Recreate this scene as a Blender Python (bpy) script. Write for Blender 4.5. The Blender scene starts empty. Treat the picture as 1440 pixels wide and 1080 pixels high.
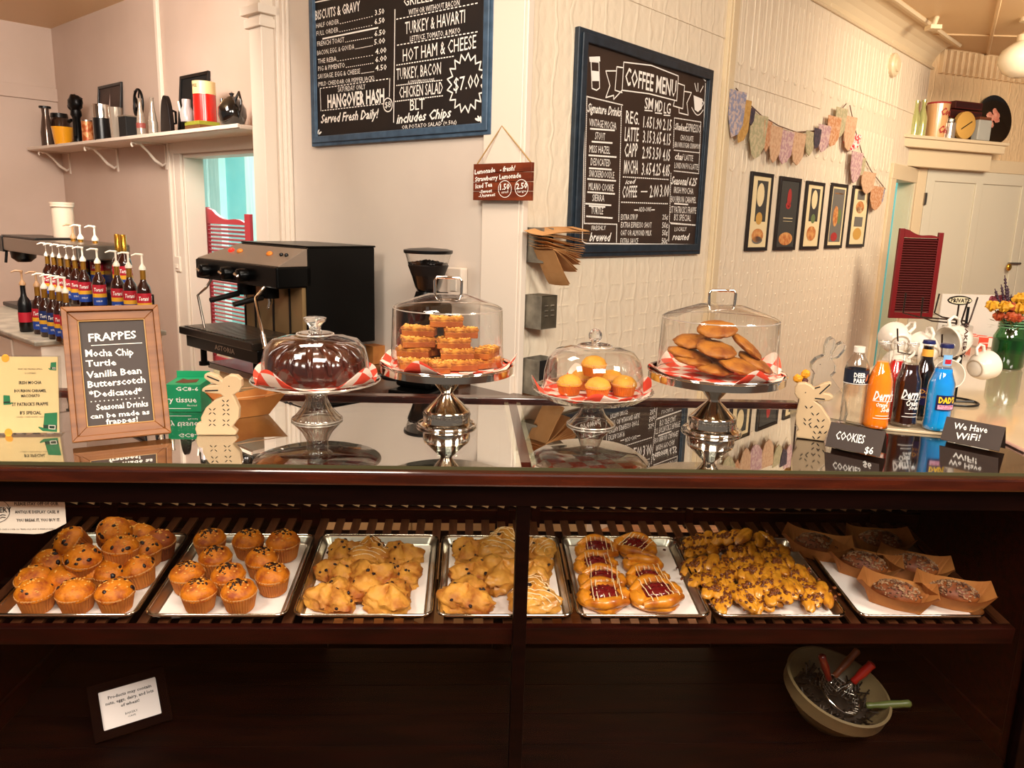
import bpy, math, random
from math import sin, cos, pi, radians, atan2, hypot
from mathutils import Vector, Matrix, noise, Euler
SC = bpy.context.scene
COL = SC.collection
V = Vector
# ------------------------------------------------------------------ camera, world, lights, exposure
FPX = 1100.0
_p, _r, _y = radians(11.84), radians(1.684), radians(3.264)
_f = V((sin(_y)*cos(_p), cos(_y)*cos(_p), -sin(_p))); _rt = V((cos(_y), -sin(_y), 0)); _up = _rt.cross(_f)
CA = cos(_r)*_rt + sin(_r)*_up; CB = -sin(_r)*_rt + cos(_r)*_up
CC = V((0, 0, 1.63))
cam_data = bpy.data.cameras.new('camera'); cam = bpy.data.objects.new('camera', cam_data); COL.objects.link(cam)
cam_data.sensor_width = 36; cam_data.lens = FPX/1440*36; cam_data.clip_start = 0.02; cam_data.clip_end = 60
m = Matrix.Identity(4)
for i in range(3): m[i][0], m[i][1], m[i][2], m[i][3] = CA[i], CB[i], -_f[i], CC[i]
cam.matrix_world = m; SC.camera = cam
SC.view_settings.view_transform = 'Standard'; SC.view_settings.look = 'None'
SC.view_settings.gamma = 1; SC.view_settings.use_curve_mapping = False
SC.view_settings.exposure = 0.95
world = bpy.data.worlds.new('world'); SC.world = world; world.use_nodes = True
world.node_tree.nodes['Background'].inputs[0].default_value = (1.0, 0.86, 0.74, 1)
world.node_tree.nodes['Background'].inputs[1].default_value = 0.10
def area(name, loc, target, sx, sy, power, col):
    d = bpy.data.lights.new(name, 'AREA'); d.shape = 'RECTANGLE'; d.size = sx; d.size_y = sy; d.energy = power; d.color = col
    o = bpy.data.objects.new(name, d); COL.objects.link(o); o.location = loc
    o.rotation_euler = (V(target)-V(loc)).to_track_quat('-Z', 'Y').to_euler(); return o
WARM = (1.0, 0.93, 0.82)
area('ceiling_light_front', (0.6, -0.6, 3.1), (0.4, 2.4, 0.8), 1.6, 0.7, 60, WARM)
area('ceiling_light_front', (-1.7, 0.3, 3.1), (-1.4, 3.2, 0.8), 0.8, 0.8, 36, WARM)
area('ceiling_light_front', (2.6, 0.6, 3.1), (2.6, 3.8, 1.0), 1.0, 0.8, 58, WARM)
area('ceiling_light_over_counter', (-0.7, 2.7, 3.1), (-0.8, 3.3, 0.0), 0.8, 0.6, 18, (1.0, 0.86, 0.72))
area('ceiling_light_right', (4.6, 5.0, 3.2), (4.9, 7.2, 1.4), 1.0, 1.0, 62, (1.0, 0.85, 0.66))
area('ceiling_light_left', (-2.6, 4.4, 3.2), (-4.0, 6.6, 1.6), 0.9, 0.9, 85, (1.0, 0.90, 0.80))

def ray(px, py): return ((px-720)*CA - (py-540)*CB + FPX*_f).normalized()
def PZ(px, py, z):
    d = ray(px, py); return CC + d*((z-CC.z)/d.z)
def PY(px, py, y):
    d = ray(px, py); return CC + d*((y-CC.y)/d.y)
class Frame:
    """local frame: x to the right, y into the surface, z up (front faces -y)"""
    def __init__(s, M): s.M = M; s.I = M.inverted(); s.n = (M.to_3x3() @ V((0, 1, 0))).normalized(); s.o = M.translation.copy()
    def hit(s, px, py, off=0.0):
        d = ray(px, py); t = ((s.o + s.n*off - CC).dot(s.n))/d.dot(s.n); return s.I @ (CC + d*t)
    def flat(s, px, py, h=0.0):
        n = (s.M.to_3x3() @ V((0, 0, 1))).normalized(); o = s.M @ V((0, 0, h)); d = ray(px, py)
        return s.I @ (CC + d*((o-CC).dot(n)/d.dot(n)))
def MRZ(loc, rz=0, rx=0, ry=0): return Matrix.Translation(V(loc)) @ Matrix.Rotation(rz, 4, 'Z') @ Matrix.Rotation(rx, 4, 'X') @ Matrix.Rotation(ry, 4, 'Y')

# ------------------------------------------------------------------ materials
def lin(c):
    if isinstance(c, str): c = [int(c[i:i+2], 16)/255 for i in (0, 2, 4)]
    return tuple(x/12.92 if x <= .04045 else ((x+.055)/1.055)**2.4 for x in c[:3]) + (1,)
MATS = {}
def mat(name, col, rough=.5, metal=0, col2=None, scale=8, stretch=(1,1,1), bump=0, bscale=None, detail=4, coat=0, ramp=(.35,.65), emit=None, es=0, trans=0, ior=1.45, spec=None, sss=0):
    if name in MATS: return MATS[name]
    M = bpy.data.materials.new(name); M.use_nodes = True; nt = M.node_tree; b = nt.nodes['Principled BSDF']; L = nt.links.new
    b.inputs['Base Color'].default_value = lin(col); b.inputs['Roughness'].default_value = rough; b.inputs['Metallic'].default_value = metal
    b.inputs['Coat Weight'].default_value = coat; b.inputs['Coat Roughness'].default_value = .08
    b.inputs['Transmission Weight'].default_value = trans; b.inputs['IOR'].default_value = ior
    if spec is not None: b.inputs['Specular IOR Level'].default_value = spec
    if sss: b.inputs['Subsurface Weight'].default_value = sss; b.inputs['Subsurface Radius'].default_value = (.01,.005,.003)
    if emit: b.inputs['Emission Color'].default_value = lin(emit); b.inputs['Emission Strength'].default_value = es
    if col2 or bump:
        tc = nt.nodes.new('ShaderNodeTexCoord'); mp = nt.nodes.new('ShaderNodeMapping'); mp.inputs['Scale'].default_value = stretch
        L(tc.outputs['Object'], mp.inputs[0])
        if col2:
            n = nt.nodes.new('ShaderNodeTexNoise'); n.inputs['Scale'].default_value = scale; n.inputs['Detail'].default_value = detail; L(mp.outputs[0], n.inputs[0])
            r = nt.nodes.new('ShaderNodeValToRGB'); r.color_ramp.elements[0].position, r.color_ramp.elements[1].position = ramp
            r.color_ramp.elements[0].color = lin(col); r.color_ramp.elements[1].color = lin(col2)
            L(n.outputs[0], r.inputs[0]); L(r.outputs[0], b.inputs['Base Color'])
        if bump:
            n2 = nt.nodes.new('ShaderNodeTexNoise'); n2.inputs['Scale'].default_value = bscale or scale*2; n2.inputs['Detail'].default_value = 5; L(mp.outputs[0], n2.inputs[0])
            bp = nt.nodes.new('ShaderNodeBump'); bp.inputs['Strength'].default_value = bump; bp.inputs['Distance'].default_value = .004
            L(n2.outputs[0], bp.inputs['Height']); L(bp.outputs[0], b.inputs['Normal'])
    MATS[name] = M; return M
def thin_glass(name, tint=(.96,.97,.96), edge=(.6,.6,.6), f0=.05, pw=4, rough=.0, gcol=(1,1,1)):
    """thin-walled glass: see-through with a mirror-like layer that grows towards grazing angles"""
    M = bpy.data.materials.new(name); M.use_nodes = True; nt = M.node_tree; nt.nodes.clear(); L = nt.links.new
    out = nt.nodes.new('ShaderNodeOutputMaterial'); mx = nt.nodes.new('ShaderNodeMixShader'); tr = nt.nodes.new('ShaderNodeBsdfTransparent'); gl = nt.nodes.new('ShaderNodeBsdfGlossy')
    gl.inputs['Roughness'].default_value = rough; gl.inputs['Color'].default_value = tuple(gcol)+(1,)
    lw = nt.nodes.new('ShaderNodeLayerWeight'); lw.inputs[0].default_value = .5
    p = nt.nodes.new('ShaderNodeMath'); p.operation = 'POWER'; L(lw.outputs['Facing'], p.inputs[0]); p.inputs[1].default_value = pw
    ma = nt.nodes.new('ShaderNodeMath'); ma.operation = 'MULTIPLY_ADD'; L(p.outputs[0], ma.inputs[0]); ma.inputs[1].default_value = 1-f0; ma.inputs[2].default_value = f0
    mc = nt.nodes.new('ShaderNodeMix'); mc.data_type = 'RGBA'; mc.inputs['A'].default_value = tuple(tint)+(1,); mc.inputs['B'].default_value = tuple(edge)+(1,)
    L(p.outputs[0], mc.inputs['Factor']); L(mc.outputs['Result'], tr.inputs[0])
    L(ma.outputs[0], mx.inputs[0]); L(tr.outputs[0], mx.inputs[1]); L(gl.outputs[0], mx.inputs[2]); L(mx.outputs[0], out.inputs[0])
    MATS[name] = M; return M
def tin_wall(name, col, strength=.35):
    """painted pressed-tin wall: a vertical run of embossed ribs and dots, plus seams"""
    M = mat(name, col, .42, bump=0); nt = M.node_tree; b = nt.nodes['Principled BSDF']; L = nt.links.new
    tc = nt.nodes.new('ShaderNodeTexCoord'); mp = nt.nodes.new('ShaderNodeMapping'); L(tc.outputs['Object'], mp.inputs[0])
    vo = nt.nodes.new('ShaderNodeTexVoronoi'); vo.feature = 'F1'; vo.inputs['Scale'].default_value = 11; vo.inputs['Randomness'].default_value = .35
    mp2 = nt.nodes.new('ShaderNodeMapping'); mp2.inputs['Scale'].default_value = (1.3, 1, .8); L(tc.outputs['Object'], mp2.inputs[0]); L(mp2.outputs[0], vo.inputs[0])
    wv = nt.nodes.new('ShaderNodeTexWave'); wv.wave_type = 'BANDS'; wv.bands_direction = 'X'; wv.inputs['Scale'].default_value = 2.4; wv.inputs['Distortion'].default_value = 2.2; wv.inputs['Detail'].default_value = 1; wv.inputs['Detail Scale'].default_value = 3
    L(mp.outputs[0], wv.inputs[0])
    r1 = nt.nodes.new('ShaderNodeMapRange'); r1.inputs[1].default_value = .18; r1.inputs[2].default_value = .45; L(vo.outputs[0], r1.inputs[0])
    r2 = nt.nodes.new('ShaderNodeMapRange'); r2.inputs[1].default_value = .9; r2.inputs[2].default_value = 1.0; L(wv.outputs[0], r2.inputs[0])
    nz = nt.nodes.new('ShaderNodeTexNoise'); nz.inputs['Scale'].default_value = 45; L(tc.outputs['Object'], nz.inputs[0])
    a = nt.nodes.new('ShaderNodeMath'); a.operation = 'SUBTRACT'; L(r2.outputs[0], a.inputs[0]); L(r1.outputs[0], a.inputs[1])
    a2 = nt.nodes.new('ShaderNodeMath'); a2.operation = 'MULTIPLY_ADD'; L(nz.outputs[0], a2.inputs[0]); a2.inputs[1].default_value = .5; L(a.outputs[0], a2.inputs[2])
    bp = nt.nodes.new('ShaderNodeBump'); bp.inputs['Strength'].default_value = strength; bp.inputs['Distance'].default_value = .006; L(a2.outputs[0], bp.inputs['Height']); L(bp.outputs[0], b.inputs['Normal'])
    return M
def check_paper(name):
    M = mat(name, 'f4e8dc', .75); nt = M.node_tree; b = nt.nodes['Principled BSDF']; L = nt.links.new
    tc = nt.nodes.new('ShaderNodeTexCoord'); ck = nt.nodes.new('ShaderNodeTexChecker'); ck.inputs['Scale'].default_value = 22
    mp = nt.nodes.new('ShaderNodeMapping'); mp.inputs['Scale'].default_value = (1, 1, 0); mp.inputs['Rotation'].default_value = (0, 0, .6); mp.inputs['Location'].default_value = (.003, .002, .0113)
    ck.inputs[1].default_value = lin('f3d9c8'); ck.inputs[2].default_value = lin('ea4a30')
    L(tc.outputs['Object'], mp.inputs[0]); L(mp.outputs[0], ck.inputs[0]); L(ck.outputs[0], b.inputs['Base Color']); return M

m_glass = thin_glass('clear_glass', (.97,.97,.96), (.50,.48,.45), .06, 3.0)
m_dome = thin_glass('dome_acrylic', (.97,.97,.96), (.62,.58,.54), .04, 4.0)
m_topglass = thin_glass('case_top_glass', (.90,.93,.90), (.75,.8,.75), .17, 1.5)
m_front = thin_glass('case_front_glass', (.985,.985,.98), (.8,.8,.8), .004, 5)
m_crystal = mat('pressed_glass', 'f2f0ea', .03, trans=.93, ior=1.45)
m_greenglass = thin_glass('green_jar_glass', (.30,.62,.38), (.10,.35,.18), .06, 3)
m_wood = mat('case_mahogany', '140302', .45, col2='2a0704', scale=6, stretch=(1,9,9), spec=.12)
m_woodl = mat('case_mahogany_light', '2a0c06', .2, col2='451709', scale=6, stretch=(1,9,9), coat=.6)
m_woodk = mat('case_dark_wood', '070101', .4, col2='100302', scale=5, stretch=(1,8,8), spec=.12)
m_slat = mat('shelf_slat_wood', '3a1a0c', .35, col2='55301a', scale=8, stretch=(8,1,8))
m_steel = mat('polished_steel', 'cfc6ba', .09, 1)
m_steelb = mat('brushed_steel', '9b9186', .3, 1)
m_alu = mat('baking_tray_aluminium', 'cfc8bb', .28, 1, bump=.15, scale=30)
m_parch = mat('parchment', 'efe4dc', .7)
m_black = mat('black_plastic', '0a0909', .3)
m_matblack = mat('matt_black', '0c0b0a', .7)
m_chrome = mat('chrome', 'e8e2da', .06, 1)
m_white = mat('white_ceramic', 'd6cbbc', .2, coat=.5)
m_cream = mat('cream_ceramic', 'c0a27c', .5)
m_wfood = mat('paint_wall_center', 'd3c6b7', .5, col2='cbbcae', scale=1.2, bump=.12, bscale=14)
m_wback = mat('paint_wall_back', 'c8b0a0', .5, col2='bfa796', scale=1.2, bump=.05, bscale=10)
m_wcoff = tin_wall('pressed_tin_wall', 'e6d6bd')
m_wfar = tin_wall('pressed_tin_wall_far', 'e0c196', .5)
m_trim = mat('painted_trim', 'dfd0bf', .35)
m_trimy = mat('painted_trim_yellowed', 'ddc8a4', .35)
m_ceil = mat('painted_tin_ceiling', 'd9b98c', .45)
m_text = mat('chalk_white', 'f5efe6', .8)
m_ink = mat('black_ink', '191413', .7)
m_board = mat('chalkboard_black', '120c0b', .6, col2='1b1310', scale=5)
m_boardb = mat('chalkboard_brown', '33241c', .55, col2='3a2a21', scale=6)
m_blue = mat('blue_painted_frame', '33475a', .45, col2='435a70', scale=18, stretch=(1,1,1))
m_bluedark = mat('dark_blue_frame', '18222b', .4, col2='242f3a', scale=20)
m_red = mat('red_louvre_paint', 'a3121c', .45)
m_paper = mat('paper_white', 'eadccb', .8)
m_kraft = mat('kraft_paper', 'a8642c', .8, col2='ba7838', scale=12)
m_pine = mat('honey_pine', '6e3c12', .45, col2='8e5620', scale=5, stretch=(1,1,7))

# ------------------------------------------------------------------ mesh builder
class MB:
    def __init__(s): s.v = []; s.f = []; s.m = []
    def add(s, vs, fs, M=None, mi=0):
        k = len(s.v); s.v += [tuple(M @ V(v)) for v in vs] if M is not None else [tuple(v) for v in vs]
        s.f += [tuple(i+k for i in f) for f in fs]; s.m += [mi]*len(fs); return s
    def box(s, x0, x1, y0, y1, z0, z1, M=None, mi=0):
        vs = [(x, y, z) for z in (z0, z1) for y in (y0, y1) for x in (x0, x1)]
        return s.add(vs, [(0,2,3,1),(4,5,7,6),(0,1,5,4),(2,6,7,3),(0,4,6,2),(1,3,7,5)], M, mi)
    def hexa(s, bot, top, mi=0):
        return s.add(list(bot)+list(top), [(3,2,1,0),(4,5,6,7),(0,1,5,4),(1,2,6,5),(2,3,7,6),(3,0,4,7)], None, mi)
    def lathe(s, prof, seg=24, M=None, mi=0, rf=None, cap=True, sx=1, sy=1):
        vs = []; fs = []; n = len(prof)
        for i, (r, z) in enumerate(prof):
            for j in range(seg):
                a = 2*pi*j/seg; q = r*(rf(a, z, i) if rf else 1); vs.append((q*cos(a)*sx, q*sin(a)*sy, z))
        for i in range(n-1):
            for j in range(seg):
                a, b = i*seg+j, i*seg+(j+1) % seg; fs.append((a, b, b+seg, a+seg))
        if cap:
            if prof[0][0] > 1e-5: fs.append(tuple(reversed(range(seg))))
            if prof[-1][0] > 1e-5: fs.append(tuple(range((n-1)*seg, n*seg)))
        return s.add(vs, fs, M, mi)
    def tube(s, pts, r, seg=8, mi=0, M=None, closed=False):
        pts = [V(p) for p in pts]; n = len(pts); vs = []; fs = []; rr = r if hasattr(r, '__len__') else [r]*n
        ref = V((0,0,1))
        for i in range(n):
            a = pts[(i-1) % n] if (i > 0 or closed) else pts[i]; b = pts[(i+1) % n] if (i < n-1 or closed) else pts[i]
            t = (b-a).normalized()
            if i == 0:
                if abs(t.dot(ref)) > .9: ref = V((1,0,0))
                u = t.cross(ref).normalized()
            else: u = (u - t*u.dot(t)).normalized()
            w = t.cross(u)
            for j in range(seg): vs.append(pts[i] + (u*cos(2*pi*j/seg) + w*sin(2*pi*j/seg))*rr[i])
        for i in range(n if closed else n-1):
            for j in range(seg):
                a, b = i*seg+j, i*seg+(j+1) % seg; c = ((i+1) % n)*seg; fs.append((a, b, c+(j+1) % seg, c+j))
        if not closed: fs += [tuple(reversed(range(seg))), tuple(range((n-1)*seg, n*seg))]
        return s.add(vs, fs, M, mi)
    def prism(s, out, y0, y1, M=None, mi=0):
        """outline in x,z extruded along y"""
        n = len(out); vs = [(x, y0, z) for x, z in out] + [(x, y1, z) for x, z in out]
        fs = [tuple(range(n)), tuple(reversed(range(n, 2*n)))] + [(i, i+n, (i+1) % n+n, (i+1) % n) for i in range(n)]
        return s.add(vs, fs, M, mi)
    def slab(s, out, z0, z1, M=None, mi=0):
        n = len(out); vs = [(x, y, z0) for x, y in out] + [(x, y, z1) for x, y in out]
        fs = [tuple(reversed(range(n))), tuple(range(n, 2*n))] + [(i, (i+1) % n, (i+1) % n+n, i+n) for i in range(n)]
        return s.add(vs, fs, M, mi)
    def ring(s, out, inn, y0, y1, M=None, mi=0):
        """frame between two x,z outlines of equal count"""
        n = len(out); vs = [(x, y0, z) for x, z in out] + [(x, y0, z) for x, z in inn] + [(x, y1, z) for x, z in out] + [(x, y1, z) for x, z in inn]
        fs = []
        for i in range(n):
            j = (i+1) % n; fs += [(i, j, n+j, n+i), (2*n+j, 2*n+i, 3*n+i, 3*n+j), (j, i, 2*n+i, 2*n+j), (n+i, n+j, 3*n+j, 3*n+i)]
        return s.add(vs, fs, M, mi)
    def blob(s, sx, sy, sz, seg=20, rings=12, amp=.08, fr=3, seed=0, M=None, mi=0, flat=None, fn=None):
        vs = []; fs = []
        for i in range(rings+1):
            th = pi*i/rings
            for j in range(seg):
                ph = 2*pi*j/seg; d = V((sin(th)*cos(ph), sin(th)*sin(ph), cos(th)))
                k = 1 + amp*noise.noise(d*fr + V((seed*7.3, seed*3.1, 1.7)))
                if fn: k *= fn(d, ph, th)
                x, y, z = d.x*sx*k, d.y*sy*k, d.z*sz*k
                if flat is not None and z < -flat*sz: z = -flat*sz
                vs.append((x, y, z))
        for i in range(rings):
            for j in range(seg):
                a, b = i*seg+j, i*seg+(j+1) % seg; fs.append((a, a+seg, b+seg, b))
        return s.add(vs, fs, M, mi)
    def sheet(s, f, nu, nv, th=.0012, mi=0, M=None, close_u=False):
        """a thin sheet from f(u,v) with thickness th along z"""
        vs = [tuple(f(i/nu, j/nv)) for j in range(nv+1) for i in range(nu+1)]
        n = len(vs); vs += [(x, y, z-th) for x, y, z in vs]; fs = []; w = nu+1
        for j in range(nv):
            for i in range(nu):
                a = j*w+i; fs += [(a, a+1, a+1+w, a+w), (n+a+w, n+a+w+1, n+a+1, n+a)]
        for i in range(nu): fs += [(i+1, i, n+i, n+i+1), (nv*w+i, nv*w+i+1, n+nv*w+i+1, n+nv*w+i)]
        for j in range(nv): fs += [(j*w, (j+1)*w, n+(j+1)*w, n+j*w), ((j+1)*w+nu, j*w+nu, n+j*w+nu, n+(j+1)*w+nu)]
        return s.add(vs, fs, M, mi)
    def build(s, name, mats, parent=None, smooth=None, bevel=0, loc=None, kind=None, M=None):
        me = bpy.data.meshes.new(name); me.from_pydata(s.v, [], s.f); me.update()
        for mm in (mats if isinstance(mats, (list, tuple)) else [mats]): me.materials.append(mm)
        if any(s.m): me.polygons.foreach_set('material_index', s.m)
        if smooth:
            me.polygons.foreach_set('use_smooth', [True]*len(me.polygons)); me.set_sharp_from_angle(angle=radians(smooth))
        o = bpy.data.objects.new(name, me); COL.objects.link(o)
        if parent: o.parent = parent
        if loc is not None: o.location = loc
        if M is not None: o.matrix_local = M
        if bevel:
            md = o.modifiers.new('bevel', 'BEVEL'); md.width = bevel; md.segments = 2; md.limit_method = 'ANGLE'; md.angle_limit = radians(50)
        if kind: o['kind'] = kind
        return o
def tag(o, label, cat, group=None):
    o['label'] = label; o['category'] = cat
    if group: o['group'] = group
    return o
def thing(name, M, label, cat, group=None):
    o = bpy.data.objects.new(name, None); COL.objects.link(o); o.matrix_world = M if isinstance(M, Matrix) else MRZ(M)
    o.empty_display_size = .02; return tag(o, label, cat, group)
def kids(o): return [c for c in bpy.data.objects if c.parent == o]
def tree(o): return (o, [tree(c) for c in kids(o)])
def dup_tree(t, M=None, label=None, group=None, parent=None):
    o, ch = t; c = o.copy(); COL.objects.link(c); c.parent = parent
    if M is not None: c.matrix_world = M
    if label: c['label'] = label
    if group: c['group'] = group
    for q in ch: dup_tree(q, parent=c)
    return c
class Proto:
    """first use is the object itself, later uses are copies"""
    def __init__(s, o): s.o = o; s.t = tree(o); s.used = False
    def put(s, M, label=None, group=None):
        if not s.used:
            s.used = True; s.o.matrix_world = M
            if label: s.o['label'] = label
            if group: s.o['group'] = group
            return s.o
        return dup_tree(s.t, M, label, group)
def structure(o): o['kind'] = 'structure'; return o
# ------------------------------------------------------------------ lettering
_cache = {}
def glyphs(s, shear, bold):
    k = (s, shear, bold)
    if k in _cache: return _cache[k]
    c = bpy.data.curves.new('t', 'FONT'); c.body = s; c.size = 1; c.resolution_u = 1 if len(s) > 3 else 2; c.shear = shear; c.offset = bold; c.fill_mode = 'FRONT'
    o = bpy.data.objects.new('t', c); me = bpy.data.meshes.new_from_object(o)
    vs = [tuple(v.co) for v in me.vertices]; fs = [tuple(p.vertices) for p in me.polygons]
    bpy.data.objects.remove(o); bpy.data.curves.remove(c); bpy.data.meshes.remove(me)
    x0 = min(v[0] for v in vs); x1 = max(v[0] for v in vs)
    _cache[k] = ([((v[0]-x0)/(x1-x0), v[1]/.70) for v in vs], fs); return _cache[k]
def put_text(mb, s, P0, P1, H, shear=0, bold=0.0, mi=0):
    """P0,P1 baseline ends, H height vector - all in the mesh's own coordinates"""
    P0, P1, H = V(P0), V(P1), V(H); vs, fs = glyphs(s, shear, bold)
    mb.add([P0 + (P1-P0)*x + H*y for x, y in vs], fs, None, mi)
def txt_px(mb, fr, s, x0, y0, x1, y1, h, off=-.001, shear=0, bold=0.0, org=(0,0), sc=1.0, mi=0):
    g = lambda x, y: fr.hit(org[0]+x/sc, org[1]+y/sc, off)
    a, b = g(x0, y0), g(x1, y1); t = g(x0, y0-h); hh = V((0, 0, t.z-a.z)); put_text(mb, s, a, b, hh, shear, bold, mi)
def stroke(mb, pts, w, y=None, mi=0, closed=False):
    """flat stroke in the x,z plane through points (x,y,z)"""
    pts = [V(p) for p in pts]; n = len(pts)
    for i in range(n if closed else n-1):
        a, b = pts[i], pts[(i+1) % n]; d = (b-a)
        if d.length < 1e-6: continue
        q = V((-d.z, 0, d.x)).normalized()*w/2; e = d.normalized()*w*.3
        mb.add([a-e-q, b+e-q, b+e+q, a-e+q], [(0,1,2,3)], None, mi)
def dashes(mb, a, b, w, n, duty=.5, mi=0):
    a, b = V(a), V(b)
    for i in range(n): stroke(mb, [a.lerp(b, i/n), a.lerp(b, (i+duty)/n)], w, mi=mi)
# ------------------------------------------------------------------ the setting
FF = Frame(MRZ((0.235, 3.70, 0), -pi/4)); FB = Frame(MRZ((0.51, 3.975, 0), -pi/4)); FC = Frame(MRZ((0.235, 3.70, 0), pi/4))
FW = Frame(MRZ((4.49, 7.955, 0), radians(18))); FL = Frame(MRZ((-4.33, 8.815, 0), pi/4))
CEIL = 3.41; FZ = -.12
m_floor = mat('oak_floor', '8a5226', .3, col2='b9793f', scale=3, stretch=(1,12,1), coat=.3)
structure(MB().box(-8, 9, -3, 12, FZ-.06, FZ).build('floor', m_floor))
structure(MB().box(-8, 9, -2.4, 12, CEIL, CEIL+.06).build('ceiling', m_ceil))
w = MB(); w.box(-2.23, -.012, .001, .12, FZ, CEIL); structure(w.build('wall_center', m_wfood, M=FF.M))
dx0, dx1, dz = -4.13, -2.58, 2.078
w = MB(); w.box(-6.95, dx0, 0, .16, FZ, CEIL); w.box(dx0, dx1, 0, .16, dz, CEIL); w.box(dx1, -1.8, 0, .16, FZ, CEIL)
structure(w.build('wall_back', m_wback, M=FB.M))
w = MB(); w.box(-5.5, .0, 0, .12, FZ, CEIL); structure(w.build('wall_left', m_wback, M=FL.M))
ex0, ex1, ez = 5.31, 5.91, 2.11
w = MB(); w.box(0, ex0, 0, .14, FZ, CEIL); w.box(ex0, ex1, 0, .14, ez, CEIL); w.box(ex1, 6.08, 0, .14, FZ, CEIL)
structure(w.build('wall_right', m_wcoff, M=FC.M))
w = MB(); w.box(-.05, 5.6, 0, .12, FZ, CEIL); structure(w.build('wall_far', m_wfar, M=FW.M))
# rooms seen through the two doorways
m_mint = mat('mint_room_paint', '90dde0', .6, col2='a4e4e4', scale=2)
m_mintw = mat('mint_room_white_boards', 'dff2ee', .6, col2='c9e4e0', scale=4, stretch=(6,1,.4))
w = MB(); w.box(-8.6, -1.4, 2.3, 2.4, FZ, CEIL); w.box(-8.7, -8.6, .16, 2.4, FZ, CEIL); w.box(-1.5, -1.4, .16, 2.4, 0, CEIL)
structure(w.build('wall_side_room', m_mint, M=FB.M))
w = MB(); hx_ = lambda p: FB.hit(p, 260, 2.22).x
for i_, (q0, q1) in enumerate(((262, 272), (273, 283), (284, 294), (295, 304), (305, 311), (345, 366), (367, 390))): w.box(hx_(q0), hx_(q1)-.012, 2.2+.02*(i_ % 2), 2.3, FZ, 3.0)
structure(w.build('trim_1', m_mintw, M=FB.M))
w = MB(); w.box(4.7, 7.2, 1.8, 1.9, 0, CEIL); w.box(7.1, 7.2, .16, 1.9, 0, CEIL); w.box(4.6, 4.7, .16, 1.9, 0, CEIL)
structure(w.build('wall_side_room_right', m_mint, M=FC.M))
def wl(fr, p, t, sx, sy, pw, col, name): area(name, fr.M @ V(p), fr.M @ V(t), sx, sy, pw, col)
wl(FB, (-5.2, 1.2, 3.2), (-5.2, 1.2, 0), 2.4, 1.0, 110, (.80, 1.0, .98), 'side_room_light')
wl(FC, (5.75, 1.0, 3.1), (5.75, 1.0, 0), .9, .7, 16, (.82, 1.0, .95), 'side_room_light')
# trims around the left doorway
w = MB(); w.box(dx0-.17, dx0, -.025, 0, 0, dz+.01); w.box(dx0-.17, dx1, -.028, 0, dz+.01, dz+.17); w.box(dx0-.20, dx0-.165, -.04, 0, 0, dz+.17)
w.box(dx0, dx0+.02, 0, .17, 0, dz); w.box(dx0, dx1, 0, .17, dz-.02, dz)
structure(w.build('trim_2', m_trim, M=FB.M, bevel=.004))
# cable cover strip on the back wall, ending in a switch box
p0 = FB.hit(224, 0, -.02); p1 = FB.hit(252, 362, -.02)
w = MB(); w.box(p1.x-.022, p1.x+.012, -.03, 0, p1.z, 2.17); t = FB.hit(228, 100); w.box(t.x-.03, t.x+.02, -.03, 0, 2.3, CEIL)
structure(w.build('trim_3', m_trim, M=FB.M, bevel=.004))
r = thing('wall_switch', FB.M @ Matrix.Translation(V((p1.x, 0, p1.z-.12))), 'small white switch box at the lower end of the cable strip on the wall', 'switch')
MB().box(-.06, .04, -.04, 0, 0, .13).build('switch_plate', m_trim, r, bevel=.005); MB().box(-.03, .01, -.05, -.04, .03, .06).build('switch_rocker', m_trim, r)
# wainscot rail on left wall
a = FL.hit(0, 131); b = FL.hit(80, 141)
w = MB(); w.box(-5.5, 0, -.03, 0, b.z-.02, b.z+.11); structure(w.build('trim_4', m_wback, M=FL.M, bevel=.004))
# boxed column beside the center wall, with its capital
px = FF.hit(398, 160, 0).x
best = min((abs(FF.hit(371, 160, -d).x-px), d) for d in [i*.01 for i in range(5, 60)])[1]
lx = FF.hit(354, 160, -best).x
w = MB(); w.box(lx, px, -best, .3, 0, CEIL)
for zz, e in ((FF.hit(365, 32, -best).z, .02), (FF.hit(365, 14, -best).z, .035)): w.box(lx-e, px+e, -best-e, .3, zz-.02, zz+.03)
structure(w.build('trim_5', m_trim, M=FF.M, bevel=.004))
w = MB()
for k, (u0, u1, d) in enumerate(((px, px+.035, .05), (px+.035, px+.07, .03), (px+.07, px+.095, .018))): w.box(u0, u1, -d, 0, 0, CEIL)
structure(w.build('trim_6', m_trim, M=FF.M, bevel=.004))
# corner board where the two walls meet
w = MB(); w.box(-.24, -.0, -.022, 0, FZ, CEIL); w.box(-.27, .0, -.05, 0, .80, .90); structure(w.build('trim_7', m_trim, M=FF.M, bevel=.004))
w = MB(); w.box(-.02, .02, -.02, 0, 0, CEIL); structure(w.build('trim_8', m_trim, M=FC.M, bevel=.004))
# vertical strip on the right wall + far strips
w = MB(); w.box(1.80, 1.91, -.028, 0, 0, CEIL); w.box(1.815, 1.838, -.04, -.028, 0, CEIL); structure(w.build('trim_9', m_trimy, M=FC.M, bevel=.003))
w = MB(); w.box(ex0-.14, ex0, -.025, 0, 0, ez); w.box(ex0-.14, 6.04, -.028, 0, ez, ez+.14); w.box(ex1, 6.06, -.025, 0, 0, ez); w.box(ex0-.01, ex0, 0, .14, 0, ez); w.box(ex1, ex1+.01, 0, .14, 0, ez)
structure(w.build('trim_10', m_trimy, M=FC.M, bevel=.004))
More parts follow.
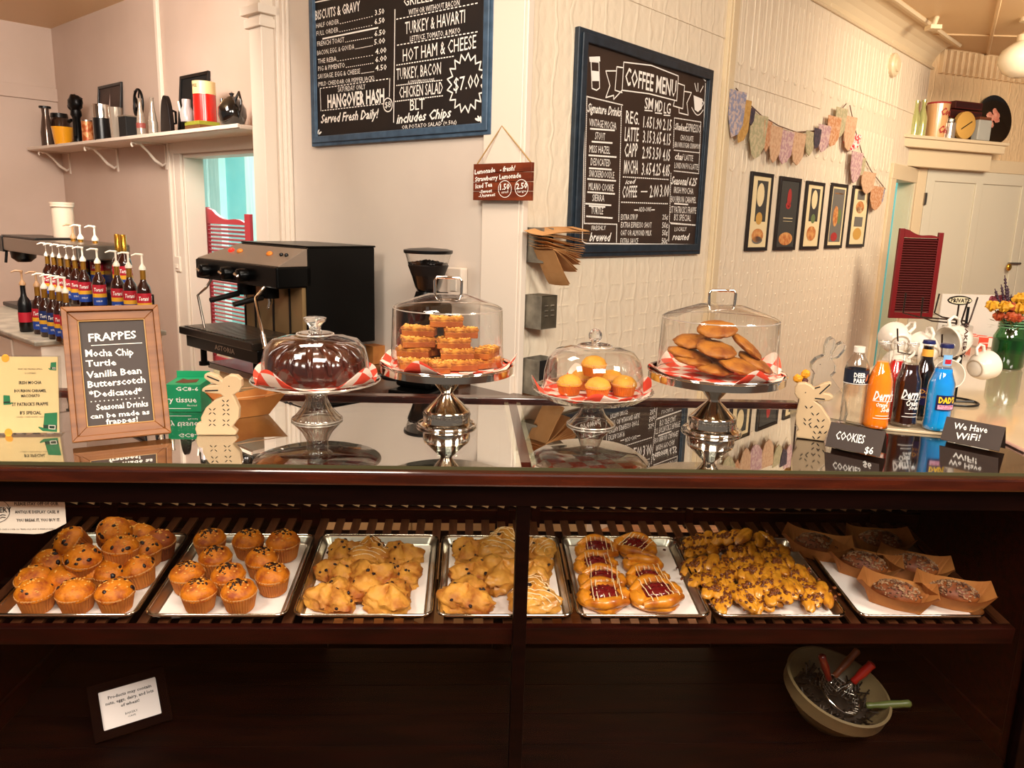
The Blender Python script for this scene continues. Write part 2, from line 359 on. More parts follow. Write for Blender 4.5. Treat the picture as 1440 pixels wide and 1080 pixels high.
# tin panel seams on the right wall
w = MB()
for x0, z0, x1, z1 in ((1.92, 2.52, 3.36, 2.52), (3.36, 2.52, 3.36, 3.4), (0.1, 2.74, 1.8, 2.74), (3.36, 2.74, 6.0, 2.74), (4.8, 2.4, 4.8, 3.4)):
    w.box(x0-.004, x1+.004, -.006, 0, z0-.004, z1+.004)
structure(w.build('trim_11', m_wcoff, M=FC.M))
# embossed motifs of the pressed tin: hairpin ribs, then rows of studs
w = MB()
for i in range(19):
    x = 2.02+i*.17
    for z1, z0, wd in ((3.12, 2.62, .034), (2.46, 2.16, .040), (2.12, 1.98, .030)):
        w.tube([(x-wd, 0, z1), (x-wd, -.001, z0+wd)] + [(x-wd*cos(t), -.001, z0+wd-wd*sin(t)) for t in (.5, 1.05, 1.57, 2.1, 2.65)] + [(x+wd, -.001, z0+wd), (x+wd, 0, z1)], .0045, 5)
for i in range(40):
    for j in range(9):
        if (i+j) % 2 == 0: w.blob(.010, .004, .010, 8, 4, 0, M=Matrix.Translation(V((1.98+i*.082, 0, 1.40-j*.085))))
for i in range(10):
    for j in range(12): w.box(.30+i*.15, .38+i*.15, -.003, 0, 1.30-j*.09, 1.306-j*.09)
structure(w.build('trim_16', m_wcoff, M=FC.M, smooth=60))
# cove along ceiling and embossed ribs
w = MB()
for k in range(6):
    a0, a1 = k*pi/12, (k+1)*pi/12
    w.add([(x, -.20*(1-cos(a)), CEIL-.20*(1-sin(a))) for a in (a0, a1) for x in (0, 6.05)], [(0,1,3,2)])
w.tube([(0, -.22, CEIL-.01), (6.05, -.22, CEIL-.01)], .022, 6); w.tube([(0, -.012, CEIL-.20), (6.05, -.012, CEIL-.20)], .014, 6)
structure(w.build('trim_12', m_trimy, M=FC.M, smooth=40))
w = MB()
for i in range(46): w.box(.1+i*.082, .138+i*.082, -.05, 0, CEIL-.24, CEIL-.02)
for i in range(9): w.box(.28+i*.42, .295+i*.42, -.008, 0, .5, CEIL-.24)
structure(w.build('trim_13', m_wfar, M=FW.M, bevel=.004))
w = MB()
for i in range(8):
    w.tube([(2.0+i*.9, 3, CEIL-.004), (5.2+i*.9, 8.2, CEIL-.004)], .016, 6)
for i in range(3): w.tube([(2, 4.4+i*1.6, CEIL-.004), (8, 4.0+i*1.6, CEIL-.004)], .010, 6)
structure(w.build('trim_14', m_ceil, smooth=40))
# far panelled door with trim
fd = lambda x, y: FW.hit(x, y, -.03)
d0 = fd(1300, 260).x; dt = fd(1320, 238).z
w = MB(); w.box(d0-.12, d0, -.05, 0, 0, dt+.12); w.box(d0-.12, d0+2.2, -.055, 0, dt, dt+.13); structure(w.build('trim_15', m_trimy, M=FW.M, bevel=.005))
m_door = mat('far_door_paint', 'd8d0ba', .4)
split = fd(1428, 380).x
def panel_door(name, x0, x1):
    w = MB(); w.box(x0, x1, -.03, -.002, 0.02, dt); W = x1-x0
    d = structure(w.build(name, m_door, M=FW.M))
    g = MB(); st = .11
    cols = [(x0, x0+st), (x0+W/2-.05, x0+W/2+.05), (x1-st, x1)]
    for c in cols: g.box(c[0], c[1], -.048, -.03, .02, dt)
    for z0, z1 in ((.02, .22), (.78, .92), (dt-.12, dt)): g.box(x0, x1, -.0482, -.03, z0, z1)
    g.build('door_rail', m_door, d, bevel=.006); return d
da = panel_door('door_1', d0+.01, split-.006); db = panel_door('door_2', split+.006, split+(split-d0))
lk = FW.hit(1417, 373, -.07)
w = MB(); w.tube([(split+.02, -.06, lk.z+.02), (lk.x, -.075, lk.z+.02)], .012, 6); w.build('door_hasp', m_steelb, da, smooth=40)
MB().blob(.035, .02, .04, 12, 8, 0).build('door_padlock', mat('brass', 'd9a441', .25, 1), da, smooth=60, loc=(lk.x, -.09, lk.z-.02))
for i, zz in enumerate((1.9, 1.35)):
    MB().box(d0-.012, d0+.02, -.066, -.046, zz, zz+.12).build('door_hinge', m_steelb, da)
# ------------------------------------------------------------------ louvred half doors
def louvre(M, w, h, n, label, m_red, m_sl, tilt):
    r = thing('louvred_door', M, label, 'door'); st = w*.11; th = .028
    MB().box(0, st, -th/2, th/2, 0, h).build('stile', m_red, r, bevel=.003); MB().box(w-st, w, -th/2, th/2, 0, h*.965).build('stile', m_red, r, bevel=.003)
    top = [(st, h*.90)] + [(st+(w-2*st)*t, h*(.995-.075*t) - h*.03*sin(t*pi*1.15)**2*(1 if t > .2 else .4)) for t in [i/14 for i in range(15)]] + [(w-st, h*.90)]
    MB().prism(top, -th/2, th/2).build('top_rail', m_red, r)
    MB().box(st, w-st, -th/2, th/2, 0, h*.07).build('bottom_rail', m_red, r, bevel=.002)
    z0, z1 = h*.075, h*.895; s0 = None
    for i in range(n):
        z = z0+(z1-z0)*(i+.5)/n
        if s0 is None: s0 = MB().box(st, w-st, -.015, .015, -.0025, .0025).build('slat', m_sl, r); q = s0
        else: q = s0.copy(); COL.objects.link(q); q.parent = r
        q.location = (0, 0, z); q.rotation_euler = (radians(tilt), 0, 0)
    return r
a = FB.hit(286, 291, .22); b = FB.hit(353, 297, .22); hh = 1.40
louvre(FB.M @ MRZ((a.x, .22, a.z-hh)), b.x-a.x, hh, 34, 'red louvred half door swung in the bright doorway beside the espresso machine', mat('paler_red_paint', 'b8323c', .4), mat('backlit_pink_slats', 'd8747e', .4), -38)  # slat colour is red paint with the backlit glow mixed in; frame a paler red
TL = PY(1266, 321, 6.6); TR = PY(1328, 325, 6.6); BL = PY(1249, 447, 6.6)
louvre(MRZ((BL.x, 6.6, BL.z)), TR.x-TL.x, TL.z-BL.z, 30, 'dark red louvred half door at the far right doorway, above the mugs', mat('deep_red_paint', '6e0a10', .45), mat('deep_red_slats', '4a0508', .5), 40)
# ------------------------------------------------------------------ pendant lamp, ceiling stub, wall disc
g = PY(1440, 76, 6.8); r = thing('pendant_lamp', MRZ((g.x, g.y, CEIL)), 'white glass schoolhouse globe lamp hanging at the upper right corner', 'lamp')
k = CEIL-g.z
MB().lathe([(.001, -k-.19), (.07, -k-.185), (.145, -k-.145), (.185, -k-.07), (.188, -k-.02), (.168, -k+.03), (.11, -k+.075), (.073, -k+.10)], 28).build('lamp_shade', mat('opal_glass', 'e9dcc0', .2, coat=.5), r, smooth=60)
MB().lathe([(.07, -k+.08), (.07, -k+.15), (.04, -k+.17)], 20).build('lamp_collar', m_trimy, r, smooth=40)
MB().tube([(0, 0, -k+.16), (0, 0, 0)], .012, 8).build('lamp_rod', m_trimy, r, smooth=60); MB().lathe([(.07, -.03), (.07, 0)], 20).build('canopy', m_trimy, r)
a = PY(1312, 42, 6.9); r = thing('ceiling_pipe_stub', MRZ((a.x, a.y, a.z)), 'short cream pipe with a square end hanging from the ceiling corner', 'pipe')
MB().box(-.05, .05, -.05, .05, 0, .035).build('end_cap', m_trimy, r, bevel=.004); MB().tube([(0,0,.03), (.02, 0, CEIL-a.z)], .022, 8).build('pipe', m_trimy, r, smooth=60)
a = FC.hit(1254, 92); r = thing('wall_disc', FC.M @ MRZ((a.x, 0, a.z), 0, pi/2), 'round cream smoke detector high on the right wall', 'detector')
MB().lathe([(.10, 0), (.10, .03), (.085, .045)], 24).build('base', m_trimy, r, smooth=40); MB().lathe([(.06, .045), (.055, .06), (.001, .062)], 20).build('cap', m_trimy, r, smooth=40)

# ------------------------------------------------------------------ framed board helper (in a wall frame)
def framed(fr, x0, x1, z0, z1, fw, depth, fmat, bmat, name, label, cat, bname='board', off=0, prof=True, group=None, M=None):
    r = thing(name, M if M is not None else (fr.M @ MRZ((x0, off, z0))), label, cat, group); W, H = x1-x0, z1-z0
    f = MB(); o = [(0, 0), (W, 0), (W, H), (0, H)]; i1 = [(fw, fw), (W-fw, fw), (W-fw, H-fw), (fw, H-fw)]
    i0 = [(fw*.35, fw*.35), (W-fw*.35, fw*.35), (W-fw*.35, H-fw*.35), (fw*.35, H-fw*.35)]
    f.ring(o, i1, -depth*.7, 0)
    if prof: f.ring(i0, i1, -depth, -depth*.7)
    f.build('frame', fmat, r, bevel=min(.004, fw*.08))
    MB().box(fw*.9, W-fw*.9, -depth*.45, -.001, fw*.9, H-fw*.9).build(bname, bmat, r)
    return r, W, H
# ------------------------------------------------------------------ food menu board
a = FF.hit(433.5, 100, -.03); b = FF.hit(689, 187, -.03); c = FF.hit(437, 205, -.03)
bx0, bx1, bz0, bz1 = c.x, b.x, c.z-.005, 2.98
r, W, H = framed(FF, bx0, bx1, bz0, bz1, .055, .035, m_blue, m_board, 'food_menu_board', 'large black chalk menu board in a blue frame listing biscuits and sandwiches', 'menu board')
T = MB(); OG = (420, 0); S = 4.8; OFF = -.0175
def t(s, x0, y0, x1, y1, h, sh=0, bo=0.0): txt_px(T, FF, s, x0, y0, x1, y1, h, OFF, sh, bo, OG, S)
def q(x, y): p = FF.hit(OG[0]+x/S, OG[1]+y/S, OFF); return p
t('BISCUITS & GRAVY', 112, 136, 415, 72, 64, 0, .012)
for s, x0, y0, x1, y1, h, p, px0, py0, px1, py1 in (
    ('HALF ORDER', 118, 190, 272, 160, 32, '3.50', 515, 104, 578, 92, 36), ('FULL ORDER', 120, 243, 268, 215, 32, '6.50', 512, 165, 580, 153, 38),
    ('FRENCH TOAST', 125, 314, 308, 284, 34, '6.50', 512, 246, 585, 232, 38), ('BACON, EGG, & GOUDA', 125, 374, 375, 330, 32, '5.00', 510, 303, 583, 290, 38),
    ('THE REBA', 130, 430, 255, 412, 32, '4.00', 518, 367, 592, 354, 38), ('PIG & PIMENTO', 132, 480, 312, 455, 32, '6.00', 518, 421, 594, 408, 36),
    ('SAUSAGE, EGG & CHEESE', 130, 533, 415, 496, 32, '4.50', 518, 478, 594, 470, 36)) if False else (
    ('HALF ORDER', 118, 190, 272, 160, 32, '3.50', 515, 104, 578, 92), ('FULL ORDER', 120, 243, 268, 215, 32, '6.50', 512, 165, 580, 153),
    ('FRENCH TOAST', 125, 314, 308, 284, 34, '6.50', 512, 246, 585, 232), ('BACON, EGG, & GOUDA', 125, 374, 375, 330, 32, '5.00', 510, 303, 583, 290),
    ('THE REBA', 130, 430, 255, 412, 32, '4.00', 518, 367, 592, 354), ('PIG & PIMENTO', 132, 480, 312, 455, 32, '6.00', 518, 421, 594, 408),
    ('SAUSAGE, EGG & CHEESE', 130, 533, 415, 496, 32, '4.50', 518, 478, 594, 470)):
    t(s, x0, y0, x1, y1, h); t(p, px0, py0, px1, py1, 37, 0, .01); dashes(T, q(x1+8, y1), q(px0-6, py0+4), .004, 14, .35)
t('(MILD CHEDDAR OR PEPPER JACK)', 130, 582, 510, 540, 28); t('SATURDAY ONLY', 265, 622, 450, 600, 34); t('HANGOVER HASH', 195, 728, 578, 690, 86, 0, .03)
t('Served Fresh Daily!', 150, 832, 540, 795, 58, .3, .02); t('$8', 582, 728, 622, 722, 40)
t('GRILLED CHEESE', 710, 42, 1150, -38, 64); t('WITH OR WITHOUT BACON', 742, 102, 1085, 36, 38); t('TURKEY & HAVARTI', 718, 232, 1122, 152, 84); t('LETTUCE, TOMATO, & MAYO', 752, 280, 1090, 222, 36)
t('HOT HAM & CHEESE', 703, 417, 1197, 325, 86); t('TURKEY, BACON', 660, 540, 960, 500, 78); t('& SWISS/PROVOLONE', 738, 562, 915, 545, 18); t('CHICKEN SALAD', 680, 662, 972, 630, 76)
t('BLT', 752, 747, 850, 735, 72); t('includes Chips', 660, 835, 1030, 790, 62, .3, .02); t('OR POTATO SALAD (+.50¢)', 697, 872, 1065, 836, 26); t('$7.00', 1045, 617, 1217, 587, 92)
stroke(T, [q(162, 262), q(535, 187)], .008); stroke(T, [q(650, 65), q(641, 825)], .006); stroke(T, [q(90, 20), q(215, -5)], .006)
cc = [q(602+30*cos(i*pi/9), 708+46*sin(i*pi/9)) for i in range(18)]; stroke(T, cc, .006, closed=True)
for A in (((145, 597), (615, 530)), ((615, 530), (612, 655)), ((570, 700), (150, 748)), ((150, 748), (145, 597)), ((660, 130), (1220, 18)), ((665, 305), (1220, 212)), ((660, 440), (1055, 378)), ((660, 577), (975, 540)), ((650, 685), (980, 645))):
    dashes(T, q(*A[0]), q(*A[1]), .005, 22, .5)
st = []
for i in range(34):
    an = 2*pi*i/34; k = 1.0 if i % 2 == 0 else .76; st.append(q(1133+132*k*cos(an), 560+202*k*sin(an)-.09*132*cos(an)))
stroke(T, st, .007, closed=True)
for cx, cy, sg in ((130, 890, 1), (1240, 800, -1)):
    for k in range(3): T.blob(.006, .001, .018, 6, 4, 0, M=Matrix.Translation(q(cx+sg*k*12-10, cy-abs(k-1)*-8)) @ Matrix.Rotation(sg*(.2+.5*k), 4, 'Y'))
lm = T.build('lettering', m_text, None); lm.parent = r; lm.matrix_local = r.matrix_world.inverted() @ FF.M
# ------------------------------------------------------------------ coffee menu board
a = FC.hit(812, 35, -.03); b = FC.hit(1002, 98, -.03); c = FC.hit(805, 365, -.03); d = FC.hit(988, 355, -.03)
x0, x1 = (a.x+c.x)/2, (b.x+d.x)/2; z0, z1 = (c.z+d.z)/2, (a.z+b.z)/2
r, W, H = framed(FC, x0, x1, z0, z1, .062, .04, m_bluedark, m_boardb, 'coffee_menu_board', 'brown chalkboard coffee menu in a dark blue frame on the right wall', 'menu board')
T = MB(); OG = (780, 20); S = 3.087; OFF = -.0195
def t(s, x0, y0, x1, y1, h, sh=0, bo=0.0): txt_px(T, FC, s, x0, y0, x1, y1, h, OFF, sh, bo, OG, S)
def q(x, y): return FC.hit(OG[0]+x/S, OG[1]+y/S, OFF)
t('COFFEE MENU', 305, 306, 525, 358, 78, 0, .015)
for s, x0, y0, x1, y1, h in (('SM',390,410,426,413,50),('MD',434,421,466,424,50),('LG',473,430,502,433,48),('REG.',308,472,366,480,56),('1.65',384,491,421,494,50),('1.90',427,497,463,501,50),('2.15',469,502,506,506,50),
    ('LATTE',303,550,363,552,62),('3.15',382,557,419,559,54),('3.65',425,562,462,564,54),('4.15',468,567,502,569,52),('CAPP',302,619,359,618,60),('2.95',379,626,418,627,54),('3.50',424,630,460,631,54),('4.05',468,636,500,637,52),
    ('MOCHA',300,692,361,692,60),('3.65',377,698,418,698,54),('4.25',423,700,459,700,54),('4.85',466,703,498,703,52),('COFFEE',293,797,356,794,52),('2.00',412,795,450,793,54),('3.00',456,793,496,791,54),
    ('EXTRA SYRUP',287,893,360,892,25),('25¢',467,891,491,891,22),('EXTRA ESPRESSO SHOT',287,926,420,927,25),('50¢',466,927,491,927,24),('OAT OR ALMOND MILK',285,961,420,961,25),('50¢',466,960,490,960,24),('EXTRA SAUCE',285,997,362,996,25),('50¢',464,995,489,995,24),
    ('ADD-ONS',365,857,418,856,20),('VINTAGE MOCHA',150,484,267,501,33),('STOUT',175,543,218,548,33),('MISS HAZEL',150,600,240,606,33),('DEDICATED',156,655,241,661,32),('SNICKERDOODLE',149,705,258,713,30),('MILANO COOKIE',147,762,255,769,32),
    ('SIERRA',163,811,215,813,30),('TURTLE',158,867,210,869,30),('FRESHLY',160,938,222,936,20),('CHOCOLATE',545,546,601,553,24),('BROWN SUGAR CINNAMON',521,577,631,586,24),('LATTE',563,634,600,638,26),('LONDON FOG LATTE',519,668,621,676,26),
    ('IRISH MOCHA',517,776,601,782,28),('BOURBON CARAMEL',505,816,613,820,28),("ST PATRICK'S FRAPPE",502,862,613,866,30),("B'S SPECIAL",518,895,591,898,28),('LOCALLY',520,942,572,941,18),('ESPRESSO',570,508,633,516,36)):
    t(s, x0, y0, x1, y1, h, 0, .008 if h > 45 else 0)
for s, x0, y0, x1, y1, h in (('Signature Drinks',142,424,288,444,40),('brewed',150,985,245,985,38),('Shaken',521,500,570,508,30),('chai',521,630,558,634,30),('Seasonal 6.25',505,738,617,746,36),('roasted',510,980,585,980,30),('iced',306,738,352,734,20)): t(s, x0, y0, x1, y1, h, .35, .018)
for A, n in (((140,357),(298,395)),28),(((140,357),(128,908)),60),(((290,400),(278,905)),52),(((128,908),(272,912)),26),(((297,706),(497,718)),24),(((290,816),(494,823)),24),(((520,450),(635,468)),20),(((520,450),(515,585)),14),(((518,590),(630,602)),20),(((518,680),(628,692)),20),(((500,905),(612,915)),20),(((635,468),(625,690)),24),(((505,690),(498,905)),22): dashes(T, q(*A[0]), q(*A[1]), .006, n, .5)
for i, (x, y, w_) in enumerate(((155,497,107),(162,553,90),(148,612,122),(150,668,98),(143,715,125),(143,772,120),(135,822,112),(150,832,70),(138,877,115),(385,862,-1),(520,822,60),(505,908,108))):
    if w_ > 0: dashes(T, q(x, y), q(x+w_, y+w_*.07), .008, 12, .72)
for A in ([(375,770),(402,770)],[(346,850),(362,850)],[(421,849),(434,849)],[(391,417),(424,420)],[(436,428),(465,431)],[(474,438),(501,440)],[(270,912),(268,990)],[(497,915),(495,985)]): stroke(T, [q(*p) for p in A], .006)
for P in ([(300,208),(420,222),(537,268),(530,376),(410,345),(293,330)],): stroke(T, [q(*p) for p in P], .006, closed=True)
for P in ([(293,330),(256,370),(256,352),(222,362),(240,310),(222,246),(266,246)],[(296,232),(270,228),(262,330),(293,340)],[(537,300),(564,310),(556,410),(515,398),(520,376)],[(564,335),(594,340),(574,385),(580,438),(540,428),(540,404)],
          [(135,135),(150,118),(400,190),(640,275),(655,290)],[(140,122),(133,140),(135,170),(120,985),(135,995),(612,1000),(625,985),(655,300)],[(608,300),(616,335)],[(622,300),(622,335)],[(645,312),(632,338)]): stroke(T, [q(*p) for p in P], .006)
for P in ([(158,205),(192,208),(195,320),(182,330),(162,322)],): stroke(T, [q(*p) for p in P], .006, closed=True)
T.add([q(*p) for p in ((150,185),(196,183),(198,205),(152,207))], [(0,1,2,3)]); T.add([q(*p) for p in ((160,245),(193,248),(193,290),(160,290))], [(0,1,2,3)])
T.add([q(*p) for p in ((603,352),(642,368),(638,410),(622,425),(608,415))], [(0,1,2,3,4)]); stroke(T, [q(640,375), q(648,385), q(638,402)], .006)
stroke(T, [q(595+50*i/10, 405+28*sin(i/10*pi)+i) for i in range(11)], .006)
lm = T.build('lettering', m_text, None); lm.parent = r; lm.matrix_local = r.matrix_world.inverted() @ FC.M
# ------------------------------------------------------------------ lemonade sign hanging at the corner
OFFS = -.06; a = FF.hit(664, 233, OFFS); b = FF.hit(746, 225, OFFS); c = FF.hit(667, 285, OFFS); d = FF.hit(748, 279, OFFS)
sx0, sx1, sz0, sz1 = (a.x+c.x)/2, (b.x+d.x)/2, (c.z+d.z)/2, (a.z+b.z)/2
r = thing('wooden_sign', FF.M @ MRZ((sx0, OFFS, sz0)), 'small stained wood lemonade price sign hanging on twine', 'sign'); W, H = sx1-sx0, sz1-sz0
m_stain = mat('red_stained_wood', '58200e', .4, col2='7a3418', scale=5, stretch=(1,1,7))
for k in range(4): MB().box(0, W, 0, .018, H*k/4+.001, H*(k+1)/4-.001).build('plank', m_stain, r, bevel=.001)
ap = FF.hit(706, 177, -.02); inv = r.matrix_world.inverted() @ FF.M
A = inv @ ap; MB().tube([(.015, .01, H), A, (W-.015, .01, H)], .0035, 6).build('twine', mat('jute_twine', 'a58252', .9), r); MB().tube([A, A+V((0, .02, 0))], .004, 6).build('nail', m_steelb, r)
T = MB(); OG = (640, 160); S = 3.375
def t(s, x0, y0, x1, y1, h, sh=0, bo=0.0): txt_px(T, FF, s, x0, y0, x1, y1, h, OFFS-.001, sh, bo, OG, S)
t('Lemonade', 93, 288, 190, 276, 22, 0, .02); t('- fresh!', 212, 276, 285, 268, 24, .2, .02); t('Strawberry Lemonade', 95, 322, 313, 302, 22, 0, .02); t('Iced Tea', 97, 355, 176, 345, 22, 0, .02)
t('-Sweet', 115, 378, 175, 372, 16, 0, .02); t('-Unsweet', 112, 398, 190, 390, 16, 0, .02); t('1.50', 213, 362, 258, 358, 28, 0, .02); t('2.50', 290, 358, 342, 353, 28, 0, .02); t('small', 220, 378, 252, 375, 12); t('large', 296, 375, 336, 371, 12)
for cx, cy in ((236, 357), (315, 352)): stroke(T, [FF.hit(640+(cx+31*cos(i*pi/10))/S, 160+(cy+40*sin(i*pi/10))/S, OFFS-.001) for i in range(20)], .003, closed=True)
lm = T.build('lettering', m_text, None); lm.parent = r; lm.matrix_local = inv
# ------------------------------------------------------------------ steel wall boxes and bags
m_galv = mat('weathered_galvanised_steel', '8a8272', .5, .3, col2='645c50', scale=14)
m_galvd = mat('weathered_steel_dark', '5a5242', .55, .3, col2='453e32', scale=14)
for nm, y0, y1, yb, label, closed in (('wall_box', 320, 371, 0, 'open grey steel wall box stuffed with paper bags, topmost of three', 0), ('wall_box', 418, 466, 0, 'grey steel wall box with louvred vents, middle of three by the corner', 1), ('wall_box', 510, 560, 0, 'grey steel wall box just above the display case, lowest of three', 0)):
    dpt = .11; z1 = FC.hit(745, y0, -dpt).z; z0 = FC.hit(745, y1, -dpt).z
    xl = FC.hit(727 if y0 < 400 else 724, (y0+y1)/2, 0).x; xr = FC.hit(783 if y0 != 320 else 778, (y0+y1)/2, -dpt).x
    xl = max(xl, .03); r = thing(nm, FC.M @ MRZ((xl, 0, z0)), label, 'wall box'); W = xr-xl; H = z1-z0
    MB().box(0, W, -.004, 0, 0, H).box(0, .004, -dpt, -.004, 0, H).box(W-.004, W, -dpt, -.004, 0, H).box(.004, W-.004, -dpt, -.004, 0, .004).build('box_shell', m_galv, r, bevel=.001)
    if closed:
        MB().box(.004, W-.004, -dpt, -dpt+.004, .004, H).box(.004, W-.004, -dpt, -.004, H-.004, H).build('front_panel', m_galvd, r)
        for cx in (.3, .68):
            for cz in (.4, .55, .7): MB().tube([(W*(cx-.09), -dpt-.002, H*cz), (W*(cx+.09), -dpt-.002, H*cz)], .004, 6).build('vent', m_galv, r, smooth=60)
    else: MB().box(.004, W*.5 if y0 == 320 else W-.004, -dpt+.03, -dpt+.035, .004, H-.01).build('inner_panel', m_matblack, r)
bw = FC.hit(745, 345, -.1)
BAGP = ['topmost of the fan', 'second from the top', 'third from the top', 'fourth from the top', 'middle of the fan', 'just below the middle', 'third from the bottom', 'second from the bottom', 'lowest, bent downwards']
for k in range(9):
    L_ = .31-.014*k; a = radians((-2, 3, 6, 9, 12, 16, 21, 28, 50)[k])
    M = FC.M @ MRZ((bw.x+.02+.003*k, -.045-.004*k, bw.z+.062-.011*k), -.10+.03*(k % 3), .15-.02*k, a)
    w_ = .125; bg = MB()
    for q in (0, 1): bg.sheet(lambda u, v: (u*L_, -w_+v*w_, (.010*q*u)+.010*sin(u*3.1+k)*(1-u*.3)+.003*cos(v*6)), 8, 3, .0012)
    bg.sheet(lambda u, v: (L_*(.86+.14*u), -w_*.5+(v-.5)*w_*.9, .010+.012*sin(3.1+k)+.006), 2, 2, .001)
    tag(bg.build('paper_bag', mat('light_kraft', 'b8824c', .8, col2='c6925c', scale=9), M=M), 'brown kraft paper bag in the open wall box, ' + BAGP[k], 'paper bag', 'kraft paper bags in the top wall box')
# ------------------------------------------------------------------ white cover plate on the center wall
a = FF.hit(648, 400, 0); r = thing('socket_box', FF.M @ MRZ((a.x-.05, 0, a.z-.07)), 'white socket box on the wall behind the coffee grinder', 'socket')
MB().box(0, .10, -.05, 0, 0, .155).build('socket_body', m_trim, r, bevel=.006); MB().box(.03, .07, -.055, -.05, .04, .11).build('socket_plate', m_white, r)
# ------------------------------------------------------------------ five framed prints
FR5 = [((1061,241),(1049,353),(1091,245),(1079,353)),((1100.5,248),(1090,352),(1129.5,251),(1119,352)),((1138,254),(1127.5,351),(1162.5,257.5),(1152,351)),((1172.5,257),(1162,349.5),(1195.5,260),(1184,349)),((1204,260.5),(1192,347.5),(1227,264),(1215,347.5))]
m_pf = mat('black_picture_frame', '1a0f0c', .3); m_mt = mat('print_cream', 'e8d3a4', .7); m_dk = mat('print_slate', '3c3a36', .7); m_rd = mat('print_red', 'a8302c', .7); m_or = mat('print_orange', 'b3602c', .7, col2='d9a060', scale=30); m_gd = mat('print_gold', 'c99a4a', .7); m_gn = mat('print_green', '6a7a4a', .7); m_gr = mat('print_grey', '6f6a62', .7)
LB = ['first framed food print from the left, cream oval over a bowl', 'second framed food print from the left, dark with a red shape', 'third framed food print, cream oval and round dish', 'fourth framed food print, grey with an orange figure', 'last framed food print on the right, two round dishes']
for i, (a, b, c, d) in enumerate(FR5):
    A, B, C_, D = [FC.hit(*p, -.025) for p in (a, b, c, d)]
    x0, x1, z0, z1 = (A.x+B.x)/2, (C_.x+D.x)/2, (B.z+D.z)/2, (A.z+C_.z)/2
    r, W, H = framed(FC, x0, x1, z0, z1, .026, .028, m_pf, m_mt if i != 1 else m_dk, 'framed_print', LB[i], 'picture', 'print', prof=False, group='five framed prints in a row')
    y = -.0135; X = lambda f: W*f; Z = lambda f: H*f
    def rect(f0, f1, g0, g1, m_, nm='print_panel'): MB().add([(X(f0), y, Z(g0)), (X(f1), y, Z(g0)), (X(f1), y, Z(g1)), (X(f0), y, Z(g1))], [(0,1,2,3)]).build(nm, m_, r)
    def oval(cx, cz, rx, rz, m_, nm='print_shape', yy=None):
        MB().add([(X(cx+rx*cos(k*pi/9)), y-.0006, Z(cz+rz*sin(k*pi/9))) for k in range(18)], [tuple(range(18))]).build(nm, m_, r)
    if i == 0: rect(.3, .8, .38, .9, m_dk); oval(.48, .72, .17, .15, m_mt); oval(.5, .2, .27, .09, m_or); oval(.5, .14, .24, .05, m_gr); oval(.5, .42, .15, .08, m_gd)
    if i == 1: oval(.5, .72, .1, .13, m_rd); oval(.48, .62, .12, .05, m_rd); oval(.5, .16, .33, .09, m_or); rect(.3, .75, .44, .45, m_mt); rect(.3, .75, .40, .405, m_mt)
    if i == 2: rect(.28, .78, .42, .9, m_dk); oval(.5, .74, .16, .14, m_mt); oval(.5, .24, .26, .11, m_or); oval(.52, .46, .12, .07, m_gn)
    if i == 3: rect(.15, .85, .1, .92, m_gr); oval(.42, .5, .16, .16, m_or); oval(.65, .5, .12, .12, m_gn); oval(.45, .18, .2, .07, m_rd); rect(.25, .75, .84, .86, m_or)
    if i == 4: rect(.28, .72, .78, .92, m_gr); rect(.25, .75, .34, .5, m_gr); oval(.5, .66, .24, .1, m_or); oval(.5, .62, .2, .05, m_mt); oval(.5, .22, .25, .1, m_gd)
# ------------------------------------------------------------------ bunting
def bunting(pts, flags, label):
    P = [FC.hit(x, y, -.02) for x, y in pts]
    r = thing('bunting', FC.M @ MRZ(P[0]), label, 'bunting'); o = P[0]
    MB().tube([p-o for p in P], .004, 5).build('string', mat('bunting_string', '6a4a3c', .8), r)
    for fx, fy, w_, h_, cn in flags:
        w_ *= .95; h_ *= .66
        a = FC.hit(fx, fy, -.045)-o; rnd = random.Random(int(fx)); ww = w_/2; tilt = rnd.uniform(-.12, .12)
        out = [(-ww, 0), (-ww*.95, -h_*.55), (-ww*.55, -h_*.9), (-ww*.2+tilt*.2, -h_), (ww*.3, -h_*.92), (ww*.8, -h_*.7), (ww, 0)]
        m_ = MB(); m_.prism(out, -.006, .0, Matrix.Rotation(rnd.uniform(-.18, .18), 4, 'Z')); m_.build('flag', MATS[cn], r, loc=a)
for cn, c1, c2 in (('flag_blue','8a8aa0','c0aaa0'),('flag_peach','d0ab88','c49a78'),('flag_gold','c49a58','b88a48'),('flag_pink','b48c90','ceb0a6'),('flag_sage','a8a07c','c0b08c'),('flag_orange','c08458','d0a480'),('flag_red','a03030','c04a3a'),('flag_navy','3a3440','50404a'),('flag_check','c02a30','e8d8d0')):
    mat(cn, c1, .85, col2=c2, scale=40, ramp=(.45,.55))
bunting([(1035,124),(1047,140),(1070,162),(1095,177),(1120,186),(1145,184),(1168,172),(1190,146)],
    [(1038,128,.20,.42,'flag_blue'),(1047,140,.18,.40,'flag_gold'),(1057,152,.10,.16,'flag_navy'),(1068,162,.22,.42,'flag_sage'),(1080,170,.16,.30,'flag_orange'),(1092,178,.20,.36,'flag_peach'),(1106,184,.24,.34,'flag_pink'),(1124,187,.22,.34,'flag_peach'),(1140,185,.22,.26,'flag_sage'),(1150,181,.14,.22,'flag_navy'),(1160,176,.20,.30,'flag_pink'),(1174,164,.24,.34,'flag_orange'),(1184,152,.20,.34,'flag_sage')], 'long swag of patchwork fabric bunting above the framed prints')
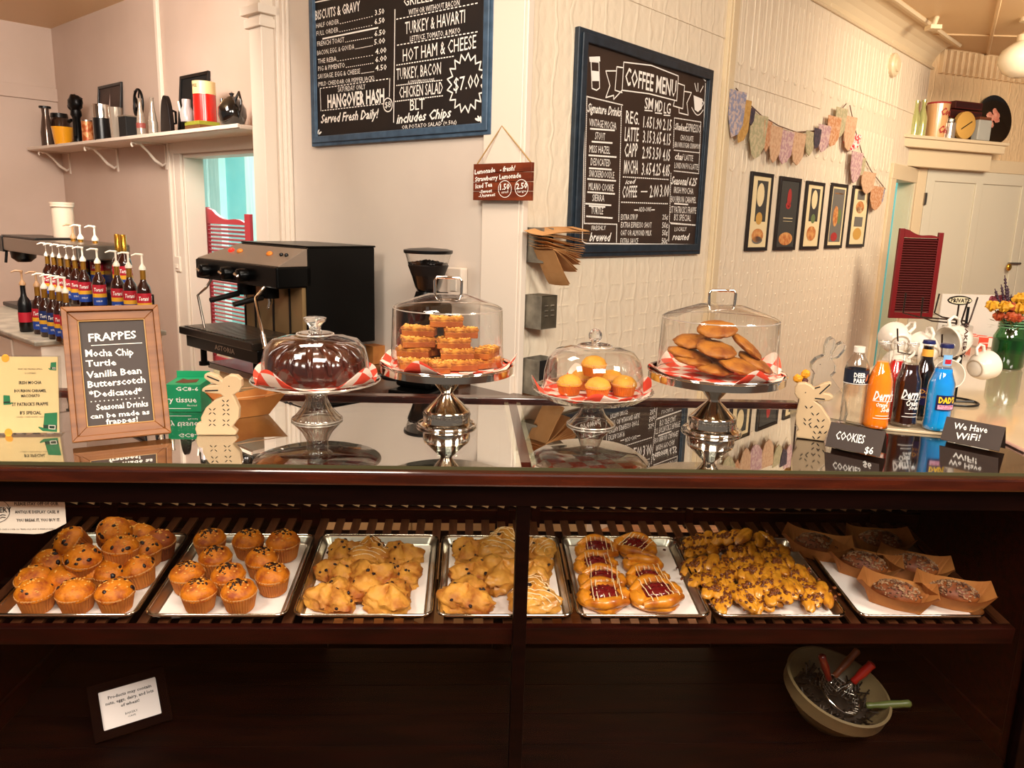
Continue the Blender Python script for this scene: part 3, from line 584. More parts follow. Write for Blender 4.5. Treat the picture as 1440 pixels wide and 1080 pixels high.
bunting([(1195,148),(1202,180),(1212,215),(1225,240),(1245,266)],
    [(1197,164,.22,.40,'flag_peach'),(1199,188,.30,.20,'flag_check'),(1206,214,.28,.38,'flag_pink'),(1213,222,.16,.22,'flag_sage'),(1222,242,.34,.28,'flag_peach'),(1234,262,.34,.32,'flag_orange'),(1240,266,.14,.2,'flag_blue')], 'short end of patchwork bunting drooping towards the right doorway')
# ------------------------------------------------------------------ display case
XL, XR, YF, YB, ZT, ZD = -1.34, 1.53, 1.80, 2.50, 1.05, .18
case = thing('display_case', MRZ((0, 0, 0)), 'long antique mahogany and glass bakery display case across the foreground', 'display case')
lip = PY(720, 664, YF-.02).z
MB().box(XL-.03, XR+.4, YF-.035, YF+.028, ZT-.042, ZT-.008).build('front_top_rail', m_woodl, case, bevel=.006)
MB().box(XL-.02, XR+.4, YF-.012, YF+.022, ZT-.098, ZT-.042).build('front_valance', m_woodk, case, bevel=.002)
MB().box(XL-.03, 1.10, YB-.02, YB+.022, ZT-.03, ZT+.012).build('back_top_rail', m_woodl, case, bevel=.003)
MB().box(.131, .156, YF+.028, YB-.02, ZT-.03, ZT+.001).build('top_divider', m_woodl, case)
MB().box(.118, .131, YF+.03, YB-.02, ZT-.012, ZT-.002).box(.156, .170, YF+.03, YB-.02, ZT-.012, ZT-.002).build('divider_trim', mat('pale_edge_strip', 'd8d0b4', .4), case)
MB().box(XL+.0, .131, YF-.008, YB-.02, ZT-.008, ZT).build('top_glass', m_topglass, case)
a, b = PZ(1120, 577, ZT), PZ(1106, 655, ZT)
MB().slab([(.156, YF-.008), (b.x, YF-.008), (a.x, YB-.02), (.156, YB-.02)], ZT-.008, ZT).build('top_glass', m_topglass, case)
m_gedge = mat('green_glass_edge', '47432c', .12)
MB().box(XL, XR+.4, YF-.0105, YF-.0082, ZT-.008, ZT).build('glass_edge', m_gedge, case)
m_gloss = mat('polished_dark_top', '1c0f0a', .04, coat=1)
MB().slab([(b.x, YF-.008), (XR+.4, YF-.008), (XR+.4, YF+.34), (a.x+.1, YB-.02), (a.x, YB-.02)], ZT-.012, ZT).build('polished_top_panel', m_gloss, case)
# front glass and stiles
cxp = PY(730, 900, YF).x
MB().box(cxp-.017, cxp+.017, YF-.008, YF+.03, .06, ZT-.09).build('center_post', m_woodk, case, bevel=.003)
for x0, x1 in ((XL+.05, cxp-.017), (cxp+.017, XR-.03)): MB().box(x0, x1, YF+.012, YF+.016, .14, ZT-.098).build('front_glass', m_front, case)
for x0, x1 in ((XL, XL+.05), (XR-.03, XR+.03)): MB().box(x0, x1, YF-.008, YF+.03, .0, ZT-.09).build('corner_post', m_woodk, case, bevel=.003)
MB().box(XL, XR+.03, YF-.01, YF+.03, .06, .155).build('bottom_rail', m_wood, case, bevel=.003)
# display shelf: rail, runners, slats
SHM = MRZ((0, 1.86, .596), 0, math.atan(.119)); SH = Frame(SHM)
MB().box(XL+.06, XR-.05, -.012, .012, -.048, .0, SHM).build('shelf_rail', m_wood, case, bevel=.002)
for y in (.2, .48): MB().box(XL+.06, XR-.05, y, y+.03, -.035, -.008, SHM).build('shelf_runner', m_woodk, case)
sl = None; k = 0; x = XL+.09
while x < XR-.07:
    if sl is None: sl = MB().box(0, .026, 0, .62, -.008, 0).build('slat', m_slat, case); o = sl
    else: o = sl.copy(); COL.objects.link(o); o.parent = case
    o.matrix_local = SHM @ Matrix.Translation(V((x, .012, 0))); x += .052
# end panels, deck, back
for x0, x1, nm in ((XL-.0, XL+.03, 'end_panel'), (XR, XR+.03, 'end_panel')):
    MB().box(x0, x1, YF+.03, YB-.02, .1, ZT-.03).build(nm, m_wood, case)
    xi0, xi1 = (x1, x1+.012) if x0 < 0 else (x0-.012, x0)
    g = MB()
    for y0, y1, z0, z1 in ((YF+.03, YF+.08, .18, ZT-.03), (YB-.07, YB-.02, .18, ZT-.03), (YF+.08, YB-.07, .18, .25), (YF+.08, YB-.07, ZT-.10, ZT-.03), (YF+.08, YB-.07, .86, .90)): g.box(xi0, xi1, y0, y1, z0, z1)
    g.build('end_frame', m_wood, case, bevel=.002)
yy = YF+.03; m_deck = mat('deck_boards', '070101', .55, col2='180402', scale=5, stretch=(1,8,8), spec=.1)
for i, wd in enumerate((.12, .14, .15, .13, .12)):
    MB().box(XL+.03, XR, yy+.001, yy+wd-.001, ZD-.02, ZD).build('deck_plank', m_deck, case, bevel=.001); yy += wd
MB().box(XL+.03, XR, YB-.045, YB-.015, ZD-.0, PY(700, 913, 2.46).z).build('back_sill', m_wood, case, bevel=.002)
zb = lambda py, y=2.43: PY(720, py, y).z
MB().box(XL+.03, XR, 2.425, 2.445, zb(736), zb(714)).build('back_rail', m_wood, case, bevel=.003)
MB().box(XL+.03, XR, 2.425, 2.445, zb(699), ZT-.03).build('back_rail', m_woodk, case, bevel=.003)
MB().box(XL+.03, XR, 2.418, 2.425, zb(717), zb(715)).build('back_bead', m_woodl, case)
for px0, px1 in ((140, 165), (423, 450), (700, 716), (748, 760), (965, 976), (1228, 1240)):
    a, b = PY(px0, 705, 2.42), PY(px1, 705, 2.42)
    MB().box(a.x, b.x, 2.415, 2.447, .64, ZT-.03).build('back_stile', m_wood, case, bevel=.002)
x = -1.25; s0 = None
while x < 1.48:
    if s0 is None: s0 = MB().box(0, .022, 0, .004, 0, zb(700, 2.41)-zb(712, 2.41)).build('vent_slat', mat('pale_vent_slat', 'c09870', .5), case); o = s0
    else: o = s0.copy(); COL.objects.link(o); o.parent = case
    o.matrix_local = MRZ((x, 2.41, zb(712, 2.41)), 0, 0, .35); x += .052
MB().box(XL+.03, XR, 2.475, 2.485, .64, ZT-.05).build('back_board', m_matblack, case)
a, b = PY(460, 920, 2.45).x, PY(1000, 920, 2.45).x
for x0, x1 in ((XL+.03, a), (b, XR)): MB().box(x0, x1, 2.46, 2.485, ZD, .64).build('back_door', m_woodk, case)
a, b = PY(692, 915, 2.45), PY(708, 915, 2.45); MB().box(a.x, b.x, 2.45, 2.49, ZD, .64).build('back_stile', m_woodk, case)
m_ledge = mat('pale_oak_floorboard', 'b9793f', .35, col2='d39a5a', scale=4, stretch=(2,9,1))
for x0, x1 in ((-.9, XL), ): pass
# legs
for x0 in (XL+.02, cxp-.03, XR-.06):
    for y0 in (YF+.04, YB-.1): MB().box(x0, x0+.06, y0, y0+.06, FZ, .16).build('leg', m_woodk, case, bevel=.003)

# ------------------------------------------------------------------ baking trays with parchment
def rr(x0, x1, y0, y1, r, n=4):
    o = []
    for cx, cy, a0 in ((x1-r, y0+r, -pi/2), (x1-r, y1-r, 0), (x0+r, y1-r, pi/2), (x0+r, y0+r, pi)):
        for i in range(n+1): a = a0+pi/2*i/n; o.append((cx+r*cos(a), cy+r*sin(a)))
    return o
def loft(mb, loops, cap0=False, cap1=False):
    n = len(loops[0]); k = len(mb.v); vs = [v for l in loops for v in l]; fs = []
    for i in range(len(loops)-1):
        for j in range(n): a, b = i*n+j, i*n+(j+1) % n; fs.append((a, b, b+n, a+n))
    if cap0: fs.append(tuple(reversed(range(n))))
    if cap1: fs.append(tuple(range((len(loops)-1)*n, len(loops)*n)))
    return mb.add(vs, fs)
TW, TL_ = .362, .418
tray = thing('baking_tray', MRZ((0, 0, 0)), 'x', 'tray')
L = lambda d, z, r: [(x, y, z) for x, y in rr(-TW/2+d, TW/2-d, d, TL_-d, r)]
tb = MB(); loft(tb, [L(.024, .0008, .014), L(.020, .002, .018), L(.007, .020, .024), L(.004, .022, .026)]); loft(tb, [L(.026, .0005, .014), L(.022, .0, .018), L(.010, .018, .024)])
n = 20; tb.add(L(.024, .0008, .014), [tuple(range(n))]); tb.add(L(.022, .0, .018), [tuple(reversed(range(n)))]); tb.build('pan', m_alu, tray, smooth=50)
MB().tube(L(.004, .022, .026), .0042, 8, closed=True).build('rolled_rim', m_steel, tray, smooth=70)
PT = Proto(tray); trayM = []
TRX = [(-1.015, 'blueberry muffins, far left tray'), (-.636, 'chocolate chip muffins, second tray from the left'), (-.262, 'fruit scones, third tray from the left'), (.107, 'glazed scones, tray behind the center post'), (.475, 'cherry danishes, tray just right of the post'), (.846, 'nut twists, second tray from the right'), (1.235, 'paper-boat loaves, far right tray')]
TRN = ['muffin', 'chip muffin', 'scone', 'glazed scone', 'danish', 'nut twist', 'loaf']
for i, (x, s) in enumerate(TRX):
    M = SHM @ MRZ((x, .008, .0015)); trayM.append(Frame(M))
    PT.put(M, 'rimmed aluminium baking tray holding ' + s, 'baking trays on the display shelf')
    k = .0 if i != 6 else .0
    pp = MB().sheet(lambda u, v: (-TW/2+.026+u*(TW-.052), .028+v*(TL_-.056), .0025+.0006*sin(u*9+i)*cos(v*7)), 8, 8, .0005).build('parchment_sheet', m_parch, M=M)
    tag(pp, 'white parchment sheet lining the tray of ' + s, 'parchment', 'parchment sheets on the trays')
# ------------------------------------------------------------------ pastries
m_muf = mat('muffin_crumb', 'd87c10', .55, col2='9a4208', scale=34, ramp=(.45,.66), bump=.5, bscale=120, sss=.08)
m_muf2 = mat('brown_muffin_crumb', '9c4812', .55, col2='cf8530', scale=24, ramp=(.5,.75), bump=.5, bscale=110)
m_liner = mat('muffin_paper', 'aa5c20', .7, col2='c0742e', scale=30)
m_linerd = mat('muffin_paper_dark', '6a2c10', .7, col2='83401a', scale=30)
m_berry = mat('blueberry_stain', '1e0e12', .4); m_chip = mat('chocolate_chip', '2a0f08', .3)
m_crumb = mat('sugar_crumb', 'e3a24a', .7)
def muffin(name, label, ml, mt, bits, seed, R=.046, liner_h=.049):
    r = thing(name, MRZ((0,0,0)), label, 'muffin'); rnd = random.Random(seed); NS = 72
    MB().lathe([(R*.76, 0), (R*.78, .002), (R*1.0, liner_h), (R*.96, liner_h+.0005), (R*.76, .004)], NS, rf=lambda a, z, i: 1+(.028 if z > .001 else 0)*(1 if int(a/(2*pi)*NS+.5) % 2 else -1)).build('paper_liner', ml, r, smooth=15)
    MB().lathe([(R*1.012, liner_h-.0025), (R*1.016, liner_h+.001), (R*.985, liner_h+.001)], NS, rf=lambda a, z, i: 1+.018*(1 if int(a/(2*pi)*NS+.5) % 2 else -1), cap=False).build('liner_edge', m_ledge_p, r)
    hz = R*.74; z0 = liner_h-.004
    def fn(d, ph, th): return 1+.05*max(0, noise.noise(d*2.2+V((seed, 0, 0))))+.02*noise.noise(d*9)
    def surf(d): 
        k = (1+.07*noise.noise(d*2.6+V((seed*7.3, seed*3.1, 1.7))))*fn(d, 0, 0); return V((d.x*R*1.0*k, d.y*R*1.0*k, d.z*hz*k+z0))
    MB().blob(R*1.0, R*1.0, hz, 30, 18, .07, 2.6, seed, Matrix.Translation(V((0, 0, z0))), flat=.1, fn=fn).build('muffin_top', mt, r, smooth=60)
    if bits:
        b = MB(); cx, cy = rnd.uniform(-.25, .25), rnd.uniform(-.35, .1)
        for k in range(bits[1]):
            th = bits[2]*rnd.random()**.6; ph = rnd.uniform(0, 2*pi); d = V((sin(th)*cos(ph)+cx, sin(th)*sin(ph)+cy, cos(th))).normalized()
            s_ = rnd.uniform(.5, 1)*bits[3]
            b.blob(s_*1.4, s_, s_*.55, 7, 5, .4, 3, k, Matrix.Translation(surf(d)) @ d.to_track_quat('Z', 'Y').to_matrix().to_4x4() @ Matrix.Rotation(rnd.uniform(0, 3), 4, 'Z'))
        b.build(bits[4], bits[0], r, smooth=60, kind='stuff')
        b = MB()
        for k in range(16):
            th = rnd.uniform(0, .9); ph = rnd.uniform(0, 2*pi); d = V((sin(th)*cos(ph), sin(th)*sin(ph), cos(th)))
            b.blob(.0035, .003, .0018, 6, 4, .3, 3, k, Matrix.Translation(surf(d)))
        b.build('crumbs', m_crumb, r, smooth=60, kind='stuff')
    return Proto(r)
m_ledge_p = mat('muffin_paper_edge', 'd89a5c', .7)
GB = 'blueberry muffins heaped on the far left tray'; GC = 'chocolate chip muffins on the second tray'
pb = [muffin('muffin', 'm', m_liner, m_muf, (m_berry, n_, 1.2, .0062, 'blueberries'), s, .047) for s, n_ in ((1, 7), (2, 5), (3, 9))]
pbr = muffin('muffin', 'm', m_linerd, m_muf2, (m_berry, 3, .9, .004, 'blueberries'), 5, .047)
pc = [muffin('muffin', 'm', m_liner, m_muf, (m_chip, 34, .62, .0042, 'chocolate_chips'), s, .045) for s in (11, 12, 13)]
F0 = trayM[0]; F1 = trayM[1]
def put_at(P, fr, px, py, h, label, group, rz=0, rx=0, ry=0, sc=1.0):
    """px,py = centre of the top dome; h = height of the dome centre above the tray, base sits h-.045 up"""
    p = fr.flat(px, py, h); p.y = max(p.y, .061); p.x = min(max(p.x, -.125), .125); M = fr.M @ MRZ((p.x, p.y, max(h-.050, .003)), rz, rx, ry) @ Matrix.Scale(sc, 4); return P.put(M, label, group)
lay0 = [(45,838,.05,0,0,'front row, leftmost'),(102,838,.05,0,0,'front row, second from the left'),(158,838,.05,0,0,'front row, nearest the tray corner'),
 (38,813,.052,0,0,'second row, leftmost'),(92,812,.052,0,0,'second row, behind the middle front muffin'),(153,804,.052,.1,0,'second row with big dark berries'),(203,799,.05,-.12,.1,'right edge of the tray, second row'),
 (71,789,.055,0,0,'far left side, third row'),(113,782,.100,.35,0,'tilted forward on top of the heap'),(167,770,.105,.25,0,'raised in the middle with a dark berry drip'),(204,770,.055,0,0,'tucked behind the raised middle one'),
 (113,752,.105,-.5,-.5,'tipped on its side, upper left of the heap'),(152,739,.125,-.55,-.3,'highest of the heap, lying on its side'),(196,753,.06,0,0,'back row with a large blueberry'),(131,800,.055,0,0,'mostly hidden in the middle of the heap'),(176,748,.06,0,0,'back row, peeking out behind the topmost')]
for i, (px, py, h, rx, ry, s) in enumerate(lay0): put_at(pb[i % 3], F0, px, py, h, 'blueberry muffin, ' + s, GB, i*1.7, -rx if rx < 0 else rx*.6, ry)
put_at(pbr, F0, 233, 762, .05, 'darker brown muffin at the back right corner of the blueberry tray', GB)
lay1 = [(295,758,'back row left'),(349,759,'back row middle, darker'),(398,762,'back row right, largest'),(303,783,'second row left, few chips'),(368,785,'second row right'),(263,806,'left of the tray, third row'),(321,808,'middle of the tray, third row'),(383,808,'right of the tray, third row'),(278,833,'front row left'),(335,833,'front row right')]
for i, (px, py, s) in enumerate(lay1): put_at(pc[i % 3], F1, px, py, .056, 'chocolate chip muffin, ' + s, GC, i*2.1, sc=1.06 if i == 2 else 1)
# scones
m_sc = mat('scone_crumb', 'd8973c', .6, col2='9c4e12', scale=24, ramp=(.42,.68), bump=.7, bscale=70)
m_scg = mat('glazed_scone_crumb', 'dc9c44', .4, col2='b06a1c', scale=20, ramp=(.45,.7), bump=.5, bscale=60, coat=.3)
m_icing = mat('icing_drizzle', 'f6dcb0', .35)
def scone(seed, m_, glaze=0, berries=7):
    r = thing('scone', MRZ((0,0,0)), 's', 'scone'); rnd = random.Random(seed)
    fn = lambda d, ph, th: (1+.16*cos(3*ph))*(1+.12*noise.noise(d*5+V((seed, 2, 0)))+.09*noise.noise(d*12+V((seed,0,0)))+.05*noise.noise(d*25))
    MB().blob(.060, .054, .034, 56, 30, .18, 2.2, seed, Matrix.Translation(V((0, 0, .012))), flat=.35, fn=fn).build('scone_crumb', m_, r, smooth=60)
    b = MB()
    for k in range(berries):
        th = rnd.uniform(.2, 1.35); ph = rnd.uniform(0, 2*pi); d = V((sin(th)*cos(ph), sin(th)*sin(ph), cos(th))); q_ = fn(d, ph, th)*(1+.18*noise.noise(d*2.2+V((seed*7.3, seed*3.1, 1.7))))
        b.blob(.0055, .0042, .0035, 7, 5, .35, 3, k, Matrix.Translation(V((d.x*.060*q_, d.y*.054*q_, d.z*.034*q_+.012))))
    b.build('berries', m_berry, r, smooth=60, kind='stuff')
    if glaze:
        b = MB()
        for k in range(7):
            x0 = -.04+k*.013; pts = []
            for j in range(11):
                y = -.045+j*.009; d = V((x0+y*.25, y, 0)); rr_ = (d.x/.06)**2+(d.y/.052)**2
                if rr_ > .95: continue
                th = math.asin(min(1, rr_**.5)); ph = atan2(d.y, d.x); dd = V((sin(th)*cos(ph), sin(th)*sin(ph), cos(th))); q_ = fn(dd, ph, th)*(1+.18*noise.noise(dd*2.2+V((seed*7.3, seed*3.1, 1.7))))
                pts.append((dd.x*.06*q_, dd.y*.054*q_, dd.z*.034*q_+.0125))
            if len(pts) > 2: b.tube(pts, .0013, 5)
        if b.v: b.build('icing_drizzle', m_icing, r, smooth=60)
    return Proto(r)
sA = [scone(s, m_sc, 0) for s in (21, 22, 23)]; sAg = scone(24, m_sc, 1); sB = [scone(s, m_scg, 1, 3) for s in (31, 32)]; sBp = scone(33, m_scg, 0, 4); sBb = scone(34, m_sc, 0, 8)
def put_flat(P, fr, px, py, h, label, group, rz=0, sc=1.0, rx=0, ry=0):
    p = fr.flat(px, py, h+.02); p.y = max(p.y, .030+.047*sc); return P.put(fr.M @ MRZ((p.x, p.y, h), rz, rx, ry) @ Matrix.Scale(sc, 4), label, group)
G3 = 'fruit scones on the third tray'; G4 = 'glazed scones on the fourth tray'
for i, (P, px, py, h, rz, sc, s) in enumerate(((sA[0],487,775,.004,.3,1,'back left with dark berries'),(sAg,521,777,.018,1.6,1.05,'back middle, browned and drizzled with icing'),(sA[1],565,779,.004,2.2,1,'back right, berry at its tip'),(sA[2],478,803,.004,2.9,1.05,'middle left, pale and pointed'),
  (sA[0],566,808,.004,.9,1.0,'middle right, studded with berries'),(sA[1],522,814,.015,4.4,1.25,'largest, in the middle of the tray'),(sA[2],468,841,.004,5.3,1.15,'front left'),(sA[1],547,842,.004,1.2,1.15,'front right with a red jammy edge'))):
    put_flat(P, trayM[2], px, py, h, 'golden fruit scone, ' + s, G3, rz, sc)
for i, (P, px, py, h, rz, sc, s) in enumerate(((sBb,662,772,.004,.2,1,'back left with berries'),(sB[0],706,768,.012,1.4,1.25,'back middle, most heavily drizzled'),(sB[1],755,771,.004,2.6,1,'back right, beyond the post'),(sBb,667,804,.004,3.3,1.05,'middle left, knobbly'),
  (sBp,706,806,.008,4.4,1.25,'large pale one in the middle'),(sBp,749,803,.004,.9,1.05,'middle right, half behind the post'),(sBb,658,841,.004,5.4,1.25,'front left, speckled with berries'),(sB[0],750,839,.004,1.6,1.2,'front right, half behind the post'))):
    put_flat(P, trayM[3], px, py, h, 'pale glazed scone, ' + s, G4, rz, sc)
# danishes
m_dan = mat('danish_pastry', 'dc8a20', .35, col2='964008', scale=24, ramp=(.44,.68), bump=.4, bscale=40, coat=.4)
m_jam = mat('cherry_jam', '6a0d12', .12, coat=.8, bump=.6, bscale=90)
def danish(seed, jam=True):
    r = thing('danish', MRZ((0,0,0)), 'd', 'danish'); rnd = random.Random(seed)
    fn = lambda d, ph, th: 1+.22*abs(cos(2*ph))**3*.6+.06*noise.noise(d*6+V((seed, 0, 0)))
    MB().blob(.052, .047, .020, 32, 12, .1, 2.5, seed, Matrix.Translation(V((0, 0, .010))), flat=.4, fn=fn).build('pastry_base', m_dan, r, smooth=60)
    for sg in (-1, 1):
        pts = [(-.046+.092*t, sg*(.040-.014*(2*t-1)**2+.002*sin(t*9+seed)), .017+.009*sin(t*pi)) for t in [i/12 for i in range(13)]]
        MB().tube(pts, [.004+.0095*sin(pi*(.12+.76*i/12)) for i in range(13)], 12).build('folded_edge', m_dan, r, smooth=70)
    for sg in (-1, 1):
        MB().blob(.016, .024, .012, 16, 8, .3, 4, seed+sg, Matrix.Translation(V((sg*.044, 0, .018)))).build('pastry_corner', m_dan, r, smooth=70)
    if jam:
        MB().blob(.034, .027, .011, 24, 10, .35, 5, seed, Matrix.Translation(V((0, 0, .027)))).build('jam_filling', m_jam, r, smooth=70)
        b = MB()
        for k in range(6):
            x0 = -.034+k*.0125+rnd.uniform(-.003, .003)
            b.tube([(x0+.012*t, -.04+.08*t, .030+.008*max(0, 1-abs(abs(-.04+.08*t)-.030)/.02)+.006*max(0, 1-(abs(-.04+.08*t)/.02)**2)) for t in [i/8 for i in range(9)]], .0011, 5)
        b.build('icing_drizzle', m_icing, r, smooth=60)
    else:
        MB().tube([(-.045+.09*t, .004*sin(t*7), .030+.004*sin(pi*t)) for t in [i/8 for i in range(9)]], [.009+.006*sin(pi*i/8) for i in range(9)], 10).build('folded_edge', m_dan, r, smooth=70)
    return Proto(r)
dn = [danish(41), danish(42)]; dn0 = danish(43, False); G5 = 'cherry danishes on the fifth tray'
for P, px, py, rz, sc, h, s in ((dn[0],840,773,.1,1.15,.003,'back left'),(dn[1],893,769,-.5,1.15,.006,'back right, turned askew'),(dn[1],838,794,.15,1.1,.004,'second row left'),(dn0,904,792,-.1,1,.004,'second row right, folded shut with no jam showing'),(dn[0],847,816,.0,1.15,.006,'third row left'),(dn[1],911,814,.2,1.1,.004,'third row right'),(dn[1],850,841,.1,1.25,.004,'front row left'),(dn[0],925,842,.35,1.3,.007,'front row right, thick with icing')):
    put_flat(P, trayM[4], px, py, h, 'cherry danish, ' + s, G5, rz, sc)
# nut twists
m_tw = mat('twist_pastry', 'd28c24', .35, col2='8e440c', scale=26, ramp=(.46,.68), bump=.4, bscale=45, coat=.4)
m_nut = mat('chopped_nuts', '45180a', .3, col2='8a4a1c', scale=60)
def twist(seed):
    r = thing('nut_twist', MRZ((0,0,0)), 't', 'pastry'); rnd = random.Random(seed)
    for k in range(3):
        cx = -.032+k*.032; a0 = .75+.25*rnd.uniform(-1, 1)
        M = Matrix.Translation(V((cx, rnd.uniform(-.004, .004), .015+.003*k))) @ Matrix.Rotation(a0, 4, 'Z') @ Matrix.Rotation(rnd.uniform(-.35, .35), 4, 'X')
        MB().blob(.038, .0185, .0135, 26, 12, .12, 2.5, seed*3+k, M, fn=lambda d, ph, th: 1+.05*sin(9*d.x+5*d.y)-.22*max(0, d.z)*math.exp(-(d.y/.25)**2)).build('pastry_fold', m_tw, r, smooth=60)
    b = MB()
    for k in range(60):
        x = rnd.gauss(0, .030); y = rnd.gauss(0, .010); z = .028-abs(y)*.3-abs(x)*.06+rnd.uniform(0, .004)
        b.blob(.0052, .0036, .0030, 6, 4, .4, 3, k, Matrix.Translation(V((x, y, z))) @ Matrix.Rotation(rnd.uniform(0, 3), 4, 'Z'))
    b.build('chopped_nuts', m_nut, r, smooth=60, kind='stuff'); return Proto(r)
tw = [twist(s) for s in (51, 52, 53)]; G6 = 'nut twists heaped on the sixth tray'
TP = [(270,158,.01,0),(375,160,.01,.2),(520,135,.05,-.5),(640,175,.03,.4),(300,240,.012,.1),(580,240,.03,.3),(740,185,.02,.8),(820,250,.02,.4),(290,335,.01,.2),(490,310,.015,.6),(630,315,.03,.2),(860,330,.03,.5),(320,430,.01,.3),(480,420,.02,.8),(690,390,.035,.3),(820,400,.03,.1),(960,420,.025,.6),(420,530,.015,.1),(610,500,.025,.9),(760,480,.03,.2),(930,530,.03,.5),(1070,520,.02,.2),(510,630,.01,.2),(640,610,.015,.9),(790,630,.01,.3),(1120,590,.015,.4),(900,590,.03,.3),(1000,470,.02,.2)]
pos = ['back left corner','back row, second','highest, at the back','back row right of the highest','second row left','second row middle','back right','second row right','left edge, third row','third row, second','third row middle','third row right','left edge, fourth row','fourth row, second','fourth row middle, on top','fourth row, fourth','right edge, fourth row','front left cluster, large curl','fifth row, second','fifth row middle','fifth row right, on top','right edge, fifth row','front row left','front row, second','front row middle','rightmost, dark tip with nut crumbs','front right, overlapping the crust','right side between the rows']
for i, ((x, y, h, rz), s) in enumerate(zip(TP, pos)):
    p = trayM[5].flat(930+x/5.14, 728+y*.985/5.14, h+.02); p.y = max(p.y, .072); rnd = random.Random(i)
    tw[i % 3].put(trayM[5].M @ MRZ((p.x, p.y, h-.004), rz+rnd.uniform(-.3, .3), rnd.uniform(-.25, .25), rnd.uniform(-.2, .2)) @ Matrix.Diagonal((1.03, 1.08, 1.1, 1)), 'golden nut twist, ' + s, G6)
# loaves in kraft paper boats
m_loaf = mat('loaf_crumb', '6a3014', .6, col2='94501f', scale=20, bump=.5, bscale=80)
m_streu = mat('streusel', 'a8805c', .7, col2='502a16', scale=40, ramp=(.45,.58))
def loaf(seed):
    r = thing('boat_loaf', MRZ((0,0,0)), 'l', 'loaf'); rnd = random.Random(seed)
    LX, LY = .068, .042
    def P_(t, h, side):
        return 0
    b = MB(); N = 14
    for sg in (-1, 1):
        vs = []; 
        for i in range(N+1):
            t = -1+2*i/N; bul = (1-.35*t*t)
            vs += [(t*.055, sg*.026*bul, .001), (t*.080, sg*.054*bul+.0*sg, .042+.020*abs(t)**3)]
        b.add(vs, [(2*i, 2*i+2, 2*i+3, 2*i+1) for i in range(N)])
        b.add([(x, y-sg*.0012, z) for x, y, z in vs], [(2*i, 2*i+1, 2*i+3, 2*i+2) for i in range(N)])
    for sg in (-1, 1):
        vs = [(sg*.055, -.026*.65, .001), (sg*.055, .026*.65, .001), (sg*.080, .054*.65, .062), (sg*.090, 0, .040), (sg*.080, -.054*.65, .062)]
        b.add(vs, [(0,1,2,3,4)])
    b.slab([(-.055, -.017), (0, -.026), (.055, -.017), (.055, .017), (0, .026), (-.055, .017)], .0, .002)
    b.build('paper_boat', m_kraft, r)
    MB().blob(.054, .033, .030, 26, 12, .12, 3, seed, Matrix.Translation(V((0, 0, .028)))).build('loaf', m_loaf, r, smooth=60)
    b = MB()
    for k in range(230):
        x = rnd.uniform(-.050, .050); y = rnd.uniform(-.031, .031)
        e = (x/.053)**2+(y/.033)**2
        if e > .97: continue
        b.blob(rnd.uniform(.003, .0065), .0024, .0022, 6, 4, .4, 3, k, Matrix.Translation(V((x, y, .028+.030*(1-e)**.5+.0005))) @ Matrix.Rotation(rnd.uniform(0, 3), 4, 'Z') @ Matrix.Rotation(rnd.uniform(-.4, .4), 4, 'Y'))
    b.build('streusel', m_streu, r, smooth=60, kind='stuff'); return Proto(r)
lf = [loaf(61), loaf(62)]; G7 = 'streusel loaves on the seventh tray'
for i, (px, py, rz, h, s) in enumerate(((1148,770,-.45,.006,'back left corner of the tray'),(1236,765,-.12,.006,'back right'),(1215,797,-.5,.006,'middle left, pale streusel'),(1285,800,-.42,.006,'middle right, darkest top'),(1265,843,-.5,.006,'front left'),(1345,843,-.36,.006,'front right corner'))):
    p = trayM[6].flat(px, py, .03); p.y = max(p.y, .085); lf[i % 2].put(trayM[6].M @ MRZ((p.x, p.y, h-.003), rz) @ Matrix.Scale(1.18, 4), 'streusel loaf in a kraft paper boat, ' + s, G7)

# ------------------------------------------------------------------ bowl with old utensils, on the deck
bc = PZ(1168, 1000, ZD+.02)
BM = MRZ((1.078, 2.035, ZD+.033), 0, .24, .17)
r = thing('stoneware_bowl', BM, 'large cream stoneware mixing bowl tipped on the case floor, holding old kitchen tools', 'bowl')
R0 = .150
MB().lathe([(.075, 0), (.085, .004), (.125, .05), (.137, .074), (.148, .078), (R0, .112), (R0+.002, .118), (R0-.006, .120), (.132, .07), (.075, .018), (.001, .014)], 48).build('bowl_body', mat('stoneware', '6e5c3e', .45, col2='5f4f36', scale=5), r, smooth=50)
MB().tube([(.1385*cos(i*pi/24), .1385*sin(i*pi/24), .076) for i in range(48)], .0016, 5, closed=True).build('glaze_line', mat('brown_glaze_line', '3a2410', .4), r, smooth=60)
rnd = random.Random(4); b = MB()
b.blob(.100, .100, .018, 30, 12, .3, 6, 3, Matrix.Translation(V((0, 0, .062))))
for k in range(150):
    a, q_ = rnd.uniform(0, 2*pi), .112*rnd.random()**.5
    b.tube([(q_*cos(a), q_*sin(a), .068), (q_*cos(a)+rnd.uniform(-.025, .025), q_*sin(a)+rnd.uniform(-.025, .025), .078+rnd.uniform(0, .012))], .0025, 5)
o = b.build('metal_oddments', mat('old_steel', '2c2118', .5, .5), M=BM, smooth=60, kind='stuff'); o['label'] = 'tangle of old cookie cutters and wire tools filling the stoneware bowl'; o['category'] = 'utensils'
BI = Frame(BM)
def tool(name, label, p0, p1, rad, mt, extra=None, cat='utensil'):
    r = thing(name, BM @ MRZ((0, 0, 0)), label, cat); p0, p1 = V(p0), V(p1); d = p1-p0
    MB().tube([p0+d*t for t in (0, .05, .2, .5, .8, .95, 1)], [rad*.6, rad*.9, rad*.75, rad*1.1, rad*.95, rad*1.05, rad*.5], 12).build('handle', mt, r, smooth=60)
    if extra: extra(r, p0, d)
    return r
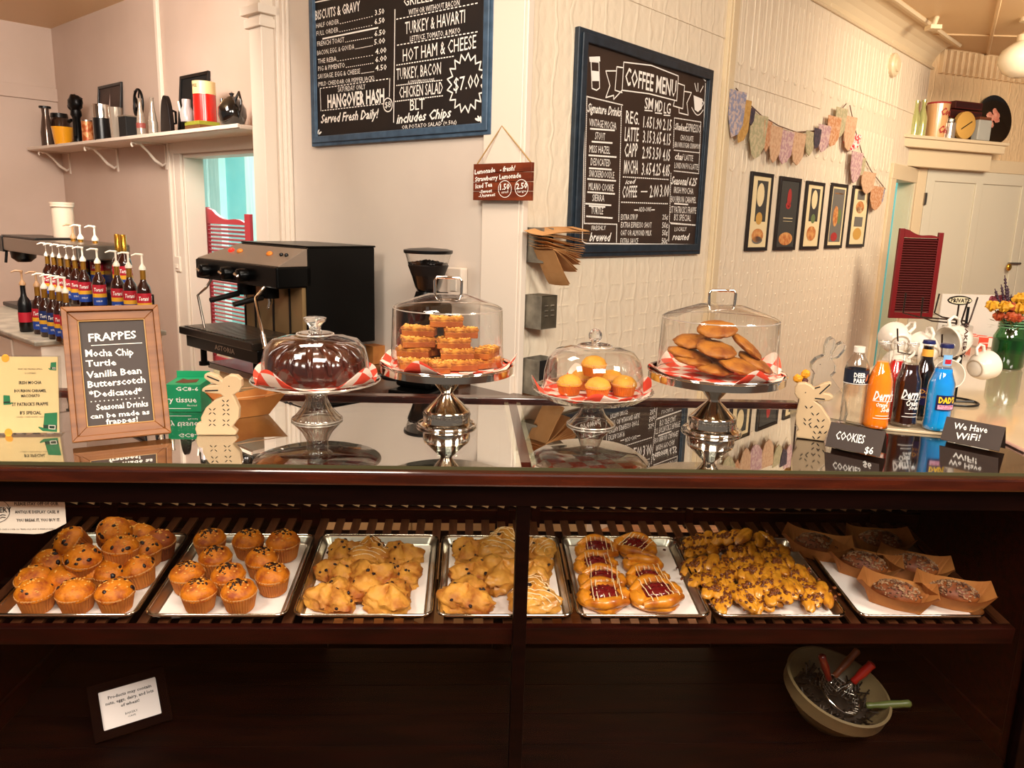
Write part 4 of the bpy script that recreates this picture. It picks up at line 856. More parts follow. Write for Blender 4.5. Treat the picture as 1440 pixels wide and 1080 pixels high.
m_rw = mat('dark_red_handle', '5a100a', .3, coat=.5); m_rl = mat('bright_red_handle', '8e120a', .3, coat=.5); m_tanh = mat('brown_wood_handle', '6e3418', .45); m_gh = mat('green_handle', '4c5228', .35)
def strainer(r, p0, d):
    e = p0-d*.15; c = V((.005, -.015, .098)); MB().tube([p0, e], .004, 6).build('ferrule', m_chrome, r, smooth=60)
    N = V((.25, -.15, 1)).normalized(); U_ = N.cross(V((0, 1, 0))).normalized(); W_ = N.cross(U_)
    MB().tube([c+(U_*cos(i*pi/16)+W_*sin(i*pi/16))*.065 for i in range(32)], .0026, 6, closed=True).build('rim', m_chrome, r, smooth=60)
    MB().tube([e, c+(p0-c).normalized()*.065], .003, 6).build('shank', m_chrome, r, smooth=60)
    M = Matrix.Translation(c) @ N.to_track_quat('Z', 'Y').to_matrix().to_4x4(); g = MB()
    for k in range(-5, 6):
        x = k*.0115; l = (.065**2-x*x)**.5
        g.tube([(x, -l+2*l*t, -.03*(1-(x/.065)**2)*(1-(2*t-1)**2)) for t in [i/6 for i in range(7)]], .0008, 4, M=M); g.tube([(-l+2*l*t, x, -.03*(1-(x/.065)**2)*(1-(2*t-1)**2)) for t in [i/6 for i in range(7)]], .0008, 4, M=M)
    g.build('wire_mesh', m_steelb, r)
tool('strainer', 'wire mesh strainer with a dark red handle leaning out of the bowl', (-.052, -.02, .150), (-.100, -.005, .225), .011, m_rw, strainer)
def whisk(r, p0, d):
    g = MB(); e = p0-d*1.0
    for k in range(6):
        a = k*pi/6; u = V((cos(a), sin(a), 0))*.022; g.tube([p0, p0-d*.3+u*.7, e+u, e-d*.25, e-u, p0-d*.3-u*.7, p0], .0012, 5)
    g.build('wires', m_chrome, r, smooth=60)
tool('egg_beater', 'old egg beater with a bright red handle in the bowl', (.055, .02, .115), (.098, .035, .185), .013, m_rl, whisk)
tool('wooden_handled_masher', 'brown wooden handled utensil behind the strainer in the bowl', (.015, .05, .10), (.075, .085, .185), .011, m_tanh)
tool('pastry_cutter', 'green wooden handled pastry cutter sticking out of the right side of the bowl', (.075, -.045, .095), (.195, -.055, .135), .011, m_gh)
# ------------------------------------------------------------------ allergen notice in dark frame
A = PZ(133, 1048, ZD); B = PZ(243, 1013, ZD); yaw = atan2(B.y-A.y, B.x-A.x)
NM = MRZ((A.x, A.y, ZD+.002), yaw, -radians(38)); NF = Frame(NM); W = (B-A).length
r = thing('allergen_notice', NM, 'dark wood framed white allergen notice leaning at the bottom left of the case', 'sign')
H = .155
MB().ring([(0, 0), (W, 0), (W, H), (0, H)], [(.026, .026), (W-.026, .026), (W-.026, H-.024), (.026, H-.024)], -.014, .004).build('frame', mat('dark_walnut_frame', '140604', .85, spec=.04), r, bevel=.003)
MB().box(.02, W-.02, -.004, .0, .02, H-.02).build('card', mat('notice_paper', 'f0e2dc', .7), r)
MB().add([(W*.35, .004, H*.8), (W*.65, .004, H*.8), (W*.7, .12, .05), (W*.3, .12, .05)], [(0,1,2,3)]).build('easel_back', m_matblack, r)
T = MB()
def lt(s, u0, u1, z, h, bo=.0, dx=0): put_text(T, s, (W*u0, -.0045, z), (W*u1, -.0045, z), (0, 0, h), 0, bo)
lt('Products may contain', .24, .80, .106, .0085, .02); lt('nuts, eggs, dairy, and lots', .20, .82, .091, .0085, .02); lt('of wheat!', .38, .62, .076, .0085, .02); lt('BAKERY', .42, .58, .052, .006); lt('CAFE', .45, .55, .043, .005)
T.build('lettering', m_ink, r)
# ------------------------------------------------------------------ please stay off sign on the glass
yp = YF+.022; P = [PY(x, y, yp) for x, y in ((-60, 700), (90, 697), (93, 736), (78, 744), (60, 750), (48, 751), (20, 750), (-60, 747))]
r = thing('paper_notice', MRZ((P[0].x, yp, P[6].z)), 'white paper notice with black print taped behind the upper left case glass', 'notice'); o = V((P[0].x, 0, P[6].z))
MB().prism([(p.x-o.x, p.z-o.z) for p in reversed(P)], 0, .0012).build('paper_sheet', m_paper, r)
T = MB(); nf = Frame(MRZ((0, yp-.0005, 0)))
def t(s, x0, y0, x1, y1, h, sh=0, bo=0.0): txt_px(T, nf, s, x0, y0, x1, y1, h, -.0006, sh, bo, (0, 690), 13.09)
t('PLEASE STAY OFF OF OUR', 265, 270, 1078, 270, 58, 0, .02); t('ANTIQUE DISPLAY CASE. If', 275, 418, 1090, 415, 52, 0, .02); t('YOU BREAK IT, YOU BUY IT.', 303, 570, 1110, 562, 52, 0, .02); t('BAKERY', -260, 405, 215, 395, 90, 0, .02)
t('THIS CASE IS OVER 100 YEARS OLD AND IS IRREPLACEABLE', -60, 725, 1020, 715, 24)
for rad in (240, ): stroke(T, [nf.hit((-60+rad*cos(i*pi/16))/13.09, 690+(375+210*sin(i*pi/16))/13.09, -.0006) for i in range(32)], .0012, closed=True)
for dy in (0, 45): stroke(T, [nf.hit((x)/13.09, 690+(450+dy+y)/13.09, -.0006) for x, y in ((0, 10), (40, -8), (100, 0))], .0018)
lm = T.build('lettering', m_ink, None); lm.parent = r; lm.matrix_local = r.matrix_world.inverted() @ nf.M
# ------------------------------------------------------------------ counters behind the case
K = 1.12; TZ = .812; CF = Frame(MRZ((-.504, 3.416, 0), -pi/4))   # front edge line of the wooden counter
cl = CF.hit(292, 507, 0).x; cr = CF.hit(684, 552, 0).x
r = thing('wooden_counter', CF.M @ MRZ((0, 0, 0)), 'dark topped wooden counter below the food menu wall, carrying the espresso machine', 'counter')
m_ctop = mat('dark_walnut_counter', '2c1610', .25, col2='4a2a1a', scale=4, stretch=(1,8,8), coat=.4)
MB().box(cl, cr, 0, .715, TZ-.035, TZ).build('worktop', m_ctop, r, bevel=.004)
m_cab = mat('tan_cabinet_paint', 'c9a878', .5)
MB().box(cl+.05, cr-.02, .04, .71, FZ, TZ-.035).build('cabinet', m_cab, r, bevel=.003)
for i in range(3):
    x0 = cl+.1+i*.55; MB().box(x0, x0+.48, .028, .04, .03, .70).build('cabinet_door', m_cab, r, bevel=.006)
bd = PZ(600, 532, TZ); M = MRZ((bd.x, bd.y, TZ+.001), -pi/4) @ Matrix.Scale(K, 4)
r = thing('cutting_board', M, 'brown wooden board lying on the counter behind the tall cake stand', 'board')
MB().box(-.30, .20, -.05, .16, 0, .022).build('board', mat('brown_board_wood', '6b3f22', .35, col2='8a5a34', scale=5, stretch=(1,8,8)), r, bevel=.004)
def at_counter(px, py, z=TZ+.0265): return PZ(px, py, z)
def cup(name, px, py, R, H, mt, label, cat='cup', band=None, z=TZ+.0265):
    p = at_counter(px, py, z); r = thing(name, MRZ((p.x, p.y, z)), label, cat)
    MB().lathe([(R*.8, 0), (R*.85, .003), (R, H), (R*.93, H), (R*.76, .006), (.001, .006)], 28).build('body', mt, r, smooth=40)
    MB().tube([(R*.985*cos(a*pi/12), R*.985*sin(a*pi/12), H) for a in range(24)], .002, 6, closed=True).build('rim', m_white, r, smooth=60)
    if band:
        for k in range(3): MB().tube([(R*(.86+.12*(k+1)/4)*cos(a*pi/12), R*(.86+.12*(k+1)/4)*sin(a*pi/12), H*(k+1)/4) for a in range(24)], .002, 6, closed=True).build('stripe', band, r, smooth=60)
cup('striped_cup', 604, 541, .034, .05, mat('cup_cream', 'e6cf9c', .4), 'cream cup with tan stripes on the board behind the tall stand', band=mat('cup_tan', 'a97c44', .5))
cup('metal_tin', 655, 539, .026, .06, mat('check_tin', '6d605a', .3, .7, col2='b0a498', scale=60), 'small shiny tin on the board, left of two', 'tin')
cup('metal_tin', 673, 534, .026, .06, MATS['check_tin'], 'small shiny tin on the board, right one beside the white post', 'tin')
p = at_counter(562, 534); r = thing('portafilter_rest', MRZ((p.x, p.y, TZ+.0265), -.1), 'low black rounded dish on the board left of the tall stand', 'dish')
MB().lathe([(.05, 0), (.07, .006), (.072, .018), (.066, .02), (.06, .008), (.001, .008)], 28, sx=1.25).build('dish_body', m_black, r, smooth=50)
MB().tube([(-.09, 0, .017), (-.17, 0, .02)], .01, 8).build('dish_handle', m_black, r, smooth=60)
p = at_counter(517, 511, TZ+.001); r = thing('kraft_box', MRZ((p.x, p.y, TZ+.001), -pi/4), 'small kraft carton behind the chocolate cake dome', 'box')
MB().box(-.05, .05, 0, .09, 0, .10).build('carton', m_kraft, r, bevel=.002); MB().box(-.05, .05, -.001, .03, .10, .102).build('carton_flap', m_kraft, r)
# ------------------------------------------------------------------ espresso machine
O = PZ(341, 507, TZ); EM = MRZ((O.x, O.y, TZ+.001), -pi/4) @ Matrix.Scale(K, 4)
r = thing('espresso_machine', EM, 'large black espresso machine with a sloped control panel on the wooden counter', 'espresso machine')
m_panel = mat('machine_panel_brown', '7a6a5c', .35, 0); m_ebs = mat('machine_black', '030303', .3, spec=.2)
WX0, WX1, DP = -.02, .555, .40
MB().box(WX0+.02, WX1, .02, DP, .13, .582).build('body', m_ebs, r, bevel=.004)
MB().box(WX0+.0, WX1+.004, .03, DP+.004, .582, .590).build('top_lid', m_ebs, r, bevel=.002)
g = MB(); g.hexa([(WX0-.16, -.12, .50), (WX1-.0, -.12, .50), (WX1, .03, .50), (WX0-.16+.12, .03, .50)], [(WX0-.15, -.12, .505), (WX1, -.12, .505), (WX1, .03, .582), (WX0, .03, .582)]); g.build('sloped_panel', m_panel, r, bevel=.002)
MB().box(WX0-.16, WX1, -.13, .05, .405, .50).build('group_head_housing', m_ebs, r, bevel=.008)
MB().box(WX0+.08, WX1-.01, .0, .02, .18, .41).build('backsplash', mat('bronze_steel', 'a88a60', .35, .7), r)
for x in (.14, .30, .44): MB().box(x, x+.012, -.004, .0, .17, .41).build('backsplash_seam', m_black, r)
MB().box(WX0-.10, WX1, -.26, .02, .145, .180).build('drip_tray', mat('dark_steel', '3a332c', .3, .8), r, bevel=.004)
g = MB()
for k in range(22): g.box(WX0-.08+k*.026, WX0-.066+k*.026, -.24, -.0, .1805, .185)
g.build('drip_grate', m_steelb, r)
MB().box(WX0-.08, WX1, -.235, .02, .085, .145).build('base', m_ebs, r, bevel=.004)
for x, y in ((0, -.2), (.48, -.2), (0, .3), (.48, .3)):
    MB().lathe([(.024, 0), (.024, .018), (.015, .02), (.015, .09)], 16, Matrix.Translation(V((x, y, 0)))).build('foot', m_ebs, r, smooth=40)
for x, mt, nm in ((.02, mat('red_button', 'e02214', .3, emit='e02214', es=.6), 'power_light'), (.10, mat('orange_button', 'e8822a', .3), 'switch'), (.36, MATS['orange_button'], 'switch'), (.46, m_black, 'knob'), (.50, m_black, 'knob')):
    MB().blob(.021 if nm != 'knob' else .009, .01, .014 if nm != 'knob' else .009, 14, 8, 0, M=Matrix.Translation(V((x, -.045, .548))) @ Matrix.Rotation(-.9, 4, 'X')).build(nm, mt, r, smooth=60)
for x in (WX0-.03, .16, .30):
    MB().tube([(x, -.13, .45), (x, -.17, .45), (x, -.175, .45)], [.03, .03, .024], 16).build('dial', m_ebs, r, smooth=50)
    MB().tube([(x-.018, -.178, .455), (x+.02, -.182, .448)], .006, 8).build('dial_pointer', m_chrome, r, smooth=60)
for x in (.17, .38):
    MB().tube([(x, -.06, .41), (x, -.06, .35)], .04, 18).build('group_head', m_ebs, r, smooth=50)
    MB().tube([(x, -.10, .355), (x, -.24, .33)], [.014, .012], 10).build('portafilter', m_black, r, smooth=60)
    MB().tube([(x, -.06, .35), (x, -.06, .325), (x, -.075, .30)], [.012, .010, .006], 8).build('spout', m_chrome, r, smooth=60)
MB().tube([(WX0-.02, -.12, .41), (WX0-.0, -.16, .37), (WX0-.05, -.18, .33), (WX0+.05, -.20, .16)], .006, 8).build('steam_wand', m_steelb, r, smooth=60)
MB().tube([(.44, -.12, .41), (.44, -.17, .36), (.48, -.19, .35), (.59, -.22, .18)], .007, 8).build('steam_wand', m_chrome, r, smooth=60)
MB().tube([(.565, -.213, .215), (.60, -.224, .165)], .012, 8).build('steam_tip', m_chrome, r, smooth=60)
T = MB(); put_text(T, 'ASTORIA', (.18, -.2355, .105), (.36, -.2355, .105), (0, 0, .022), 0, .02); T.build('lettering', m_steelb, r)
# ------------------------------------------------------------------ coffee grinder
G_ = CF.M @ V((CF.hit(602, 400, .40).x, .40, TZ+.001)); r = thing('coffee_grinder', MRZ(G_, -.5), 'black coffee grinder with a clear bean hopper behind the tall cake stand', 'coffee grinder')
gf = Frame(MRZ((G_.x, G_.y, 0), 0)); zt = gf.hit(602, 352, 0).z-TZ; zb_ = gf.hit(602, 410, 0).z-TZ; rt_ = (gf.hit(636, 352, 0).x-gf.hit(568, 352, 0).x)/2
MB().lathe([(rt_*.45, zb_-.0), (rt_*.55, zb_+.02), (rt_*.98, zt-.01)], 32, cap=False).build('hopper', m_glass, r, smooth=60)
MB().lathe([(rt_*1.0, zt-.015), (rt_*1.02, zt-.01), (rt_*1.02, zt), (rt_*.8, zt+.006), (.001, zt+.012)], 32).build('hopper_lid', m_black, r, smooth=40)
g = MB(); g.lathe([(.001, zb_+.002), (rt_*.42, zb_+.002), (rt_*.52, zb_+.02), (rt_*.85, zb_+(zt-zb_)*.64), (rt_*.7, zb_+(zt-zb_)*.70), (.001, zb_+(zt-zb_)*.76)], 28)
rnd = random.Random(3)
for k in range(70):
    a, q_ = rnd.uniform(0, 2*pi), rt_*.84*rnd.random()**.5; g.blob(.008, .006, .005, 6, 4, 0, M=Matrix.Translation(V((q_*cos(a), q_*sin(a), zb_+(zt-zb_)*(.76-.10*(q_/rt_))))))
g.build('coffee_beans', mat('coffee_beans', '120a07', .5), r, smooth=60, kind='stuff')
MB().lathe([(rt_*.55, zb_-.06), (rt_*.62, zb_-.04), (rt_*.5, zb_)], 28).build('collar', m_ebs, r, smooth=40)
MB().box(-.12, .07, -.10, .12, .03, zb_-.055).build('body', m_ebs, r, bevel=.02); MB().box(-.11, .10, -.17, .13, 0, .03).build('base', m_ebs, r, bevel=.006)
MB().box(-.05, .05, -.15, -.10, .16, .20).build('dosing_chute', m_ebs, r, bevel=.006); MB().tube([(-.11, -.05, .13), (-.16, -.08, .12)], .012, 8).build('lever', m_black, r, smooth=60)
# ------------------------------------------------------------------ white paper cup stack / box by post
# ------------------------------------------------------------------ syrup counter on the left
SCc = Frame(MRZ((-2.861, 4.897, 0), -pi/4))
cx1 = SCc.hit(234, 455, .72).x; r = thing('stone_counter', SCc.M, 'grey stone topped white cabinet at the far left holding the syrup bottles', 'counter')
MB().box(-1.2, cx1, -.02, .72, .865, .895).build('worktop', mat('grey_stone_top', 'a59a88', .3, col2='7f776a', scale=10), r, bevel=.008)
MB().box(-1.15, cx1-.03, .02, .70, FZ, .865).build('cabinet', m_trim, r)
for x0 in (-1.1, -.45): MB().box(x0, x0+.6, .008, .02, .62, .84).build('drawer_front', m_trim, r, bevel=.004); MB().box(x0, x0+.6, .008, .02, .08, .60).build('cabinet_door', m_trim, r, bevel=.004)
def up(px, py, z): p = PZ(px, py, z); return p
m_syr = mat('amber_syrup', '2b0f08', .12, coat=.5); m_neckg = mat('gold_neck_foil', 'a8762a', .3, .6); m_lr = mat('label_red', 'b0182a', .5); m_ly = mat('label_gold', 'dca026', .5); m_lb = mat('label_blue', '1e3f92', .5); m_cap = mat('pump_white', 'ece0cc', .4); m_lnb = mat('label_navy', '15285e', .5)
def wrap(mb, s, R, z, wd, h, a0=-pi/2, shear=0, bold=.01, mi=0, tilt=0):
    vs, fs = glyphs(s, shear, bold); mb.add([(R*cos(a0+(x-.5)*wd/R), R*sin(a0+(x-.5)*wd/R), z+y*h+tilt*(x-.5)) for x, y in vs], fs, None, mi)
def syrup(kind):
    r = thing('syrup_bottle', MRZ((0,0,0)), 's', 'bottle'); R = .038
    MB().lathe([(.034, 0), (R, .006), (R, .165), (.033, .19), (.018, .215), (.0145, .235), (.0145, .285)], 22).build('bottle', m_syr if kind != 'dark' else m_black, r, smooth=50)
    up_, lo = (m_lr, m_lb) if kind != 'blue' else (m_lnb, m_lb)
    if kind != 'dark':
        MB().lathe([(R+.0008, .10), (R+.0008, .155)], 22, cap=False).build('upper_label', up_, r, smooth=60); MB().lathe([(R+.0012, .078), (R+.0012, .101)], 22, cap=False).build('gold_band', m_ly, r, smooth=60)
        MB().lathe([(R+.0008, .03), (R+.0008, .08)], 22, cap=False).build('lower_label', lo, r, smooth=60)
        T = MB()
        for a0 in (-pi/2, -pi/2+1.9, -pi/2-1.9): wrap(T, 'Torani', R+.0022, .115, .055, .022, a0, .3, .02); wrap(T, 'SYRUP', R+.0018, .05, .036, .010, a0)
        T.build('lettering', m_text, r)
        MB().lathe([(.0155, .20), (.0152, .283)], 18, cap=False).build('neck_foil', m_neckg, r, smooth=60)
    else: MB().lathe([(R+.001, .06), (R+.001, .12)], 22, cap=False).build('red_label', m_lr, r, smooth=60)
    if kind == 'foil': MB().lathe([(.0165, .235), (.0165, .33), (.012, .334), (.001, .334)], 18).build('foil_cap', mat('gold_foil', 'b98632', .25, .9), r, smooth=50); return Proto(r)
    pm = m_cap if kind in ('red', 'blue') else mat('pump_tan', 'a8805a', .4)
    MB().lathe([(.019, .283), (.019, .295), (.007, .315), (.006, .318), (.006, .36), (.009, .362), (.009, .372), (.001, .374)], 16).build('pump', pm, r, smooth=50)
    MB().tube([(0, 0, .368), (-.03, -.012, .371), (-.052, -.02, .362)], [.006, .0055, .0035], 8).build('pump_nozzle', pm, r, smooth=60); return Proto(r)
PR = {k: syrup(k) for k in ('red', 'blue', 'dark', 'foil', 'tan')}
GS = 'syrup bottles on the left counter'
L_ = [('dark',38,466,.896,'leftmost, dark sauce bottle with a tan pump'),('tan',58,469,.896,'front row, second, with a tan pump'),('blue',68,473,.896,'front row, blue label, third'),('blue',79,476,.896,'front row, fourth, white pump'),('red',89,479,.896,'front row, fifth, red label'),('red',98,482,.896,'front row, nearest the frappe sign')]
for x, s in ((73,'leftmost of the middle row'),(82,'second in the middle row'),(91,'third in the middle row'),(101,'fourth in the middle row'),(111,'fifth in the middle row'),(122,'sixth in the middle row'),(142,'middle row, label fully in view'),(168,'middle row, left of the right-hand three'),(185,'middle row, centre of the right-hand three'),(204,'rightmost syrup bottle of all')): L_.append(('red', x, 434, .972, s))
for x, k, s in ((109,'tan','back row, tan pump standing tallest'),(119,'red','back row, white pump second from the left'),(139,'red','back row, tall white pump in the middle'),(170,'foil','back row, gold foil cap, left one'),(178,'foil','back row, gold foil cap, right one')): L_.append((k, x, 405, 1.067, s))
fr_ = Frame(SCc.M); S1 = fr_.hit(140, 435, .385).z; S2 = fr_.hit(140, 404, .555).z; k1 = (fr_.hit(140, 350, .385).z-S1)/.374; k2 = (fr_.hit(140, 318, .555).z-S2)/.374
for k, x, y, z, s in L_:
    if z < .95: p = PZ(x, y, z); PR[k].put(MRZ((p.x, p.y, z), .3) @ Matrix.Scale(.97, 4), 'syrup bottle, ' + s, GS); continue
    oy, sz_, kk = (.385, S1, k1) if z < 1 else (.555, S2, k2)
    hx = fr_.hit(x, y, oy); p = SCc.M @ V((hx.x, oy, 0)); PR[k].put(MRZ((p.x, p.y, sz_+.001), .3) @ Matrix.Scale(kk, 4), 'syrup bottle, ' + s, GS)
r = thing('bottle_riser', SCc.M @ MRZ((.45, .30, .896)), 'black stepped bottle riser under the syrup bottles', 'riser')
RE = fr_.hit(217, 434, .46).x-.45; MB().box(-.15, RE, 0, .17, 0, S1-.896).build('step', m_black, r, bevel=.003); MB().box(-.15, fr_.hit(216, 404, .64).x-.45, .17, .34, 0, S2-.896).build('step', m_black, r, bevel=.003)
# coffee brewer and white canister
hx = SCc.hit(30, 358, .50); r = thing('coffee_brewer', SCc.M @ MRZ((hx.x, .50, .896)), 'steel and black coffee brewer behind the syrup bottles at far left', 'coffee maker')
zt = SCc.hit(30, 334, .44).z-.896; wd = SCc.hit(137, 350, .50).x-hx.x
MB().box(0, wd, -.12, .2, zt-.10, zt).build('brewer_head', m_steelb, r, bevel=.01); MB().box(-.07, .03, -.125, .2, zt-.11, zt+.004).build('front_panel', m_black, r, bevel=.004)
MB().box(.0, wd*.5, -.12, .15, zt, zt+.014).build('lid', m_black, r, bevel=.004)
MB().lathe([(.045, zt-.18), (.08, zt-.15), (.085, zt-.10)], 24, Matrix.Translation(V((.12, -.02, 0)))).build('brew_basket', m_black, r, smooth=50)
MB().tube([(.02, -.10, zt-.11), (.015, -.11, zt-.19)], .010, 8).build('basket_handle', m_black, r, smooth=60)
MB().box(wd*.3, wd, .08, .2, .03, zt-.10).build('brewer_column', m_steelb, r, bevel=.006); MB().box(-.05, wd, -.14, .2, 0, .03).build('brewer_base', m_black, r, bevel=.006)
cx_ = SCc.hit(88, 300, .63); r = thing('white_canister', SCc.M @ MRZ((cx_.x, .63, .896)), 'pale plastic canister standing above the coffee brewer', 'canister'); zc = SCc.hit(88, 287, .63).z-.896
MB().lathe([(.07, 0), (.07, zc-.02), (.078, zc-.018), (.078, zc)], 28).build('canister_body', mat('pale_plastic', 'c9b29c', .4), r, smooth=50); MB().lathe([(.08, zc), (.08, zc+.012), (.001, zc+.014)], 28).build('canister_lid', MATS['pale_plastic'], r, smooth=40)
# ------------------------------------------------------------------ shelf with antiques, back wall
sa, sb = FB.hit(40, 203, -.32), FB.hit(357, 178, -.32); sz = (FB.hit(200, 190, -.32).z)
SZ = sz+.0
r = thing('antiques_shelf', FB.M @ MRZ((0, 0, 0)), 'long white painted shelf with scroll brackets high on the left wall', 'shelf')
MB().box(sa.x, -2.62, -.32, 0, SZ-.028, SZ).build('shelf_board', m_trim, r, bevel=.004); MB().box(sa.x, -2.62, -.335, -.32, SZ-.022, SZ+.004).build('front_edging', m_trim, r, bevel=.002)
for bx in (FB.hit(98, 220, 0).x, FB.hit(166, 225, 0).x, FB.hit(234, 215, 0).x):
    g = MB(); g.tube([(bx, -.27+.02*cos(t)+0, SZ-.055+.02*sin(t)) for t in [i*.7 for i in range(7)]], .008, 6)
    g.tube([(bx, -.28, SZ-.04), (bx, -.22, SZ-.045), (bx, -.16, SZ-.10), (bx, -.10, SZ-.17), (bx, -.04, SZ-.21), (bx, -.01, SZ-.19)], [.008, .012, .010, .014, .012, .009], 8)
    g.box(bx-.012, bx+.012, -.012, 0, SZ-.24, SZ-.03); g.box(bx-.012, bx+.012, -.28, 0, SZ-.04, SZ-.028); g.build('bracket', m_trim, r, smooth=50)
def on_shelf(px, off=-.26): h = FB.hit(px, 185, off); return FB.M @ MRZ((h.x, off, SZ+.001)), h.x
def szf(px, py, off=-.26): return FB.hit(px, py, off).z-SZ
def wpx(p0, p1, off=-.26): return (p1-p0)*(FB.M @ FB.hit((p0+p1)/2, 170, off)-CC).dot(_f)/FPX
M, _ = on_shelf(66); h = szf(66, 149); r = thing('glass_decanter', M, 'smoky glass bottle with a black lid at the left end of the antiques shelf', 'bottle'); w_ = wpx(57, 75)/2*.9
MB().lathe([(w_, 0), (w_, h*.35), (w_*.8, h*.55), (w_*.55, h*.8), (w_*.6, h*.95)], 22).build('bottle', mat('smoky_glass', '5c4a40', .15, .5), r, smooth=60); MB().lathe([(w_*.95, h*.95), (w_*.95, h), (.001, h)], 20).build('lid', m_black, r)
M, _ = on_shelf(88, -.27); w_ = wpx(73, 103)/2*.9; h = szf(88, 179, -.27); r = thing('yellow_crock', M, 'mustard yellow crock on the antiques shelf', 'bowl')
MB().lathe([(w_*.8, 0), (w_*.85, h*.1), (w_, h*.85), (w_*1.05, h), (w_*.95, h), (w_*.8, .02), (.001, .02)], 28).build('crock_body', mat('mustard_glaze', 'e0971c', .25, coat=.5), r, smooth=50)
M, _ = on_shelf(85, -.12); h = szf(85, 158, -.12); w_ = wpx(70, 98)/2; r = thing('percolator_jar', M, 'dark glass jar with a wire bail behind the yellow crock', 'jar')
MB().lathe([(w_*.9, 0), (w_, h*.2), (w_, h*.75), (w_*.8, h*.85)], 24).build('jar', mat('dark_jar_glass', '2e1d16', .1, coat=1), r, smooth=50); MB().lathe([(w_*.85, h*.85), (w_*.8, h*.97), (.001, h)], 24).build('jar_lid', m_black, r, smooth=40)
M, _ = on_shelf(109, -.2); h = szf(106, 134, -.2); r = thing('cast_iron_mill', M, 'black cast iron hand mill with a domed hopper on the shelf', 'hand mill'); m_iron = mat('black_cast_iron', '0c0a0a', .4, .5)
MB().lathe([(.07, 0), (.07, .02), (.04, .03), (.035, h*.55), (.05, h*.6), (.045, h*.7)], 20).build('mill_body', m_iron, r, smooth=40)
MB().blob(.085, .06, .075, 18, 12, .25, 3, 2, Matrix.Translation(V((.0, 0, h*.85)))).build('hopper', m_iron, r, smooth=60); MB().blob(.04, .04, .045, 12, 8, .1, 3, 1, Matrix.Translation(V((-.085, 0, h*.80)))).build('hopper_cap', m_iron, r, smooth=60)
MB().tube([(.02, -.02, h*.6), (.07, -.04, h*.3), (.09, -.05, h*.15)], .012, 8).build('crank', m_iron, r, smooth=60); MB().tube([(-.04, -.03, h*.5), (-.08, -.04, h*.48)], [.014, .02], 8).build('spout', m_iron, r, smooth=60)
M, _ = on_shelf(123, -.28); h = szf(123, 171, -.28); w_ = wpx(115, 131)/2*.9; r = thing('spice_tin', M, 'small orange printed spice tin on the shelf', 'tin')
MB().lathe([(w_, 0), (w_, h)], 22).build('tin_body', mat('orange_tin', 'c98a58', .4, .2, col2='a04a1c', scale=25, ramp=(.45, .55)), r, smooth=50); MB().lathe([(w_*1.03, h), (w_*1.03, h+.01), (.001, h+.011)], 22).build('tin_lid', m_steelb, r)
def pic(px0, px1, pyb, pyt, off, label, face=True):
    a = FB.hit(px0, pyb, off); b = FB.hit(px1, pyb, off); t_ = FB.hit((px0+px1)/2, pyt, off).z
    M = FB.M @ MRZ((a.x, off, SZ+.001), 0, -.10); r = thing('photo_frame', M, label, 'picture'); W, H = b.x-a.x, t_-SZ
    MB().ring([(0,0),(W,0),(W,H),(0,H)], [(.025,.025),(W-.025,.025),(W-.025,H-.025),(.025,H-.025)], -.02, 0).build('frame', m_black, r, bevel=.002)
    MB().box(.02, W-.02, -.008, -.004, .02, H-.02).build('picture', mat('dark_photo', '2a1a16', .5, col2='3d2a24', scale=6) if face else m_matblack, r)
    if face:
        MB().add([(W*.5, -.0085, H*.85), (W*.42, -.0085, H*.4), (W*.56, -.0085, H*.4)], [(0,1,2)]).build('pale_figure', mat('photo_pale', 'b09a92', .6), r)
        MB().add([(W*(.5+.32*cos(k*pi/8)), -.0083, H*(.32+.14*sin(k*pi/8))) for k in range(16)], [tuple(range(16))]).build('pale_mound', MATS['photo_pale'], r)
pic(134, 167, 150, 117, -.05, 'black framed dark picture leaning on the wall behind the jars'); pic(250, 290, 150, 102, -.05, 'plain black panel leaning behind the red tin on the shelf', False)
M, _ = on_shelf(144, -.27); h = szf(144, 147, -.27); w_ = wpx(132, 155)/2*.95; r = thing('lidded_jar', M, 'dark jar with a shiny ribbed metal lid on the shelf', 'jar')
MB().lathe([(w_, 0), (w_, h*.62)], 24).build('jar', m_black, r, smooth=50); MB().lathe([(w_*1.03, h*.62), (w_*1.03, h), (.001, h)], 32, rf=lambda a, z, i: 1+.02*(int(a/(2*pi)*32) % 2)).build('metal_lid', m_steel, r)
M, _ = on_shelf(164, -.29); h = szf(164, 151, -.29); w_ = wpx(154, 174)/2*.9; r = thing('glass_tumbler', M, 'clear cut glass tumbler on the shelf right of the ribbed lid jar', 'glass')
MB().lathe([(w_*.8, 0), (w_, h), (w_*.95, h), (w_*.75, .015), (.001, .015)], 24, rf=lambda a, z, i: 1+.02*cos(12*a)).build('tumbler', mat('cut_glass', 'b5a594', .1, .5), r, smooth=30)
M, _ = on_shelf(181, -.27); h = szf(181, 163, -.27); w_ = wpx(170, 194)/2; r = thing('black_box', M, 'squat black tin box with a pale edge on the shelf', 'box')
MB().box(-w_, w_, -.05, .06, 0, h-.01).build('box_body', m_matblack, r, bevel=.004); MB().box(-w_*1.02, w_*1.02, -.052, .062, h-.01, h).build('box_lid', mat('worn_tin', '8a7c6c', .4, .5), r)
M, _ = on_shelf(198, -.15); h = szf(198, 126, -.15); r = thing('hand_grinder', M, 'black antique hand grinder with a spoked wheel on the shelf', 'grinder')
MB().lathe([(.06, 0), (.05, .03), (.03, .06), (.035, h*.5), (.02, h*.55)], 18).build('pedestal', m_iron, r, smooth=40)
